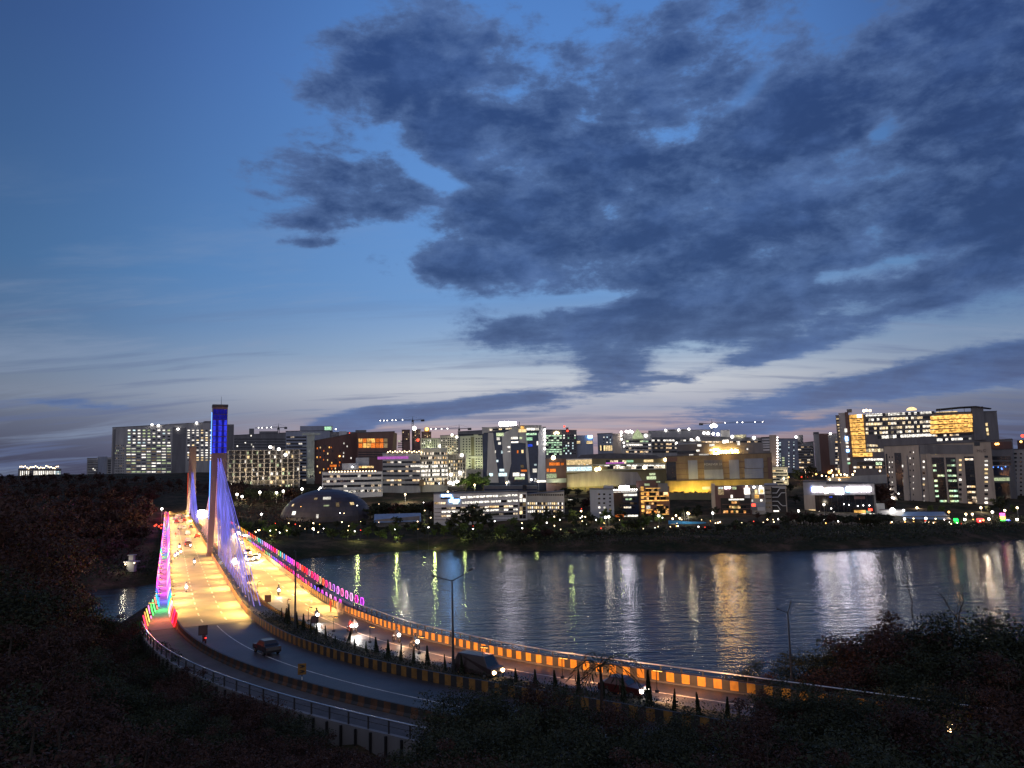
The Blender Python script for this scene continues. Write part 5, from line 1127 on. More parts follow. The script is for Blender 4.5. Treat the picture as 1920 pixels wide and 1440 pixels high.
b.lamps([(1662, 725), (1695, 735), (1700, 745), (1735, 720), (1612, 725)], .5, 'led_line', off=.8); b.rect(1590, 470, 1800, 545, 'maroon', 'roof_storey', .4, .6); b.lamps([(1640, 494), (1660, 492), (1890, 470)], 1.0, 'lamp_gold'); b.lamps([(1905, 412)], 1.3, 'lamp_red')
b = Bld('grey_flats', 'grey apartment tower with a ladder of small dark windows at the right edge', 1762, 2120, 552, 510, 24, 'grey_wall', Z6, base=1110, yt1=540)
b.grid(1800, 570, 1860, 1060, 1, 12, .55, .35, 0, ['lit_white']); b.grid(1860, 570, 2100, 1060, 4, 12, .3, .35, .06, ['lit_dim']); b.wing(1840, 2200, 455, 'maroon', 8, 14, y1t=430)

# ------------------------------------------------------------------ front row on the far shore
# glass dome
cpt = aty(603, 985, 455); gz = tz(cpt[0], cpt[1]); RXY = 86/1442*455; top = aty(603, 921, 455)[2]
d_ = empty('dome_building', (cpt[0], cpt[1]+12, gz-1)); tag(d_, 'dark faceted glass dome building with a few lit panes beside the bridge', 'building')
Hd = top-gz+1; mb = MB(); fr = MB(); lits = []
nA, nZ = 40, 9; zc = Hd*1.06
def dpt(i, k):
    t = k/nZ*0.93*math.pi/2; a = 2*math.pi*i/nA; return (RXY*1.02*math.cos(t)*math.cos(a), RXY*0.8*math.cos(t)*math.sin(a), zc*math.sin(t))
for i in range(nA):
    for k in range(nZ):
        q = [dpt(i, k), dpt(i+1, k), dpt(i+1, k+1), dpt(i, k+1)]; c = np.mean(q, 0)
        q2 = [tuple(c+(np.array(v)-c)*0.955) for v in q]
        mb.quad(*q2)
        fr.quad(*[tuple(np.array(v)*0.994) for v in q])
fr.prism([dpt(i, nZ)[:2] for i in range(nA)], dpt(0, nZ)[2]-.1, dpt(0, nZ)[2]+.5)
M['dome_glass'] = surf('dome_glass', (0.055, 0.05, 0.062), 0.42, var=0.5, scale=0.12, spec=0.4)
mb.build('glass_panes', M['dome_glass'], d_); fr.build('frame', M['dark_steel'], d_)
for px, py, w_, h_ in ((551, 962, 8, 7), (595, 968, 4, 7), (633, 946, 6, 9), (613, 934, 14, 7), (549, 947, 4, 5), (539, 947, 3, 5), (660, 944, 8, 6), (612, 948, 10, 3), (592, 935, 6, 5)):
    # find the point of the shell seen there
    D = ray(px, py); D = D/np.linalg.norm(D); o_ = np.array([0, 0, HC])-np.array(d_.location); s_ = np.array([RXY*1.03, RXY*.81, zc*1.01])
    A = ((D/s_)**2).sum(); B = 2*((D/s_)*(o_/s_)).sum(); C_ = ((o_/s_)**2).sum()-1; disc = B*B-4*A*C_
    if disc < 0: continue
    P = o_+D*((-B-disc**.5)/(2*A)); n_ = P/s_**2; n_ /= np.linalg.norm(n_); rt = np.cross(n_, (0, 0, 1)); rt /= np.linalg.norm(rt); u_ = np.cross(rt, n_); k = 455/1442
    q = MB(); a_, b_ = rt*w_*k/2, u_*h_*k/2; q.quad(P-a_-b_, P+a_-b_, P+a_+b_, P-a_+b_); q.build('lit_pane', M[rng.choice(('lit_lime', 'lit_dim', 'lit_white', 'lit_warm'))], d_)

# long blue shed
b = Bld('long_shed', 'long low shed with a blue sheet roof between the dome and the white office', 20, 462, 1252, 425, 14, 'dark_wall', Z3, yt1=1215, roof=False, base=1290)
a, t = b.uv(20, 1238); c, t2 = b.uv(462, 1205); mb = MB(); z0 = b.uv(240, 1270)[1]; zr_ = b.uv(240, 1205)[1]
mb.add([(-.8, -1, z0), (b.W+.8, -1, z0), (b.W+.8, 8, zr_+.5), (-.8, 8, zr_+.5), (-.8, -1, z0-.3), (b.W+.8, -1, z0-.3), (b.W+.8, 8, zr_+.2), (-.8, 8, zr_+.2)], [(0, 1, 2, 3), (7, 6, 5, 4), (0, 4, 5, 1), (1, 5, 6, 2), (3, 2, 6, 7), (0, 3, 7, 4)]); b.part(mb, 'sheet_roof', 'blue_sheet')
# white low office
b = Bld('white_office', 'low white office with bright ribbon windows and blue roof signs facing the lake', 880-2, 6032, 985, 430, 18, 'white_wall', (700-880*.125*0, 880, .125), base=1) if False else Bld('white_office', 'low white office with bright ribbon windows and blue signs facing the lake', 905, 2180, 375, 430, 18, 'white_wall', ZC, yt1=335, base=760)
b.ribbon(1300, 405, 2170, 440, 'r_lit', 3.5, y0r=370, y1r=402); b.ribbon(1010, 425, 1280, 448, 'r_mix', 2); b.ribbon(915, 488, 1090, 525, 'r_mix', 2); b.ribbon(1185, 485, 1280, 525, 'lit_cool', 4); b.ribbon(1320, 482, 2170, 520, 'r_lit', 3.2, y0r=452, y1r=486)
for y, mt in ((570, 'r_mix'), (622, 'r_lit'), (685, 'r_mix')): b.ribbon(1020, y, 2170, y+34, mt, 2.6, y0r=y-38, y1r=y-6)
b.rect(1025, 378, 1058, 408, 'sign_cyan', 'sign_emblem', .4, .3); b.rect(1068, 380, 1175, 402, 'sign_cyan', 'sign_board', .4, .3); b.rect(1165, 420, 1195, 446, 'sign_cyan', 'sign_emblem', .4, .3); b.rect(1140, 448, 1285, 490, 'sign_cyan', 'sign_board', .4, .3)
b.bands(915, 540, 2175, 760, 4, .12, 'dark_glass', None)
b = Bld('stair_link', 'glazed stair link of square panes between the white office and its right wing', 2180, 2300, 345, 430, 12, 'white_wall', ZC, base=760); b.grid(2190, 370, 2290, 740, 2, 6, .8, .82, .35, ['lit_warm', 'lit_white', 'lit_dim'])
b = Bld('slope_roof_office', 'grey office wing with a rising roof line and rows of lit square windows', 2300, 2860, 390, 432, 18, 'grey_wall', ZC, yt1=335, base=790)
b.grid(2310, 368, 2850, 400, 20, 1, .5, .6, 0, ['lit_white']); 
for y, p_, mts in ((505, .85, ['lit_white', 'lit_warm']), (565, .9, ['lit_warm', 'lit_white', 'lit_warm']), (625, .6, ['lit_white', 'lit_warm'])): b.grid(2310, y-14, 2850, y+28, 18, 1, .62, .8, p_, mts)
b = Bld('dark_podium', 'low dark building with mirrored glass between the glass tower and the white office', 1660, 2460, 262, 510, 20, 'dark_wall', ZC, base=400); b.bands(1665, 275, 2455, 360, 2, .6, 'blue_glass'); b.rect(2240, 230, 2300, 340, 'dark_glass', 'glass_lobby', .5, .4)
# grey blue tower block, glass block, orange balcony block
b = Bld('blue_grey_flats', 'small blue grey apartment block with few windows near the shore', 45, 400, 222, 430, 15, 'blue_grey', ZD, base=650); b.wing(258, 402, 165, 'blue_grey', 2, 10)
b.grid(150, 260, 300, 460, 2, 3, .35, .3, 0, ['lit_white']); b.wins([(190, 492, 30, 28), (268, 492, 30, 28), (200, 570, 24, 18)], 10, 10, 'lit_white'); b.grid(320, 270, 380, 600, 1, 6, .4, .3, .15, ['lit_dim'])
b = Bld('glass_showroom', 'dark blue glass showroom with a white roof sign beside the orange lit block', 402, 770, 248, 430, 16, 'blue_glass', ZD, base=660)
b.rect(400, 252, 752, 264, 'lit_white', 'roof_edge_light', .6, .4); b.rect(405, 270, 545, 590, 'dark_glass', 'glass_panel', .3, .3); b.rect(555, 288, 755, 320, 'lit_white', 'lit_band', .3, .3); b.ribbon(580, 350, 730, 382, 'r_lime', 2); b.ribbon(540, 412, 760, 448, 'r_dark', 2); b.ribbon(555, 475, 725, 505, 'r_mix', 2); b.grid(408, 290, 420, 590, 1, 6, .9, .5, .8, ['lit_cool']); b.wins([(450, 498, 18, 14), (478, 500, 30, 10)], 9, 9, 'lit_white')
b.rect(432, 596, 560, 655, 'lit_orange', 'shop_front', .8, .5); b.ribbon(562, 600, 770, 650, 'lit_white', 2); b.rect(490, 172, 640, 232, 'sign_white', 'roof_sign', -1, .6); b.rect(555, 165, 605, 176, 'sign_white', 'roof_sign', -1, .6); b.lamps([(400+i*26, 228) for i in range(4)]+[(665+i*28, 222) for i in range(4)], .4, 'lamp_white')

b = Bld('balcony_block', 'small block with glowing orange balconies and dark roof house near the shore', 782, 1235, 195, 430, 15, 'brown', ZD, base=660)
b.block(742, 95, 1068, 192, 'maroon', 'roof_house', 1, 9); b.block(1070, 135, 1218, 250, 'dark_wall', 'roof_house', -.6, 8); b.rect(866, 132, 944, 166, 'lit_lime', 'roof_sign', -.5, .3); b.wins([(1072, 108, 60, 22)], 10, 10, 'lit_lime')
for (x0, y0, x1, y1) in ((880, 200, 1105, 206), (820, 256, 1085, 264), (815, 318, 1230, 330), (815, 380, 1230, 396), (1050, 512, 1232, 524), (965, 586, 1232, 598), (1050, 450, 1150, 460), (890, 520, 990, 530)): b.rect(x0, y0, x1, y1, 'lit_gold', 'balcony_light', 1.4, .4)
for (x0, y0, x1, y1) in ((880, 206, 1105, 250), (890, 264, 1085, 314), (1100, 264, 1230, 316), (890, 330, 1090, 378), (1110, 330, 1225, 378), (890, 410, 1050, 450), (1055, 470, 1225, 510), (1055, 530, 1225, 584), (890, 540, 1050, 584)): b.ribbon(x0, y0, x1, y1, 'r_orange', 1.6, out=.2)
b.rect(818, 180, 862, 600, 'lit_gold', 'stair_light', .5, .3); 
for y in (240, 300, 360, 430, 500, 560): b.rect(812, y, 868, y+22, 'brown', 'stair_landing', .9, .6)
b.rect(895, 465, 955, 512, 'lit_white', 'lit_window', .5, .3); b.rect(1155, 262, 1215, 300, 'lit_warm', 'lit_window', .5, .3); b.rect(990, 610, 1062, 660, 'lit_orange', 'shop_front', .8, .4)
# retaining slope below the mall stays as ground; olive garden wall
b = Bld('garden_wall', 'long olive garden wall on the slope below the mall', 1230, 1860, 275, 490, 1.2, 'olive', ZD, base=560, cat='wall', roof=False); b.flood(1400, 540, (0, 6, 3), 4500, (1, .78, .35), 140, 8); b.flood(1700, 540, (0, 6, 3), 4500, (1, .78, .35), 140, 8)
b = Bld('low_terrace_wall', 'olive wall strip between the office wing and the blue grey flats', 2860, 3300, 430, 480, 1.2, 'olive', ZC, base=720, cat='wall', roof=False); b.flood(3050, 700, (0, 5, 3), 3500, (1, .8, .35), 140, 6); b.rect(2920, 448, 3020, 462, 'lit_white', 'lit_strip', .3, .2)
# advert covered block with maze panel
b = Bld('billboard_block', 'block with crowded lit shop boards on top and orange lit storeys below', 105, 915, 345, 430, 18, 'grey_wall', ZE, base=740)
b.wing(105, 160, 215, 'beige', -.3, 12); b.wing(160, 700, 250, 'maroon', -.5, 12, 'upper_storey'); b.wing(495, 910, 240, 'dark_wall', .5, 12, 'upper_storey')
b.rect(255, 430, 695, 735, 'black', 'dark_front', .7, .6); b.rect(165, 300, 690, 425, 'maroon', 'board_wall', .9, .4)
for (x0, y0, x1, y1, mt) in ((210, 260, 295, 380, 'lit_dim'), (218, 265, 285, 290, 'lit_cool'), (310, 262, 392, 288, 'sign_white'), (400, 382, 432, 430, 'lit_white'), (600, 278, 690, 375, 'lit_white'), (610, 380, 690, 430, 'white_wall'), (762, 305, 800, 370, 'lit_warm'), (758, 380, 822, 432, 'lit_gold'), (818, 270, 900, 365, 'lit_white'), (835, 300, 890, 360, 'lit_gold'), (835, 380, 900, 432, 'brown'), (420, 262, 485, 300, 'lit_lime'), (700, 560, 800, 610, 'dark_wall'), (800, 565, 910, 620, 'white_wall'), (700, 500, 910, 560, 'blue_grey')): b.rect(x0, y0, x1, y1, mt, 'shop_board', 1.2, .3)
for y, xs in ((495, (370, 535)), (565, (335, 630)), (635, (285, 630)), (700, (455, 660))): b.ribbon(xs[0], y-20, xs[1], y+22, 'r_orange', 1.4, out=.9); b.rect(270, y+24, 690, y+32, 'brown', 'floor_edge', 1.2, .4)
b.rect(370, 440, 600, 462, 'lit_white', 'lit_sign', 1.0, .2); b.rect(715, 515, 770, 555, 'lamp_red', 'red_board', 1.3, .3); b.wins([(725, 470, 26, 34), (860, 465, 34, 30), (175, 488, 12, 22), (195, 488, 12, 22), (130, 555, 10, 20), (188, 555, 10, 20), (235, 555, 10, 20), (165, 622, 10, 18), (210, 622, 10, 18), (145, 685, 10, 20), (165, 685, 10, 20)], 9, 9, 'lit_white')
b.lamps([(640, 262), (750, 268), (850, 258)], .8, 'lamp_white', off=1.5)
b.rect(315, 725, 525, 800, 'shop_white', 'shop_front', 1.5, .6); b.rect(530, 745, 660, 850, 'shop_gold', 'shop_front', 1.5, .5); b.rect(470, 680, 655, 722, 'shop_gold', 'shop_fascia', 1.4, .4); b.rect(660, 745, 760, 800, 'lit_warm', 'shop_front', 1.5, .5); b.rect(590, 800, 640, 845, 'lamp_red', 'red_board', 2.0, .2)
b2 = Bld('maze_panel_block', 'beige block with a black panel of white bent lines', 905, 1228, 248, 430, 16, 'beige', ZE, base=740)
b2.rect(1016, 262, 1225, 640, 'black', 'line_panel', .5, .6)
for pts_ in (((1025, 355), (1090, 355), (1112, 320), (1135, 285)), ((1025, 418), (1110, 416), (1140, 375), (1160, 352), (1222, 350)), ((1025, 478), (1110, 478), (1150, 525), (1180, 545), (1240, 545)), ((1025, 542), (1100, 542), (1130, 585), (1145, 610)), ((1020, 268), (1222, 268)), ((1140, 285), (1222, 284))):
    q = MB(); q.tube([(u, -.62, z) for u, z in (b2.uv(*p) for p in pts_)], .22, 5); b2.part(q, 'bent_line', 'lit_dim' if False else 'white_wall')
b2.grid(915, 280, 1010, 600, 5, 5, .12, .12, .5, ['lit_dim']); b2.rect(1040, 615, 1125, 635, 'lit_white', 'shop_front', .8, .3); b2.rect(905, 210, 1100, 262, 'blue_grey', 'roof_house', -1, 4)
# purple sign hall
b = Bld('sign_hall', 'wide dark glass hall with three glowing white sign bars on its fascia', 58, 1345, 318, 430, 22, 'dark_wall', ZF, yt1=360, base=910)
b.rect(62, 330, 480, 560, 'grey_wall', 'corner_wall', .5, .5); b.rect(78, 560, 275, 905, 'beige', 'stone_end', .6, .6); b.grid(160, 640, 260, 790, 2, 2, .3, .4, 0, ['lit_white']); b.rect(275, 362, 1340, 555, 'grey_wall', 'fascia', .8, .8); b.rect(278, 562, 1335, 880, 'dark_glass', 'glass_front', .4, .4)
for x in range(360, 1330, 106): b.rect(x, 562, x+5, 880, 'dark_steel', 'mullion', .55, .2)
for (x0, y0, x1, y1, mt) in ((222, 425, 410, 490, 'sign_white'), (208, 415, 226, 480, 'sign_blue'), (438, 440, 505, 520, 'shop_white'), (505, 436, 770, 492, 'sign_white'), (645, 494, 780, 542, 'sign_white'), (835, 414, 1272, 490, 'sign_white'), (828, 418, 905, 500, 'sign_cyan')): b.rect(x0, y0, x1, y1, mt, 'sign_bar', 1.2, .3)
b.rect(525, 585, 580, 602, 'lit_blue', 'lit_sign', .8, .2); b.rect(975, 580, 1170, 632, 'maroon', 'lobby', .7, .2); b.wins([(985, 590, 22, 32), (1115, 588, 46, 34)], 9, 9, 'lit_warm'); b.lamps([(790, 722), (880, 735), (1040, 755), (1140, 745), (1250, 745), (560, 800), (350, 855), (612, 870)], .35, 'lamp_white', off=1)
b.rect(270, 888, 1335, 900, 'lit_white', 'canopy_edge', 4, 4.2); b.rect(975, 830, 1180, 885, 'lit_gold', 'lit_shop', .9, .3); b.rect(1190, 838, 1270, 872, 'lit_green', 'green_board', 1.1, .2); b.rect(1230, 800, 1300, 840, 'lamp_red', 'red_board', 1.1, .2); b.rect(160, 820, 280, 890, 'lit_warm', 'lit_entrance', .8, .2)
# raised road edge with parapet behind it
b = Bld('raised_road_wall', 'long pale parapet wall of the raised road behind the sign hall', 480, 1560, 240, 600, 3, 'grey_wall', ZF, yt1=190, base=420, cat='wall', roof=False); b.rect(640, 238, 910, 248, 'lit_gold', 'lit_strip', .3, .2)
b.lamps([(395, 210), (595, 200), (660, 200), (735, 190), (845, 205), (710, 280), (535, 280), (985, 130), (1440, 125)], .8, 'lamp_warm', off=1)
b = Bld('tent_store', 'pale round topped store beside the sign hall', 1320, 1520, 720, 425, 8, 'white_wall', ZF, base=900, roof=False)
b = Bld('lit_kiosk', 'white kiosk under a strong floodlight by the promenade', 1440, 1870, 835, 415, 5, 'white_wall', ZF, base=910); b.lamps([(1665, 830)], 1.7, 'lamp_white', off=2); b.lamps([(1865, 835)], .7, 'lamp_white', off=1); point(b.root, tuple((lambda q: (q[0], -3.0, q[1]))(b.uv(1665, 800))), 500, (1, .95, .85), .8, 'kiosk_light')
ZG = (1680, 930, .125)
b = Bld('promenade_pavilion', 'long pavilion with a grey blue sheet roof on the lake promenade', 70, 790, 300, 405, 8, 'dark_wall', ZG, yt1=300, base=400, roof=False)
z0 = b.uv(400, 340)[1]; zr_ = b.uv(400, 245)[1]; mb = MB(); mb.add([(-1, -2, z0), (b.W+1, -2, z0), (b.W-2, 6, zr_), (2, 6, zr_), (-1, -2, z0-.25), (b.W+1, -2, z0-.25), (b.W-2, 6, zr_-.3), (2, 6, zr_-.3)], [(0, 1, 2, 3), (7, 6, 5, 4), (0, 4, 5, 1), (1, 5, 6, 2), (3, 2, 6, 7), (0, 3, 7, 4)]); b.part(mb, 'sheet_roof', 'blue_sheet')
b.ribbon(150, 345, 780, 362, 'r_warm', 2)

# tents and canopies near the shore
def tent(px, py0, py1, wpx, Y, mat, label):
    base = aty(px, py1, Y); topz = aty(px, py0, Y)[2]; g_ = tz(base[0], base[1]); g_ = max(g_, base[2]-1); w = wpx/F*Y/2
    t_ = empty('tent', (base[0], base[1], g_)); tag(t_, label, 'tent'); H_ = topz-g_
    mb = MB(); n = 8
    prof = [(w*math.sqrt(2), 2.4), (w*.75, H_*.55), (w*.35, H_*.8), (.08, H_)]
    vs = []; fs = []
    for r_, z_ in prof:
        for k in range(4): a = math.pi/4+k*math.pi/2; vs.append((r_*math.cos(a), r_*math.sin(a), z_))
    for i in range(3):
        for k in range(4): fs.append((i*4+k, i*4+(k+1) % 4, i*4+4+(k+1) % 4, i*4+4+k))
    mb.add(vs, fs); mb.build('canopy', M[mat], t_)
    for sx in (-1, 1):
        for sy in (-1, 1): q = MB(); q.tube([(sx*w*.98, sy*w*.98, 0), (sx*w*.98, sy*w*.98, 2.4)], .08, 5); q.build('pole', M['dark_steel'], t_)
M['canvas'] = surf('canvas', (0.34, 0.40, 0.36), 0.8, var=.15)
tent(1213, 971, 985, 20, 395, 'canvas', 'pale peaked tent on the shore below the orange balcony block')
b = Bld('hoarding', 'bright blue sheet hoarding with masts on the shore', 1225, 1790, 690, 392, 1.5, 'tarpaulin', ZD, yt1=715, base=770, cat='fence', roof=False)
for i, x in enumerate((1430, 1465, 1495, 1525)): q = MB(); u, z = b.uv(x, 575); q.tube([(u, 2, 0), (u, 2, z)], .12, 5); b.part(q, 'mast', 'steel')
b.lamps([(1340, 612), (1535, 585), (1290, 660), (1395, 655)], .6, 'lamp_warm', off=-1.5); b.rect(1270, 740, 1330, 790, 'lit_gold', 'lit_gap', .2, .2)
b.flood(1500, 640, (0, 3, -5), 2500, (1, .95, .8), 150, 4)

# light sculptures on the promenade
def sculpture(name, px0, px1, py0, py1, Y, cols, label):
    p0 = aty((px0+px1)/2, py1, Y); z1 = aty((px0+px1)/2, py0, Y)[2]; r_ = (px1-px0)/F*Y/2; g_ = max(tz(p0[0], p0[1]), p0[2]-.6)
    o = empty(name, (p0[0], p0[1], g_)); tag(o, label, 'light sculpture'); H_ = z1-g_; n = len(cols)
    for i, c in enumerate(cols):
        q = MB(); q.lathe([(r_*(.85 if i else .7), H_*(i+.04)/n), (r_, H_*(i+.5)/n), (r_*.85, H_*(i+.97)/n)], 10); e = q.build('lit_section', M['sculpt_any'], o); e.color = (*c, 1)
    q = MB(); q.tube([(0, 0, -.8), (0, 0, H_+.3)], .1, 5); q.build('core_pole', M['dark_steel'], o); return o
M['sculpt_any'] = lit('sculpt_any', (1, 1, 1), 4.0, sample=True, lo=1, tex=0, objcol=True)
sculpture('light_column', 1877, 1886, 962, 987, 392, [(.1, 1, .1), (.6, .9, .1), (1, .5, .1), (1, .1, .25), (1, .1, .6)], 'tall rainbow light column at the right end of the promenade')
sculpture('light_column', 1888, 1895, 974, 987, 392, [(.08, .12, 1), (.3, .35, 1)], 'short blue light column beside the rainbow one')
sculpture('light_column', 1789, 1797, 972, 983, 390, [(.02, .8, .06), (.02, .9, .1)], 'green light column on the promenade edge')
sculpture('light_column', 1833, 1845, 972, 985, 390, [(1, .04, .04), (1, .06, .06)], 'red light column on the promenade edge')
sculpture('light_column', 1752, 1756, 978, 984, 390, [(1, .5, .2)], 'small amber light column left of the green one')
# promenade edge: kerb wall with a pale railing, posts and lamps
def shore_z(px, py): return aty(px, py, 388)
pw = empty('promenade_railing', tuple(aty(1790, 985, 388))); tag(pw, 'pale railing along the lake promenade under the light columns', 'railing'); po = Vector(pw.location)
pts_ = [Vector(aty(x, 985.5-(x-1680)*.004, 388)) for x in range(1560, 1960, 20)]
q = MB(); q.tube([p_-po for p_ in pts_], .14, 5); q.build('top_rail', M['white_wall'], pw)
for p_ in pts_[::1]: q = MB(); q.tube([p_-po, p_-po-Vector((0, 0, 2.0))], .1, 5); q.build('post', M['steel'], pw)

# ------------------------------------------------------------------ trees
M['bark'] = surf('bark', (0.045, 0.034, 0.026), 0.95, var=.4, scale=2, bump=.6, bscale=6)
def leafmat(name, col, var=.5):
    m, t, o = newmat(name)
    p = node(t, 'ShaderNodeBsdfPrincipled'); t.links.new(p.outputs[0], o.inputs[0]); p.inputs['Roughness'].default_value = .7; p.inputs['Specular IOR Level'].default_value = .25
    g = node(t, 'ShaderNodeNewGeometry'); oi = node(t, 'ShaderNodeObjectInfo')
    a = node(t, 'ShaderNodeMath', operation='MULTIPLY_ADD'); t.links.new(oi.outputs['Random'], a.inputs[0]); a.inputs[1].default_value = .6; t.links.new(g.outputs['Random Per Island'], a.inputs[2])
    mr = node(t, 'ShaderNodeMapRange'); t.links.new(a.outputs[0], mr.inputs[0]); mr.inputs[2].default_value = 1.6; mr.inputs[3].default_value = 1-var; mr.inputs[4].default_value = 1+var
    s_ = node(t, 'ShaderNodeVectorMath', operation='SCALE'); s_.inputs[0].default_value = col; t.links.new(mr.outputs[0], s_.inputs['Scale']); t.links.new(s_.outputs[0], p.inputs['Base Color'])
    return m
M['leaf'] = leafmat('leaf', (0.027, 0.034, 0.017)); M['leaf_reddened'] = leafmat('leaf_reddened', (0.048, 0.024, 0.018)); M['leaf_fresh'] = leafmat('leaf_fresh', (0.075, 0.11, 0.03)); M['needle'] = leafmat('needle', (0.03, 0.042, 0.022))  # second leaf tone: red veil of lens flare put into its colour
def crown_mesh(name, rx, rz, n, leaf, seed, mat, clumps=26, gap=.35):
    """leaf clumps through an uneven crown volume, radius rx, height 2*rz, centred on the origin"""
    r = np.random.RandomState(seed); cs = []
    while len(cs) < clumps:
        v = r.uniform(-1, 1, 3); d = np.linalg.norm(v)
        if d < 1 and d > .25: cs.append(v*np.array([rx, rx, rz])*(.55+.5*r.rand()))
    cs = np.array(cs); rad = r.uniform(.16, .40, clumps)*rx
    k = r.randint(0, clumps, n); d = r.normal(size=(n, 3)); d /= np.linalg.norm(d, axis=1)[:, None]
    P = cs[k]+d*(rad[k]*(r.rand(n)**.45))[:, None]*np.array([1, 1, .75])
    a = r.normal(size=(n, 3)); a /= np.linalg.norm(a, axis=1)[:, None]; b_ = np.cross(a, r.normal(size=(n, 3))); b_ /= np.linalg.norm(b_, axis=1)[:, None]
    L = leaf*(.45+1.3*r.rand(n)**2)[:, None]
    V = np.stack([P-a*L, P+b_*L*.45, P+a*L, P-b_*L*.45], 1).reshape(-1, 3)
    me = bpy.data.meshes.new(name); me.from_pydata(V.tolist(), [], np.arange(4*n).reshape(n, 4).tolist()); me.materials.append(mat); me.update(); return me, cs
def tree_proto(kind, h, rx, rz, n, leaf, seed, mat, label, group, clumps=26):
    o = empty(kind, (0, 0, -500)); tag(o, label, 'tree', group); me, cs = crown_mesh(kind+'_crown', rx, rz, n, leaf, seed, mat, clumps); zc = h-rz
    link('crown', me, o, (0, 0, zc)); r = random.Random(seed); mb = MB(); f = (r.uniform(-.3, .3), r.uniform(-.3, .3), zc-rz*.4)
    mb.tube([(0, 0, -.6), (f[0]*.4, f[1]*.4, f[2]*.5), f], [h*.035, h*.028, h*.022], 7)
    for c in cs[:9]: mb.tube([f, ((f[0]+c[0])*.5, (f[1]+c[1])*.5, (f[2]+zc+c[2])*.5-.1), (c[0], c[1], zc+c[2])], [h*.016, h*.010, h*.004], 5)
    mb.build('trunk', M['bark'], o); return o
PROT = {}
def proto(key, *a):
    PROT[key] = [tree_proto(*a[:5], a[5], 100+i*17+len(PROT)*7, *a[7:]) for i in range(3)]
proto('far', 'broadleaf_tree', 8.0, 3.6, 3.1, 900, .42, 0, M['leaf'], 'x', None, 18)
proto('reddened', 'woodland_tree', 9.0, 4.4, 3.4, 1100, .46, 0, M['leaf_reddened'], 'x', None, 20)
proto('near', 'hillside_tree', 7.5, 3.4, 3.0, 11000, .085, 0, M['leaf'], 'x', None, 46)
proto('neard', 'hillside_tree', 7.5, 3.4, 3.0, 11000, .085, 0, M['leaf_reddened'], 'x', None, 46)
proto('fresh', 'garden_tree', 6.0, 2.8, 2.4, 900, .34, 0, M['leaf_fresh'], 'x', None, 18)
USED = {}
def plant(key, x, y, h, label, group=None, z=None, wide=1.0, cat='tree'):
    pr = rng.choice(PROT[key]); base_h = {'far': 8, 'reddened': 9, 'near': 7.5, 'neard': 7.5, 'fresh': 6}[key]; s = h/base_h
    zz = tz(x, y) if z is None else z
    r = dup(pr, (x, y, zz-.2), rng.uniform(0, 6.28), s, label, group); r.scale = (s*wide, s*wide, s); r['category'] = cat; return r
def ztop(px, py, Y): return aty(px, py, Y)
# left bank: woods of separate trees rolling down to the water
LW = 'red tinted dark tree in the woods left of the bridge'; 
cnt = 0
for row, (Y, py, n) in enumerate(((560, 902, 26), (500, 908, 24), (450, 918, 24), (405, 934, 22), (365, 956, 20), (330, 980, 18), (300, 1010, 14))):
    for i in range(n):
        px = -40+i*(470+40)/n+rng.uniform(-9, 9)
        if px > 298 and row >= 2: px = rng.uniform(-40, 296)
        Yj = Y+rng.uniform(-16, 16); p_ = aty(px, py+rng.uniform(-5, 6), Yj)
        g_ = tz(p_[0], p_[1])
        if sdist(np.array([p_[0]]), np.array([p_[1]]))[0] < 3: continue
        h = min(13, max(5.5, p_[2]-g_)); h = h if row else max(6, min(12, p_[2]-g_))
        rd_ = np.min(np.hypot(RX-p_[0], RY-p_[1]))
        if rd_ < 19: continue
        plant('reddened', p_[0], p_[1], h, LW, 'trees in the dark woods left of the bridge', z=max(g_, p_[2]-h), wide=1.15)
# trees left of the bridge near the camera, up to the left edge
for (px, py, Y, h) in ((-30, 905, 95, 12), (25, 900, 110, 13), (70, 960, 105, 11), (110, 1010, 125, 10), (40, 1000, 88, 11), (140, 1090, 118, 9), (90, 1080, 98, 10), (-10, 1060, 75, 10), (170, 1130, 104, 8), (120, 1150, 88, 8.5), (215, 1150, 112, 7), (60, 1140, 74, 9), (250, 1185, 100, 6), (200, 1200, 86, 7), (150, 1215, 72, 7.5),
      (90, 1220, 62, 8), (10, 1180, 60, 9), (270, 1230, 78, 6), (215, 1260, 66, 6.5), (310, 1275, 70, 5), (150, 1280, 56, 7), (60, 1290, 50, 7.5), (-20, 1270, 46, 8), (350, 1310, 62, 5), (280, 1320, 56, 6), (210, 1340, 49, 6), (120, 1350, 43, 6.5), (30, 1360, 38, 7), (420, 1345, 57, 4.5), (480, 1362, 53, 4.5), (390, 1370, 50, 5), (320, 1385, 45, 5), (540, 1385, 48, 4), (460, 1400, 44, 4.5), (610, 1405, 45, 4), (250, 1400, 39, 5.5), (160, 1410, 34, 5.5), (70, 1415, 31, 6), (690, 1420, 42, 3.6), (560, 1425, 38, 4), (400, 1430, 36, 5), (760, 1428, 40, 3.4), (640, 1440, 34, 4), (300, 1445, 31, 5), (490, 1450, 32, 4), (740, 1455, 32, 3.6), (20, 1450, 26, 5), (200, 1460, 26, 5)):
    p_ = aty(px, py, Y); g_ = tz(p_[0], p_[1]); z = min(g_, p_[2]-h*.75)
    hh = max(h, p_[2]-z) if p_[2]-z < h*1.6 else h*1.6
    plant(rng.choice(('neard', 'near', 'neard')), p_[0], p_[1], hh, 'dark hillside tree below the left railing, lower left of the photo', 'dark trees filling the slope at lower left', z=p_[2]-hh, wide=1.25)
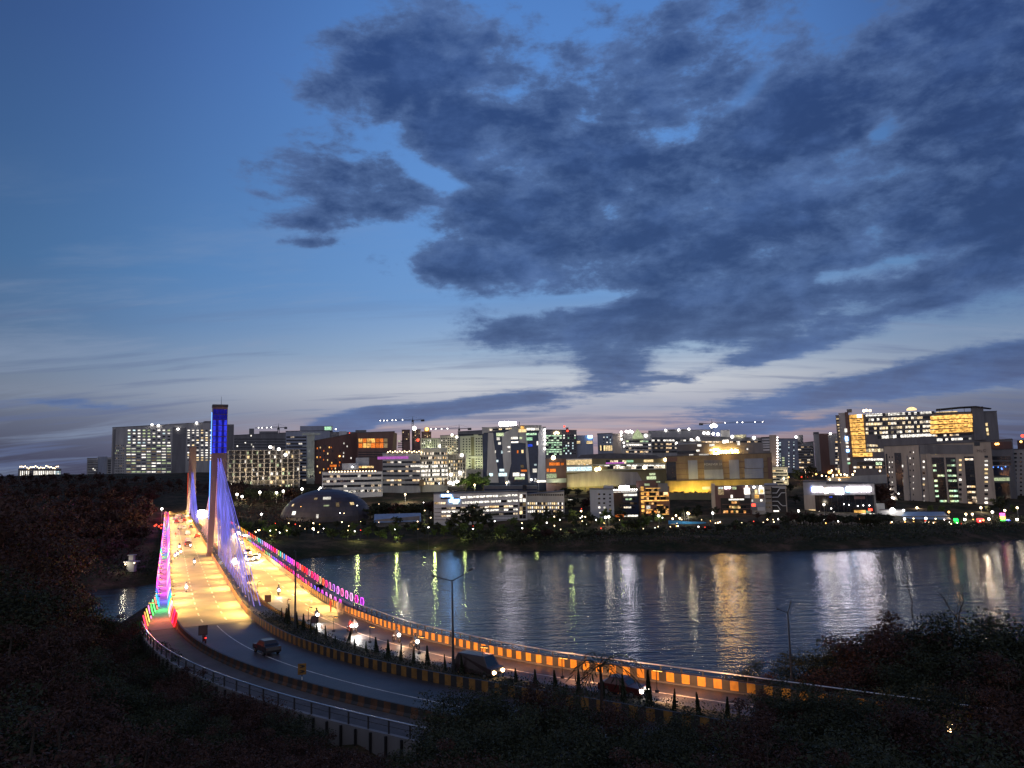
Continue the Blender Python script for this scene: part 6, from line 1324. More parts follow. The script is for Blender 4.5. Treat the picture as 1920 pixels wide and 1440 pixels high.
for (px, py, Y, h) in ((236, 1172, 101, 4), (262, 1182, 97, 4), (286, 1204, 90, 4), (312, 1226, 84, 4), (340, 1246, 78, 4), (378, 1268, 72, 4), (418, 1284, 68.5, 4), (300, 1215, 87, 4), (358, 1258, 75, 4), (455, 1296, 66.0, 3.6), (492, 1308, 63.5, 3.6), (530, 1322, 61, 3.4), (566, 1342, 58.5, 3.2), (604, 1378, 54, 3), (650, 1392, 52, 3), (700, 1402, 50, 3), (752, 1412, 48, 3), (806, 1420, 46, 3), (370, 1320, 64, 4), (440, 1345, 59, 3.6), (520, 1368, 55, 3.4), (300, 1290, 68, 4.4), (240, 1250, 78, 4.6)):
    p_ = aty(px, py, Y); plant(rng.choice(('neard', 'near')), p_[0], p_[1], h*1.4, 'dark tree close under the pale left railing', 'dark trees close under the left railing', z=p_[2]-h*1.4, wide=1.3)
# slope in front of the road, centre bottom
for (px, py, Y, h) in ((850, 1300, 52, 5), (905, 1318, 50, 4.6), (960, 1300, 53, 5), (1020, 1292, 54, 5), (1075, 1312, 51, 4.8), (1140, 1330, 50, 4.4), (1200, 1342, 48, 4.6), (1270, 1352, 48, 4.4), (1340, 1352, 47, 4.8), (1400, 1340, 46, 5), (830, 1345, 46, 4.6), (900, 1360, 43, 4.6), (980, 1350, 44, 4.8), (1060, 1362, 42, 4.6), (1150, 1372, 41, 4.4), (1240, 1380, 40, 4.4), (1330, 1385, 39, 4.6), (1420, 1378, 40, 4.8), (860, 1400, 37, 4.4), (960, 1400, 36, 4.4), (1080, 1405, 34, 4.4), (1200, 1415, 33, 4.2), (1310, 1420, 32, 4.4), (1420, 1420, 32, 4.6), (820, 1435, 32, 4), (940, 1440, 29, 4), (1080, 1445, 27, 4), (1220, 1450, 26, 4), (1360, 1450, 26, 4), (1500, 1440, 28, 4.6), (1600, 1430, 29, 4.8), (1700, 1430, 29, 4.8), (1800, 1430, 29, 5), (1900, 1420, 30, 5)):
    py -= 24 if py < 1400 else 8; p_ = aty(px, py, Y); plant(rng.choice(('near',)*5+('neard',)), p_[0], p_[1], h*1.15, 'dark bushy tree in front of the road, bottom centre', 'dark bushes between the viewpoint and the road', z=p_[2]-h*1.15, wide=1.3)
# mass on the right beyond and before the road
RM = 'dark tree in the mass at lower right against the lake'
for (px, py, Y, h) in ((1410, 1240, 84, 6), (1440, 1258, 80, 6), (1475, 1235, 82, 7), (1520, 1205, 80, 8), (1570, 1190, 80, 9), (1620, 1172, 78, 9.5), (1660, 1160, 76, 10), (1710, 1150, 76, 10), (1755, 1152, 74, 10), (1800, 1142, 74, 10), (1850, 1150, 72, 10), (1900, 1140, 72, 10.5), (1945, 1135, 70, 10), (1500, 1270, 74, 6), (1550, 1250, 73, 7), (1610, 1235, 72, 7), (1670, 1225, 70, 8), (1730, 1220, 69, 8), (1790, 1215, 68, 8), (1850, 1210, 66, 8), (1910, 1205, 65, 8),
      (1462, 1288, 56, 5.5), (1500, 1284, 54, 5.5), (1535, 1290, 52, 5.5), (1575, 1296, 51, 5.5), (1615, 1302, 50, 5.5), (1655, 1308, 49, 5.5), (1700, 1315, 47, 5.5), (1445, 1312, 54, 5), (1560, 1300, 60, 5.5), (1640, 1290, 60, 6), (1720, 1285, 58, 6), (1800, 1275, 56, 6.5), (1880, 1270, 54, 6.5), (1940, 1260, 52, 6.5), (1480, 1350, 43, 4.6), (1560, 1360, 42, 5), (1640, 1372, 40, 5), (1780, 1370, 38, 5.2), (1860, 1350, 38, 5.5), (1930, 1340, 38, 6), (1690, 1390, 35, 5), (1830, 1400, 33, 5), (1520, 1395, 35, 4.6), (1600, 1400, 34, 4.6)):
    py -= 14 if 1280 < py < 1390 else 0; p_ = aty(px, py, Y); g_ = tz(p_[0], p_[1]); hh = max(h, min(h*1.5, p_[2]-g_)); plant(rng.choice(('near',)*5+('neard',)), p_[0], p_[1], hh, RM, 'dark trees at lower right', z=p_[2]-hh, wide=1.25)
# far shore: rows of trees along the lake road, in front of the offices
FS = 'dark shore tree in the belt between the lake and the offices'
for i in range(120):
    px = 455+i*7.9+rng.uniform(-5, 5)
    if px > 1335: break
    Y = rng.choice((372, 384, 396, 408, 420)); p_ = aty(px, 0, Y); g_ = tz(p_[0], p_[1])
    if np.min(np.hypot(RX-p_[0], RY-p_[1])) < 20 or sdist(np.array([p_[0]]), np.array([p_[1]]))[0] < 8: continue
    if 1195 < px < 1335 and Y < 400: continue
    h = rng.uniform(4.2, 7.0)
    if px < 700 and Y > 400: h *= .75
    plant(rng.choice(('far', 'far', 'fresh')), p_[0], p_[1], h, FS, 'dark trees of the far shore belt', wide=1.2)
for (px, py, Y, h, key, lab) in ((885, 945, 408, 11, 'far', 'large round dark tree in front of the white office'), (905, 955, 402, 9, 'far', 'dark tree at the right foot of the large round one'), (862, 960, 404, 8, 'far', 'dark tree at the left foot of the large round one'), (890, 885, 560, 9, 'fresh', 'bright lit green tree below the cream tower'), (872, 893, 555, 7, 'fresh', 'smaller green tree left of the lit one below the cream tower'), (906, 890, 558, 8, 'fresh', 'green tree right of the lit one below the cream tower'),
      (1012, 960, 400, 7, 'far', 'dark tree left of the blue grey flats'), (1095, 958, 405, 8, 'far', 'dark round tree before the blue grey flats'), (1075, 965, 398, 6, 'far', 'low dark tree before the olive wall'), (1210, 965, 415, 6, 'far', 'small tree in front of the orange balconies'), (1310, 950, 450, 9, 'far', 'dim broad tree under the olive garden wall'), (1288, 960, 440, 7, 'far', 'dim tree left of the broad one under the garden wall'), (1480, 905, 520, 8, 'far', 'dark tree right of the small cream office'), (1490, 925, 470, 7, 'far', 'dark tree beside the maze panel'), (1500, 880, 600, 9, 'far', 'dark tree beneath the ribbon windowed tower'), (1520, 872, 640, 9, 'far', 'dark tree beneath the brown grey tower'), (1650, 905, 440, 13, 'reddened', 'tall dark tree right of the sign bars'), (1625, 912, 450, 11, 'reddened', 'dark tree rising behind the sign hall roof'), (1668, 930, 430, 10, 'reddened', 'dark tree between the sign hall and the beige block'),
      (1765, 950, 425, 6, 'fresh', 'low green tree at the foot of the beige block'), (1745, 953, 425, 5, 'fresh', 'low green bush left of the green tree by the beige block'), (1872, 930, 430, 10, 'far', 'dark tree under the dark glass wing'), (1900, 945, 425, 7, 'fresh', 'greenish tree at the right edge below the grey flats'), (1855, 945, 428, 8, 'far', 'dark tree right of the beige block corner'), (1440, 958, 405, 7, 'far', 'dark tree in front of the lit shop boards'), (1420, 965, 398, 6, 'reddened', 'small dark tree right of the bright shop front'), (1380, 985, 372, 5, 'far', 'dark shrub below the bright shop front')):
    p_ = aty(px, py, Y); g_ = tz(p_[0], p_[1]); hh = max(4, min(h*1.5, p_[2]-g_)); plant(key, p_[0], p_[1], hh, lab, None, z=p_[2]-hh if p_[2]-hh > g_ else g_, wide=1.25)
for (x0, x1, py, Y, n, lab, grp) in ((455, 605, 905, 520, 16, 'dark tree on the knoll below the floodlit frame', 'trees on the knoll below the floodlit frame'), (700, 840, 932, 470, 16, 'dark tree in the garden left of the white office', 'trees in the garden left of the white office'), (455, 520, 940, 500, 7, 'dim tree by the lamp lit road left of the dome', 'trees by the road left of the dome'), (1060, 1110, 935, 470, 4, 'dim tree on the slope below the mall terrace', 'trees on the slope below the mall terrace'), (600, 720, 948, 462, 10, 'dark tree beside the dome', 'trees beside the dome'), (1250, 1335, 925, 505, 9, 'dark hedge tree along the top of the garden wall', 'hedge trees above the garden wall'), (1030, 1260, 915, 530, 14, 'dark hedge tree under the mall terrace wall', 'hedge trees under the mall terrace'), (1465, 1665, 964, 380, 34, 'black bush on the bank below the sign hall', 'black bushes on the bank below the sign hall'), (1340, 1480, 985, 366, 18, 'black bush on the bank below the shop boards', 'black bushes on the bank below the shop boards'), (960, 1340, 994, 364, 34, 'black bush on the bank in the middle of the far shore', 'black bushes on the middle bank')):
    for i in range(n):
        px = x0+(x1-x0)*(i+rng.random())/n; Yj = Y+rng.uniform(-8, 8); p_ = aty(px, py+rng.uniform(-5, 5), Yj); g_ = tz(p_[0], p_[1]); hh = max(2.6, min(9, p_[2]-g_))
        if np.min(np.hypot(RX-p_[0], RY-p_[1])) < 20: continue
        plant(rng.choice(('far', 'far', 'reddened')), p_[0], p_[1], hh, lab, grp, wide=1.3)
for k in PROT:
    for o in PROT[k]:
        for c in list(o.children): bpy.data.objects.remove(c)
        bpy.data.objects.remove(o)

# undergrowth on the near slopes and banks: leaf scatter
def scatter(name, label, n, xr, yr, leaf, mat, cond, hmax=.9, seed=3):
    r = np.random.RandomState(seed); x = r.uniform(*xr, n*3); y = r.uniform(*yr, n*3); k = cond(x, y); x, y = x[k][:n], y[k][:n]; n = len(x); z = terr(x, y)+r.rand(n)**1.6*hmax
    P = np.stack([x, y, z], 1); a = r.normal(size=(n, 3)); a /= np.linalg.norm(a, axis=1)[:, None]; b_ = np.cross(a, r.normal(size=(n, 3))); b_ /= np.linalg.norm(b_, axis=1)[:, None]; L = leaf*(.6+.8*r.rand(n))[:, None]
    V = np.stack([P-a*L, P+b_*L*.45, P+a*L, P-b_*L*.45], 1).reshape(-1, 3); me = bpy.data.meshes.new(name); me.from_pydata(V.tolist(), [], np.arange(4*n).reshape(n, 4).tolist()); me.materials.append(mat); tag(link(name, me), label, kind='stuff')
scatter('undergrowth', 'dark undergrowth covering the near slope', 110000, (-70, 70), (12, 120), .075, M['leaf'], lambda x, y: (roaddist(x, y) > 16.5) & (sdist(x, y) > 1) & (np.abs(x) < y*.75+8), 1.3)
scatter('bank_vegetation', 'low dark vegetation on the far lake bank', 40000, (-330, 330), (250, 420), .5, M['leaf'], lambda x, y: (sdist(x, y) > 6) & (sdist(x, y) < 40) & (np.hypot(x+80, y-360) > 55), 1.8, 5)
scatter('woodland_floor', 'dark scrub under the woods left of the bridge', 30000, (-420, -110), (180, 600), .7, M['leaf_reddened'], lambda x, y: (sdist(x, y) > 3) & (roaddist(x, y) > 20), 3.0, 9)

# ------------------------------------------------------------------ vehicles and people
M['car_paint'] = surf('car_paint', (.5, .5, .5), .3, var=.05, objcol=True, spec=.6)
M['tyre'] = surf('tyre', (.015, .015, .016), .8)
M['headlight'] = lit('headlight', (1, .93, .8), 30, lo=1, tex=0)
M['headlight_warm'] = lit('headlight_warm', (1, .62, .28), 26, lo=1, tex=0)
M['taillight'] = lit('taillight', (1, .03, .02), 4, lo=1, tex=0)
M['skin'] = surf('skin', (.28, .16, .10), .6); M['cloth_any'] = surf('cloth_any', (.2, .2, .2), .85, objcol=True); M['hair'] = surf('hair', (.012, .01, .01), .6); M['helmet'] = surf('helmet', (.03, .03, .035), .3)
def car_proto(kind, L, W, H, roof0, roof1, hood, boot, lampm, tail_on):
    """side profile lofted across the width; x forward"""
    o = empty(kind, (0, 0, -500)); mb = MB()
    prof = [(-L/2, .35), (L/2, .35), (L/2+.05, .62), (L/2-.05, hood*.92), (roof1+.55, hood), (roof1, H), (roof0, H+.02), (roof0-.5, boot), (-L/2+.02, boot*.96), (-L/2-.04, .6)]
    n = len(prof); vs = []
    for y, k in ((-W/2, 1), (-W/2+.12, 2), (W/2-.12, 2), (W/2, 1)):
        for (x, z) in prof:
            top = z > hood+.1; vs.append((x, y*(.82 if top else 1), z if k == 2 or not top else z-.06))
    fs = [tuple(range(n)), tuple(range(4*n-1, 3*n-1, -1))]
    for j in range(3): fs += [(j*n+i, (j+1)*n+i, (j+1)*n+(i+1) % n, j*n+(i+1) % n) for i in range(n)]
    mb.add(vs, fs); mb.build('body', M['car_paint'], o)
    g = MB(); w = W*.41
    g.quad((roof1+.50, -w, hood+.04), (roof1+.50, w, hood+.04), (roof1+.04, w*.92, H-.08), (roof1+.04, -w*.92, H-.08)); g.quad((roof0-.5, w, boot+.05), (roof0-.5, -w, boot+.05), (roof0-.03, -w*.92, H-.08), (roof0-.03, w*.92, H-.08))
    for sy in (-1, 1): g.quad((roof0-.2, sy*(w+.035), hood+.08), (roof1+.2, sy*(w+.035), hood+.08), (roof1-.05, sy*(w*.99), H-.12), (roof0+.05, sy*(w*.99), H-.12))
    q = g.build('windows', M['dark_glass'], o); q.location = (.02, 0, .012)
    wm_ = MB(); ring = [(.30*math.cos(a), .30*math.sin(a)) for a in np.linspace(0, 2*math.pi, 15)[:-1]]
    wm_.slab(ring[::-1], -.1, .1); wm_.slab([(a*.55, b_*.55) for a, b_ in ring][::-1], -.11, .11, 1); wme = wm_.mesh('wheel', [M['tyre'], M['steel']])
    for sx in (-L*.30, L*.31):
        for sy in (-W/2+.06, W/2-.06): link('wheel', wme, o, (sx, sy, .30))
    for sy in (-1, 1):
        q = MB(); q.ball((L/2+.06, sy*W*.36, .66), .21, 0, 10, .8); q.build('headlight', M[lampm] if lampm else M['dark_glass'], o)
        q = MB(); q.box(-L/2-.07, -L/2+.02, sy*W*.42-.1, sy*W*.42+.1, .72, .88); q.build('tail_light', M['taillight'] if tail_on else M['maroon'], o)
    return o
PC = {'rear': car_proto('car', 3.9, 1.65, 1.5, -.95, .35, .95, 1.0, None, True), 'front': car_proto('car', 3.9, 1.65, 1.5, -.95, .35, .95, 1.0, 'headlight', False),
      'van': car_proto('van', 4.6, 1.8, 2.0, -2.0, 1.2, 1.05, 1.1, 'headlight_warm', False), 'amber': car_proto('car', 3.9, 1.65, 1.5, -.95, .35, .95, 1.0, 'headlight_warm', False), 'dark': car_proto('car', 4.0, 1.7, 1.5, -1.0, .35, .95, 1.0, None, False)}
def skin_body(name, pts, edges, rad, mat):
    me = bpy.data.meshes.new(name); me.from_pydata(pts, edges, []); o = bpy.data.objects.new(name, me); COL.objects.link(o)
    md = o.modifiers.new('skin', 'SKIN'); 
    for i, v in enumerate(me.skin_vertices[0].data): v.radius = (rad[i], rad[i]); v.use_root = (i == 0)
    sb = o.modifiers.new('sub', 'SUBSURF'); sb.levels = 1; sb.render_levels = 1
    dg = bpy.context.evaluated_depsgraph_get(); dg.update(); out = bpy.data.meshes.new_from_object(o.evaluated_get(dg)); out.name = name; out.materials.clear(); out.materials.append(mat); bpy.data.objects.remove(o); return out
# a rider: pelvis, chest, neck, head, arms to the bars, legs to the foot pegs
rider_me = skin_body('rider_body', [(0, 0, .82), (.05, 0, 1.08), (.10, 0, 1.32), (.12, 0, 1.44), (.14, 0, 1.60), (.10, .2, 1.30), (.30, .25, 1.10), (.55, .28, 1.02), (.10, -.2, 1.30), (.30, -.25, 1.10), (.55, -.28, 1.02), (.05, .12, .80), (.42, .16, .72), (.25, .15, .35), (.36, .15, .28), (.05, -.12, .80), (.42, -.16, .72), (.25, -.15, .35), (.36, -.15, .28)],
    [(0, 1), (1, 2), (2, 3), (3, 4), (2, 5), (5, 6), (6, 7), (2, 8), (8, 9), (9, 10), (0, 11), (11, 12), (12, 13), (13, 14), (0, 15), (15, 16), (16, 17), (17, 18)],
    [.17, .17, .18, .07, .11, .075, .055, .045, .075, .055, .045, .11, .08, .06, .05, .11, .08, .06, .05], M['cloth_any'])
stand_me = skin_body('person_body', [(0, 0, .92), (0, 0, 1.15), (0, 0, 1.40), (.01, 0, 1.52), (.02, 0, 1.66), (0, .2, 1.40), (.03, .24, 1.12), (.10, .24, .88), (0, -.2, 1.40), (.03, -.24, 1.12), (.10, -.24, .88), (0, .10, .88), (.03, .11, .48), (-.01, .11, .08), (.12, .12, .04), (0, -.10, .88), (-.04, -.11, .48), (-.08, -.11, .08), (.05, -.12, .04)],
    [(0, 1), (1, 2), (2, 3), (3, 4), (2, 5), (5, 6), (6, 7), (2, 8), (8, 9), (9, 10), (0, 11), (11, 12), (12, 13), (13, 14), (0, 15), (15, 16), (16, 17), (17, 18)],
    [.15, .15, .16, .06, .11, .07, .05, .04, .07, .05, .04, .10, .075, .05, .05, .10, .075, .05, .05], M['cloth_any'])
hm = MB(); hm.ball((.14, 0, 1.66), .145, 0, 10); helm_me = hm.mesh('helmet', M['helmet'], True)
hr = MB(); hr.ball((.01, 0, 1.72), .115, 0, 10, .9); hair_me = hr.mesh('hair', M['hair'], True)
fc = MB(); fc.ball((.05, 0, 1.65), .098, 0, 10, 1.2); fc.ball((.148, 0, 1.645), .022, 0, 6); face_me = fc.mesh('face', M['skin'], True)
def bike_proto(lamp, tail):
    o = empty('motorcycle', (0, 0, -500)); mb = MB()
    mb.tube([(-.55, 0, .62), (-.2, 0, .74), (.15, 0, .80), (.42, 0, .92)], [.11, .15, .17, .10], 8); mb.tube([(-.1, 0, .40), (.25, 0, .42)], .17, 8); mb.tube([(.42, 0, .92), (.62, 0, .30)], .045, 6); mb.tube([(-.2, 0, .6), (-.62, 0, .30)], .045, 6); mb.build('body', M['car_paint'], o)
    ring = [(.29*math.cos(a), .29*math.sin(a)) for a in np.linspace(0, 2*math.pi, 17)[:-1]]
    for x in (.64, -.62): q = MB(); q.tube([(.24*math.cos(a), 0, .24*math.sin(a)) for a in np.linspace(0, 2*math.pi, 17)], .06, 6, cap=False); q.build('wheel', M['tyre'], o, (x, 0, .30))
    q = MB(); q.tube([(.44, -.34, 1.02), (.46, 0, .98), (.44, .34, 1.02)], .02, 5); q.build('handlebar', M['dark_steel'], o)
    q = MB(); q.tube([(-.55, 0, .80), (.05, 0, .82)], .1, 6); q.build('seat', M['black'], o)
    q = MB(); q.ball((.58, 0, .90), .19, 0, 10); q.build('headlight', M['headlight'] if lamp else M['dark_glass'], o)
    q = MB(); q.ball((-.68, 0, .66), .09, 0, 8); q.build('tail_light', M['taillight'] if tail else M['maroon'], o); return o
PB = {'front': bike_proto(True, False), 'rear': bike_proto(False, True)}
CARC = [(.62, .62, .62, 1), (.5, .5, .52, 1), (.35, .05, .04, 1), (.7, .7, .68, 1), (.08, .09, .12, 1), (.42, .42, .44, 1)]
def nearest_s(x, y): return float(S[np.argmin(np.hypot(RX-x, RY-y))])
def road_at(px, py):
    p_ = onz(px, py, 15.02); s = nearest_s(p_[0], p_[1]); d = rdir(s); return (p_[0], p_[1], 15.01), math.atan2(d[1], d[0]), s
def car(px, py, kind, color, label, group=None, away=True, hl=0, hc=(1, .85, .6)):
    loc, a, s = road_at(px, py); o = dup(PC[kind], loc, a+(math.pi if away else 0), 1.0, label, group, color); o['category'] = 'van' if kind == 'van' else 'car'
    if hl:
        for sy in (-.6, .6): spot(o, (2.3, sy, .7), (1, 0, -.10), hl, hc, 70, .8, .15, 'headlight_beam')
    return o
def bike(px, py, kind, color, label, rlabel, away=True, hl=0, group=None, rgroup=None, hc=(1, .93, .85)):
    loc, a, s = road_at(px, py); a += math.pi if away else 0
    o = dup(PB[kind], loc, a, 1.0, label, group, color); o['category'] = 'motorcycle'
    if hl: spot(o, (.85, 0, .9), (1, 0, -.12), hl, hc, 80, .9, .12, 'headlight_beam')
    r = empty('person', loc, a); tag(r, rlabel, 'person', rgroup)
    for nm, me_ in (('body', rider_me), ('helmet', helm_me)):
        q = link(nm, me_, r); q.color = rng.choice([(.05, .05, .07, 1), (.25, .04, .04, 1), (.3, .3, .33, 1), (.06, .08, .2, 1)])
    return o
QG = 'cars queueing at the far end of the left carriageway'
for i, (px, py) in enumerate(((353, 1017), (345, 992), (337, 991), (358, 991), (352, 983), (346, 978), (339, 980), (357, 981), (334, 974), (344, 970), (351, 970.5), (331, 980), (337, 968), (331, 970), (327, 975), (341, 974))):
    car(px, py, 'rear', CARC[(i*5+1) % 6] if i else (.6, .6, .6, 1), 'pale car at the near end of the queue, facing away on the left carriageway' if i == 0 else 'car in the far queue facing away on the left carriageway', None if i == 0 else QG)
car(370, 1008, 'rear', (.4, .04, .03, 1), 'red roofed car by the median barrier behind the queue'); car(352, 1003, 'rear', (.7, .7, .7, 1), 'white car ahead of the pale car at the end of the queue'); car(352, 1024, 'rear', (.09, .05, .04, 1), 'dark car trailing behind the queue on the left carriageway')
for (px, py, lb) in ((364, 1060, 'lone motorcycle in the middle lane right of the pylon foot level'), (349, 1110, 'lone motorcycle closest to the joint on the left carriageway'), (333, 1044, 'leading motorcycle of the close group near the left kerb'), (339, 1040, 'second motorcycle of the close group near the left kerb'), (336, 1030, 'motorcycle just ahead of the close kerb group'), (357, 1028, 'motorcycle beside the dark trailing car'), (328, 1048, 'motorcycle hugging the left kerb'), (329, 1007, 'motorcycle near the left kerb by the queue'), (334, 997, 'motorcycle threading into the queue')):
    bike(px, py, 'front' if py > 1020 else 'rear', rng.choice(CARC), lb, 'person riding the ' + lb.replace('lone motorcycle', 'lone motorcycle'), away=False if py > 1020 else True)
bike(383, 1205, 'rear', (.1, .02, .02, 1), 'motorcycle with a glowing red tail light on the dark left approach', 'person riding the motorcycle with the red tail light', away=True)
point(None, (onz(383, 1207, 15)[0]+.4, onz(383, 1207, 15)[1]-.9, 15.75), 14, (1, .05, .03), .08, 'tail_light_glow')
car(500, 1224, 'dark', (.03, .026, .026, 1), 'dark car with a pale roof on the unlit left approach road')
qq = MB(); 
car(468, 1052, 'front', (.5, .5, .5, 1), 'approaching car with blazing headlights beside the cables', away=False, hl=1500); car(464, 1040, 'front', (.45, .3, .2, 1), 'brown topped car following the one beside the cables', away=False, hl=600); car(478, 1050, 'front', (.7, .7, .7, 1), 'approaching white car next to the lake side lane by the cables', away=False, hl=1200)
bike(486, 1048, 'front', CARC[4], 'approaching motorcycle beside the white car near the cables', 'person riding the motorcycle beside the white car', away=False, hl=300)
bike(453, 1022, 'front', CARC[4], 'far approaching motorcycle close to the cables', 'person riding the far motorcycle close to the cables', away=False, hl=200)
bike(522, 1116, 'front', CARC[4], 'approaching motorcycle alone in the bright right carriageway', 'person riding alone in the bright right carriageway', away=False, hl=500)
bike(593, 1164, 'front', CARC[4], 'approaching motorcycle leaving the lit deck on the right', 'person riding the motorcycle leaving the lit deck', away=False, hl=500)
bike(656, 1186, 'front', CARC[4], 'dimmer motorcycle of the pair on the dark right approach', 'person riding the dimmer motorcycle of the pair', away=False, hl=200); bike(664, 1185, 'front', CARC[4], 'brighter motorcycle of the pair on the dark right approach', 'person riding the brighter motorcycle of the pair', away=False, hl=700)
bike(743, 1204, 'front', CARC[4], 'warm lit motorcycle by the striped lake barrier', 'person riding the warm lit motorcycle by the barrier', away=False, hl=500, hc=(1, .6, .3)); bike(777, 1217, 'front', CARC[4], 'warm lit motorcycle ahead of the one by the barrier', 'person riding ahead of the one by the barrier', away=False, hl=700, hc=(1, .6, .3))
car(898, 1266, 'van', (.05, .035, .035, 1), 'dark van with orange headlights on the dark right approach', away=False, hl=4200, hc=(1, .6, .3)); car(1168, 1302, 'front', (.07, .014, .012, 1), 'dark red car with white headlights beyond the palm on the right approach', away=False, hl=3500, hc=(1, .55, .28)); car(1722, 1375, 'amber', (.03, .03, .03, 1), 'car half hidden by trees at lower right with amber headlights', away=False)
for px, py, c, lb in ((620, 1147, (.25, .03, .03, 1), 'person in dark red standing by the light panels at the right kerb'), (634, 1150, (.6, .55, .5, 1), 'person in pale clothes standing by the light panels at the right kerb'), (641, 1152, (.3, .25, .2, 1), 'person in brown standing nearest the striped lake barrier')):
    loc, a, s = road_at(px, py); r = empty('person', loc, a+rng.uniform(0, 6)); tag(r, lb, 'person')
    for nm, me_ in (('body', stand_me), ('face', face_me), ('hair', hair_me)): q = link(nm, me_, r); q.color = c
for k in PC: 
    for c in list(PC[k].children): bpy.data.objects.remove(c)
    bpy.data.objects.remove(PC[k])
for k in PB:
    for c in list(PB[k].children): bpy.data.objects.remove(c)
    bpy.data.objects.remove(PB[k])

# ------------------------------------------------------------------ lamp posts, signs, shrubs on the median
def lamp_post(px, pyb, pyt, label, arms, lens='lit_dim', lit_=None, zb=15.15, Y=None, cat='street lamp', r=.11, name='street_lamp', ball=0):
    b_ = onz(px, pyb, zb) if Y is None else aty(px, pyb, Y)
    if Y is not None: b_[2] = min(b_[2], tz(b_[0], b_[1])+.0) if tz(b_[0], b_[1]) > b_[2]-8 else b_[2]
    t_ = aty(px, pyt, b_[1]); H_ = t_[2]-b_[2]; o = empty(name, tuple(b_)); tag(o, label, cat)
    q = MB(); q.tube([(0, 0, 0), (0, 0, H_)], [r*1.25, r*.6], 8); q.tube([(0, 0, 0), (0, 0, .8)], r*1.7, 8); q.build('pole', M['dark_steel'] if not ball else M['steel'], o)
    for (dx, dz) in arms:
        q = MB(); q.tube([(0, 0, H_-.1), (dx*.5, 0, H_-.05+dz*.45), (dx*.8, 0, H_+dz*.8)], [r*.55, r*.5, r*.4], 6); q.build('arm', M['dark_steel'], o)
        q = MB(); u = Vector((dx, 0, dz)).normalized(); a = Vector((dx*.78, 0, H_+dz*.78)); e = Vector((dx, 0, H_+dz)); q.tube([a, a.lerp(e, .3), e], [r*.5, r*1.2, r*.9], 8); q.build('lamp_head', M['dark_steel'], o)
    if ball:
        q = MB(); q.ball((0, 0, H_), ball, 0, 10); q.build('lamp', M[lens], o)
    return o, H_
lamp_post(850, 1263, 1087, 'tall unlit double armed lamp post on the median in front of the water', ((-2.0, .45), (2.05, 1.05)), r=.12)
lamp_post(553, 1186, 1034, 'tall thin unlit lamp post on the median beside the pointed shrubs', ((-.2, .1),), r=.12)
lamp_post(1486, 1292, 1146, 'unlit double armed lamp post on the right before the dark trees', ((-.95, .25), (.35, .85)), zb=15.15, r=.09)
M['sign_face'] = surf('sign_face', (.05, .03, .025), .6); 
def post_sign(px, pyb, pyt, w, h, label, mat='sign_face', kind='plain'):
    b_ = onz(px, pyb, 15.15); Hs = (pyb-pyt)*math.hypot(b_[0], b_[1])/F; o = empty('road_sign', tuple(b_), math.atan2(b_[0], b_[1])*-1); tag(o, label, 'road sign')
    q = MB(); n = 5 if kind == 'arrow' else 1
    for i in range(n): q.tube([(0, 0, Hs*i/n), (0, 0, Hs*(i+1)/n)], .05, 6, i % 2)
    q.build('post', [M['dark_steel'], M['paint']], o); q = MB(); q.box(-w/2, w/2, -.09, -.05, Hs-h, Hs); q.build('plate', M[mat], o)
    if kind == 'arrow':
        for k in range(2): q = MB(); z = Hs-h*.25-k*h*.45; q.slab([(-w*.35, z-.12), (w*.1, z-.12), (w*.4, z+.0), (w*.1, z+.12), (-w*.35, z+.12), (0, z)], -.11, -.095); q.build('chevron', M['blackpaint'], o)
    elif kind == 'plain':
        q = MB(); q.box(-w/2+.08, w/2-.08, -.10, -.092, Hs-h+.08, Hs-.08); q.build('face', M['maroon'], o)
post_sign(380, 1209, 1177, 1.0, 1.1, 'square dark sign on the left kerb by the tail lit motorcycle'); post_sign(466, 1100, 1080, 1.1, 1.2, 'square dark sign at the foot of the blue cables'); post_sign(502, 1133, 1117, .95, 1.1, 'square dark sign on the median behind the pointed shrubs'); post_sign(566, 1285, 1248, .75, 1.0, 'amber arrow sign on a striped post at the outer left barrier', 'yellow_dimmed', 'arrow')
post_sign(590, 1190, 1158, .9, .8, 'small dark box on a post among the median shrubs')
# pointed shrubs
def cone_mesh(seed):
    r = np.random.RandomState(seed); n = 900; t = r.rand(n)**.8; a = r.rand(n)*6.283; rad = (1-t)*.155*(.6+.5*r.rand(n))+.015
    P = np.stack([rad*np.cos(a), rad*np.sin(a), .06+t*.94], 1); d = np.stack([np.cos(a)*.5, np.sin(a)*.5, np.ones(n)], 1); d /= np.linalg.norm(d, axis=1)[:, None]; b_ = np.cross(d, r.normal(size=(n, 3))); b_ /= np.linalg.norm(b_, axis=1)[:, None]; L = .05*(.6+.7*r.rand(n))[:, None]
    V = np.stack([P-d*L, P+b_*L*.4, P+d*L, P-b_*L*.4], 1).reshape(-1, 3); me = bpy.data.meshes.new('shrub_foliage'); me.from_pydata(V.tolist(), [], np.arange(4*n).reshape(n, 4).tolist()); me.materials.append(M['needle']); return me
CM = [cone_mesh(i) for i in range(4)]; sm = MB(); sm.tube([(0, 0, -.1), (0, 0, .3), (0, 0, .7)], [.025, .02, .008], 5); stem_me = sm.mesh('stem', M['bark'])
ORD = ['first', 'second', 'third', 'fourth', 'fifth', 'sixth', 'seventh', 'eighth', 'ninth', 'tenth', 'eleventh', 'twelfth', 'thirteenth', 'fourteenth', 'fifteenth', 'sixteenth', 'seventeenth', 'eighteenth', 'nineteenth', 'twentieth', 'twenty first', 'twenty second', 'twenty third', 'twenty fourth', 'twenty fifth', 'twenty sixth', 'twenty seventh', 'twenty eighth', 'twenty ninth', 'thirtieth']
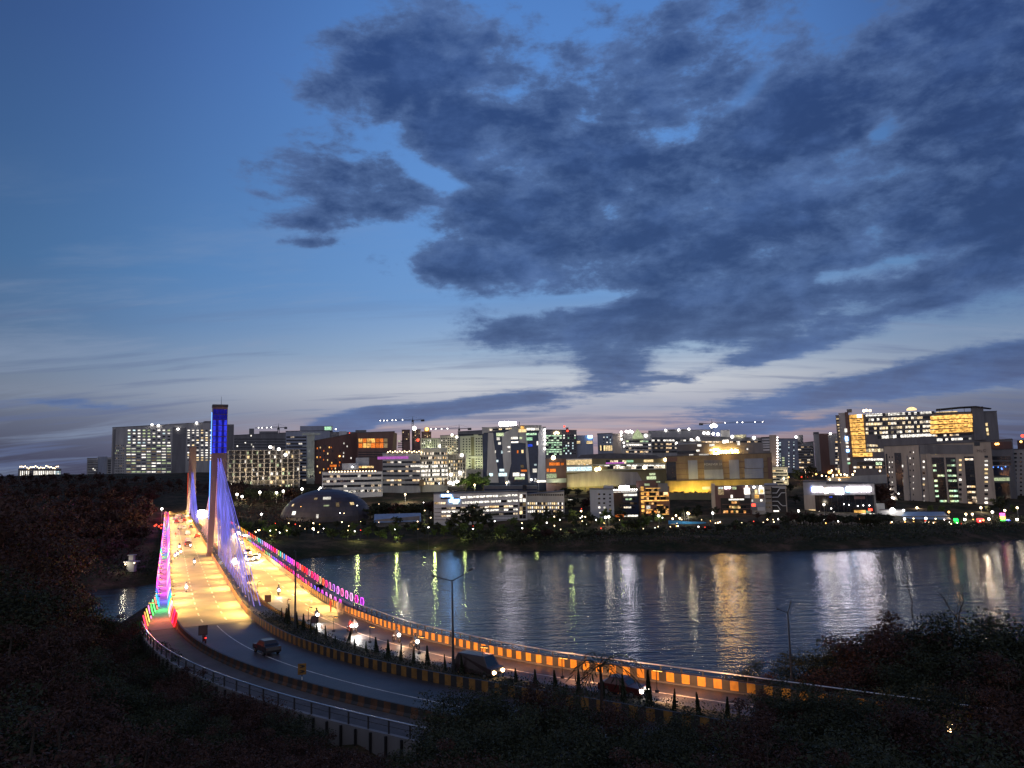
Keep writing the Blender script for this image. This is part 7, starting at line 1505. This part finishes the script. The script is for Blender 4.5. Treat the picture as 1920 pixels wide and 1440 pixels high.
SHR = [(528, 1160, 1143), (536, 1169, 1145), (540.5, 1173, 1139), (557, 1179, 1152), (568.5, 1184, 1156), (583, 1188, 1166), (593, 1191, 1168), (611, 1199, 1177), (629, 1207, 1194), (652, 1210, 1179), (665, 1214, 1199), (686, 1222, 1205), (706, 1226, 1199), (728, 1237, 1205), (751, 1242, 1212), (775, 1246, 1218), (802, 1250, 1216), (835, 1258, 1231), (867, 1264, 1232), (968, 1282, 1257), (1004, 1287, 1260), (1042, 1293, 1262), (1085, 1303, 1262), (1130, 1310, 1282), (1170, 1319, 1272), (1217, 1329, 1267), (1264, 1340, 1299), (1311, 1348, 1306), (1364, 1352, 1314)]
for i, (px, pb, pt) in enumerate(SHR):
    b_ = onz(px, pb, 15.2); h = (pb-pt)*math.hypot(b_[0], b_[1])/F*1.06; o = empty('pointed_shrub', tuple(b_), rng.uniform(0, 6)); w_ = rng.uniform(.62, .98); o.scale = (h*w_, h*w_, h); o.rotation_euler = (rng.uniform(-.07, .07), rng.uniform(-.07, .07), rng.uniform(0, 6))
    tag(o, '%s pointed shrub along the median, counted from the bridge end' % ORD[i], 'shrub', 'pointed shrubs along the planted median'); link('foliage', CM[i % 4], o); link('stem', stem_me, o)
    if i == 9: o.rotation_euler = (0, .22, 0)
scatter('median_plants', 'low plants covering the median soil', 9000, (-40, 70), (15, 125), .09, M['leaf'], lambda x, y: np.array([True]*len(x)) & (np.array([min((((x[j]-rp(s_, o_mr(s_)*.5)[0])**2+(y[j]-rp(s_, o_mr(s_)*.5)[1])**2)) for s_ in range(100, 190, 4)) for j in range(len(x))]) < 3.2), .8, 11) if False else None
def median_cover():
    r = np.random.RandomState(4); n = 9000; P = []
    for i in range(n):
        s_ = r.uniform(102, 190); P.append(rp(s_, r.uniform(.35, o_mr(s_)-.3), 15.22+r.rand()**1.5*.75))
    P = np.array(P); a = r.normal(size=(n, 3)); a /= np.linalg.norm(a, axis=1)[:, None]; b_ = np.cross(a, r.normal(size=(n, 3))); b_ /= np.linalg.norm(b_, axis=1)[:, None]; L = .10*(.6+.8*r.rand(n))[:, None]
    V = np.stack([P-a*L, P+b_*L*.45, P+a*L, P-b_*L*.45], 1).reshape(-1, 3); me = bpy.data.meshes.new('median_plants'); me.from_pydata(V.tolist(), [], np.arange(4*n).reshape(n, 4).tolist()); me.materials.append(M['leaf']); tag(link('median_plants', me), 'low plants covering the soil of the median', kind='stuff')
median_cover()
# palm shrub and bare branches
def palm(px, pyb, pyt, Y, label):
    t_ = aty(px, pyt, Y); b_ = aty(px, pyb, Y); o = empty('palm_shrub', tuple(b_)); tag(o, label, 'palm'); H_ = t_[2]-b_[2]; r = random.Random(5); q = MB(); q.tube([(0, 0, -1), (.05, 0, H_*.35), (0, 0, H_*.6)], [.14, .11, .09], 7); q.build('trunk', M['bark'], o)
    for i in range(15):
        a = r.uniform(0, 6.28); L = r.uniform(.35, .62)*H_; up_ = r.uniform(.1, .8); q = MB(); pts_ = [Vector((math.cos(a)*L*t, math.sin(a)*L*t, H_*.6+L*(up_*t*1.4-.9*t*t))) for t in np.linspace(0, 1, 8)]
        q.tube(pts_, [.03]*7+[.01], 4)
        for k in range(1, 8):
            for sgn in (-1, 1):
                p_ = pts_[k]; d = (pts_[k]-pts_[k-1]).normalized(); sd = d.cross(Vector((0, 0, 1))).normalized()*sgn; l = L*.24; q.add([p_, p_+d*l*.5+sd*l*.5-Vector((0, 0, l*.2)), p_+d*l*.9+sd*l*.9-Vector((0, 0, l*.5)), p_+d*l*.6+sd*l*.4-Vector((0, 0, l*.25))], [(0, 1, 2, 3)])
        q.build('frond', M['leaf'], o)
palm(1128, 1330, 1196, 55, 'dark palm like shrub with drooping fronds before the right approach road')
def bare(px, pyb, pyt, Y, label, seed, spread=.6):
    b_ = aty(px, pyb, Y); t_ = aty(px, pyt, Y); H_ = t_[2]-b_[2]; o = empty('bare_tree', tuple(b_)); tag(o, label, 'tree'); r = random.Random(seed); q = MB()
    def grow(p, d, L, rad, lev):
        e = p+d*L; m_ = p+d*L*.5+Vector((r.uniform(-.1, .1), r.uniform(-.1, .1), r.uniform(-.05, .1)))*L*.6; q.tube([p, m_, e], [rad, rad*.8, rad*.6], 5)
        if lev == 0: return
        for _ in range(r.choice((2, 3))): grow(e if r.random() < .6 else m_, (d+Vector((r.uniform(-1, 1), r.uniform(-1, 1), r.uniform(-.5, .7)))*spread).normalized(), L*r.uniform(.55, .8), rad*.6, lev-1)
    grow(Vector((0, 0, 0)), Vector((.05, 0, 1)), H_*.4, H_*.02, 4); q.build('branches', M['bark'], o)
bare(1800, 1190, 1090, 66, 'bare branching treetop above the dark mass against the water', 3, .75); bare(1712, 1160, 1080, 68, 'single thin leaning bare stem left of the bare treetop', 8, .3); bare(1440, 1440, 1365, 30, 'pale bare twigs at the bottom edge right of centre', 12, .8)

# ------------------------------------------------------------------ far lamps along roads, shore lights, cranes
def far_lamp(px, py, pyb, Y, label, r=.5, mat='lamp_white', group=None):
    b_ = aty(px, pyb, Y); g_ = tz(b_[0], b_[1]); t_ = aty(px, py, Y); z0 = min(b_[2], g_) if g_ > b_[2]-12 else b_[2]
    z0 = min(z0, t_[2]-(1.2 if group else 3)); o = empty('street_lamp', (b_[0], b_[1], z0)); tag(o, label, 'street lamp', group); q = MB(); q.tube([(0, 0, 0), (0, 0, t_[2]-z0)], .1 if not group else .05, 5); q.build('pole', M['steel'] if not group else M['dark_steel'], o); q = MB(); q.ball((0, 0, t_[2]-z0), r, 0, 8); q.build('lamp', M[mat], o); return o, t_[2]-z0
for i, (px, py, pb, Y) in enumerate(((444, 927, 946, 500), (453.5, 931, 946, 500), (487, 923, 940, 500), (518.5, 924, 938, 510), (531, 921, 938, 510), (566, 917, 930, 500))):
    o, h = far_lamp(px, py, pb, Y, '%s white lamp from the pylon along the road left of the dome' % ORD[i], .75); point(o, (0, 0, h-1), 1800, (1, .8, .45), .6)
for (px, py, pb, Y, lb, m_) in ((303, 954, 972, 400, 'white lamp left of the far end of the light tunnel', 'lamp_white'), (340, 946, 962, 480, 'white lamp above the far end of the queue', 'lamp_white'), (335, 957, 964, 470, 'small amber lamp above the queue', 'lamp_gold'), (318, 959, 966, 470, 'amber lamp at the far end of the left walkway', 'lamp_warm'), (350, 955, 963, 480, 'second small amber lamp above the queue', 'lamp_gold'), (262, 923, 930, 620, 'pale lamp among the woods under the big slab', 'lamp_warm'), (490, 964, 972, 420, 'white light in the dark slope right of the bridge', 'lamp_white'), (587, 991, 1003, 378, 'slim pale post with no visible light in the shore belt', 'lamp_warm'), (1236, 967, 985, 395, 'white lamp before the orange balcony block', 'lamp_white'), (1136, 970, 985, 392, 'left globe lamp of the pair before the blue grey flats', 'lamp_white'), (1142, 969, 985, 392, 'right globe lamp of the pair before the blue grey flats', 'lamp_white'), (1337, 962, 975, 400, 'white lamp left of the lit shop boards', 'lamp_white'), (1498, 958, 972, 400, 'bright white lamp left of the sign hall', 'lamp_white'), (1546, 946, 962, 410, 'white lamp before the stone end of the sign hall', 'lamp_white'), (1855, 973, 984, 390, 'white lamp right of the red light column', 'lamp_white'), (1908, 974, 985, 390, 'white lamp at the right edge of the promenade', 'lamp_white'), (1862, 960, 975, 400, 'upper white lamp under the trees at right', 'lamp_white'), (1909, 952, 970, 405, 'lamp among the trees at the far right', 'lamp_warm'), (1737, 972, 984, 390, 'lamp between the pavilion and the green light column', 'lamp_white'), (1697, 973, 984, 390, 'lamp at the left end of the pavilion', 'lamp_white'), (1810, 974, 985, 390, 'lamp right of the green light column', 'lamp_white'), (1780, 960, 970, 400, 'orange lit stall light at the right end of the pavilion', 'lamp_gold'), (1812, 964, 974, 398, 'left warm stall light behind the promenade', 'lamp_warm'), (1824, 964, 974, 398, 'right warm stall light behind the promenade', 'lamp_warm'), (1885, 957, 968, 400, 'small warm light above the rainbow column', 'lamp_warm')):
    o, h = far_lamp(px, py, pb, Y, lb, .55, m_); 
    if m_ != 'lamp_warm' or px > 1200: point(o, (0, 0, h-.6), 700, (1, .85, .6) if m_ != 'lamp_gold' else (1, .5, .15), .5)
# string of small lights along the shore road and in the gardens
r_ = random.Random(21)
for i in range(80):
    px = r_.uniform(455, 1330); row = r_.random(); py, Y = (988+r_.uniform(-3, 5), 366) if row < .45 else (975+r_.uniform(-8, 8), 384) if row < .75 else (945+r_.uniform(-14, 14), 440)
    if px < 700: py += 6
    far_lamp(px, py, py+2, Y, 'small garden or road light among the far shore trees', r_.uniform(.10, .26), r_.choice(('lamp_white', 'lamp_warm', 'lamp_warm', 'lamp_gold', 'lamp_red') if r_.random() < .5 else ('lamp_white', 'lamp_warm')), 'small lights among the far shore trees')
for i in range(60):
    px = r_.uniform(1330, 1915); py, Y = 978+r_.uniform(-6, 8), 385
    far_lamp(px, py, py+3, Y, 'small stall or car light along the right part of the shore', r_.uniform(.14, .36), r_.choice(('lamp_white', 'lamp_warm', 'lamp_gold', 'lamp_red', 'lamp_warm')), 'small lights along the right part of the shore')
for i in range(14):
    px = r_.uniform(1420, 1600); far_lamp(px, 893+r_.uniform(-4, 4), 897, 640, 'vehicle light on the raised road between the mall and the golden tower', r_.uniform(.4, .8), r_.choice(('lamp_red', 'lamp_red', 'lamp_gold', 'lamp_warm', 'lamp_white')), 'vehicle lights on the raised road')
# green uplights in the shore belt
for i, (px, py, Y) in enumerate(((510, 990, 366), (672, 985, 372), (745, 988, 372), (816, 992, 368), (872, 984, 376), (937, 980, 378), (1005, 975, 384), (1160, 985, 378), (795, 940, 440), (735, 952, 440), (1068, 975, 384), (1380, 985, 376), (480, 990, 372))):
    p_ = aty(px, py+9, Y); g_ = tz(p_[0], p_[1]); o = link('projector', proj_me); o.location = (p_[0], p_[1], g_+.1); tag(o, '%s green garden uplight from the bridge along the shore belt' % ORD[i], 'floodlight'); point(o, (0, -2.5, 2.6), 900, (.85, 1.0, .30), .4, 'garden_light')
# floodlights, their lamp balls enlarged to build the glare into the shape
for (px, py, Y, rr, pw, lb, colr) in ((378, 969, 420, 3.8, 28000, 'floodlight beside the far pylon with its glare built as a huge ball', (1, .8, .5)), (446, 1003, 272, 1.1, 30000, 'bright floodlight at the cables on the right carriageway', (1, .85, .6)), (440, 1050, 186, .45, 4000, 'small white light on the lower cables', (1, .95, 1)), (401, 858, 203, .5, 2500, 'white lamp on the left shoulder of the near pylon', (1, .95, 1))):
    t_ = aty(px, py, Y); o = empty('floodlight', (t_[0], t_[1], min(t_[2], 15.1) if t_[2] < 24 else t_[2]-.6)); tag(o, lb, 'floodlight'); h = t_[2]-o.location[2]; q = MB(); q.tube([(0, 0, 0), (0, 0, h)], .12, 6); q.build('pole', M['steel'], o); q = MB(); q.ball((0, 0, h), rr, 0, 14); q.build('lamp', M['lamp_white'], o); point(o, (0, 0, h+rr+.2), pw, colr, .6)
# small lit shelter and spit on the left shore
for (px, py, Y, lb) in ((135, 1016, 285, 'small lit shelter on the bank far left'), (247, 1058, 272, 'little pale lit tower with flags on the spit left of the bridge')):
    p_ = aty(px, py, Y); g_ = max(.4, min(tz(p_[0], p_[1]), p_[2])); o = empty('shelter', (p_[0], p_[1], g_)); tag(o, lb, 'shelter'); q = MB(); q.box(-1.2, 1.2, -1, 1, 0, 3.2); q.build('wall', M['grey_wall'], o); q = MB(); q.box(-2.2, 2.2, -1.6, 1.6, 3.25, 3.5); q.box(-.8, .8, -.7, .7, 3.5, 5.5); q.box(-1.2, 1.2, -1, 1, 5.5, 5.7); q.build('roof', M['grey_wall'], o); q = MB(); q.ball((-1.6, -1.2, 2.6), .25, 0, 8); q.ball((1.5, -1.3, 3.0), .22, 0, 8); q.build('lamp', M['lamp_warm'], o); point(o, (-1.4, -2.6, 3), 260, (1, .9, .65), .3)
# tower cranes
def crane(px, pyb, pyt, Y, jib0, jib1, label, lights, flip=1):
    b_ = aty(px, pyb, Y); t_ = aty(px, pyt, Y); H_ = t_[2]-b_[2]; k = Y/F; o = empty('tower_crane', (b_[0], b_[1], b_[2]-25)); tag(o, label, 'crane'); H_ += 25; q = MB(); w = .9
    for sx in (-w, w):
        for sy in (-w, w): q.tube([(sx, sy, 0), (sx, sy, H_)], .16, 4)
    n = int(H_/2.4)
    for i in range(n): z = H_*i/n; q.tube([(-w, -w, z), (w, -w, z+H_/n)], .1, 4); q.tube([(w, w, z), (-w, w, z+H_/n)], .1, 4)
    q.build('mast', M['dark_steel'], o); q = MB(); x0, x1 = (jib0-px)*k, (jib1-px)*k; n = max(4, int(abs(x1)/2.2)); rise = -(.023)*0
    for yy, zz in ((-.6, 0), (.6, 0), (0, 1.3)): q.tube([(0, yy, H_+zz), (x1, yy, H_+zz*.5)], .13, 4)
    for i in range(n): a, c = x1*i/n, x1*(i+1)/n; q.tube([(a, -.6, H_), ((a+c)/2, 0, H_+1.2), (c, -.6, H_)], .08, 4)
    q.build('jib', M['dark_steel'], o); q = MB(); q.tube([(0, 0, H_), (x0, 0, H_+.3)], .35, 5); q.box(min(x0, x0*.7), max(x0, x0*.7), -.8, .8, H_-1.6, H_+.6); q.build('counter_jib', M['dark_steel'], o); q = MB(); q.tube([(0, 0, H_), (0, 0, H_+4.5)], [.5, .1], 5); q.box(-.9, .9, -1.4, .4, H_-2.2, H_-.2); q.tube([(0, 0, H_+4.4), (x1*.6, 0, H_+1)], .06, 4); q.tube([(0, 0, H_+4.4), (x0, 0, H_+.5)], .06, 4); q.build('cab', M['dark_steel'], o)
    for f in lights: q = MB(); q.ball((x1*f, 0, H_+.4), .5, 0, 8); q.build('jib_lamp', M['lamp_white'], o)
crane(774, 812, 788, 880, 796, 710, 'large tower crane above the brown rooftop towers', (.3, .5, .6, .75, .85, .95)); crane(522, 815, 802, 840, 538, 478, 'tower crane above the unfinished dark tower', (.3, .5, .7, .85)); crane(861, 812, 804, 820, 884, 806, 'tower crane with lights above the pale flats', (.4, .6, .8, .95)); crane(1337, 835, 794, 820, 1313, 1436, 'tower crane with a long lit jib above the mall', (.25, .48, .58, .82, .96))
t_ = aty(1338, 799, 815); o = empty('floodlight', tuple(t_)); tag(o, 'blinding floodlight cluster on the mast of the crane above the mall', 'floodlight'); q = MB(); q.ball((-2, 0, 0), 1.8, 0, 10); q.ball((2, 0, .3), 1.8, 0, 10); q.ball((0, 0, 1.6), 1.3, 0, 10); q.build('lamp', M['lamp_white'], o)
q = MB(); q.ball((0, 0, 0), 2.2, 0, 10); o = empty('floodlight', tuple(aty(777, 803, 878))); tag(o, 'bright floodlight on the mast of the large tower crane', 'floodlight'); q.build('lamp', M['lamp_white'], o)
# street lamps added between the rows of buildings to brighten the fronts
for i, (px, py, Y, pw, c, lb) in enumerate(((655, 935, 520, 9000, (1, .8, .5), 'added street lamp before the white banded office'), (760, 930, 530, 9000, (1, .85, .6), 'added street lamp below the grey banded office'), (840, 925, 560, 9000, (1, .85, .5), 'added street lamp below the drum office'), (890, 912, 545, 7000, (.9, 1, .4), 'added street lamp beside the lit green tree'), (950, 908, 560, 9000, (.9, .95, 1), 'added street lamp before the sculpted glass tower'), (1010, 905, 560, 8000, (.9, .95, 1), 'added street lamp right of the sculpted glass tower'), (1090, 962, 415, 2600, (1, .8, .5), 'added street lamp left of the blue grey flats'), (1290, 965, 420, 3000, (1, .8, .5), 'added street lamp between the orange balconies and the shop boards'), (1470, 900, 590, 8000, (1, .85, .6), 'added street lamp below the speckled tower'), (1510, 885, 650, 9000, (1, .6, .35), 'added street lamp below the brown grey tower'), (1560, 885, 620, 9000, (1, .5, .25), 'added street lamp on the raised road beneath the golden tower'), (1640, 945, 425, 2600, (1, .9, .7), 'added street lamp right of the sign hall'), (1720, 955, 440, 3600, (1, .75, .5), 'added street lamp before the left part of the beige block'), (1840, 955, 430, 3600, (1, .75, .5), 'added street lamp before the right part of the beige block'), (240, 908, 720, 14000, (1, .85, .55), 'added street lamp below the left end of the big slab'), (320, 905, 760, 14000, (1, .85, .55), 'added street lamp below the right end of the big slab'))):
    o, h = far_lamp(px, py-3, py+6, Y, lb, .6, 'lamp_warm'); point(o, (0, -1.2, h), pw, c, .6)
# cars on the promenade road would be hidden; red glow of tail lights left of the bridge
for i, (px, py) in enumerate(((293, 984), (298, 987), (302, 990), (303, 984), (290, 986))):
    far_lamp(px, py, py+2, 330, 'red tail light of traffic seen left of the light tunnel', .35, 'lamp_red', 'red tail lights left of the light tunnel')
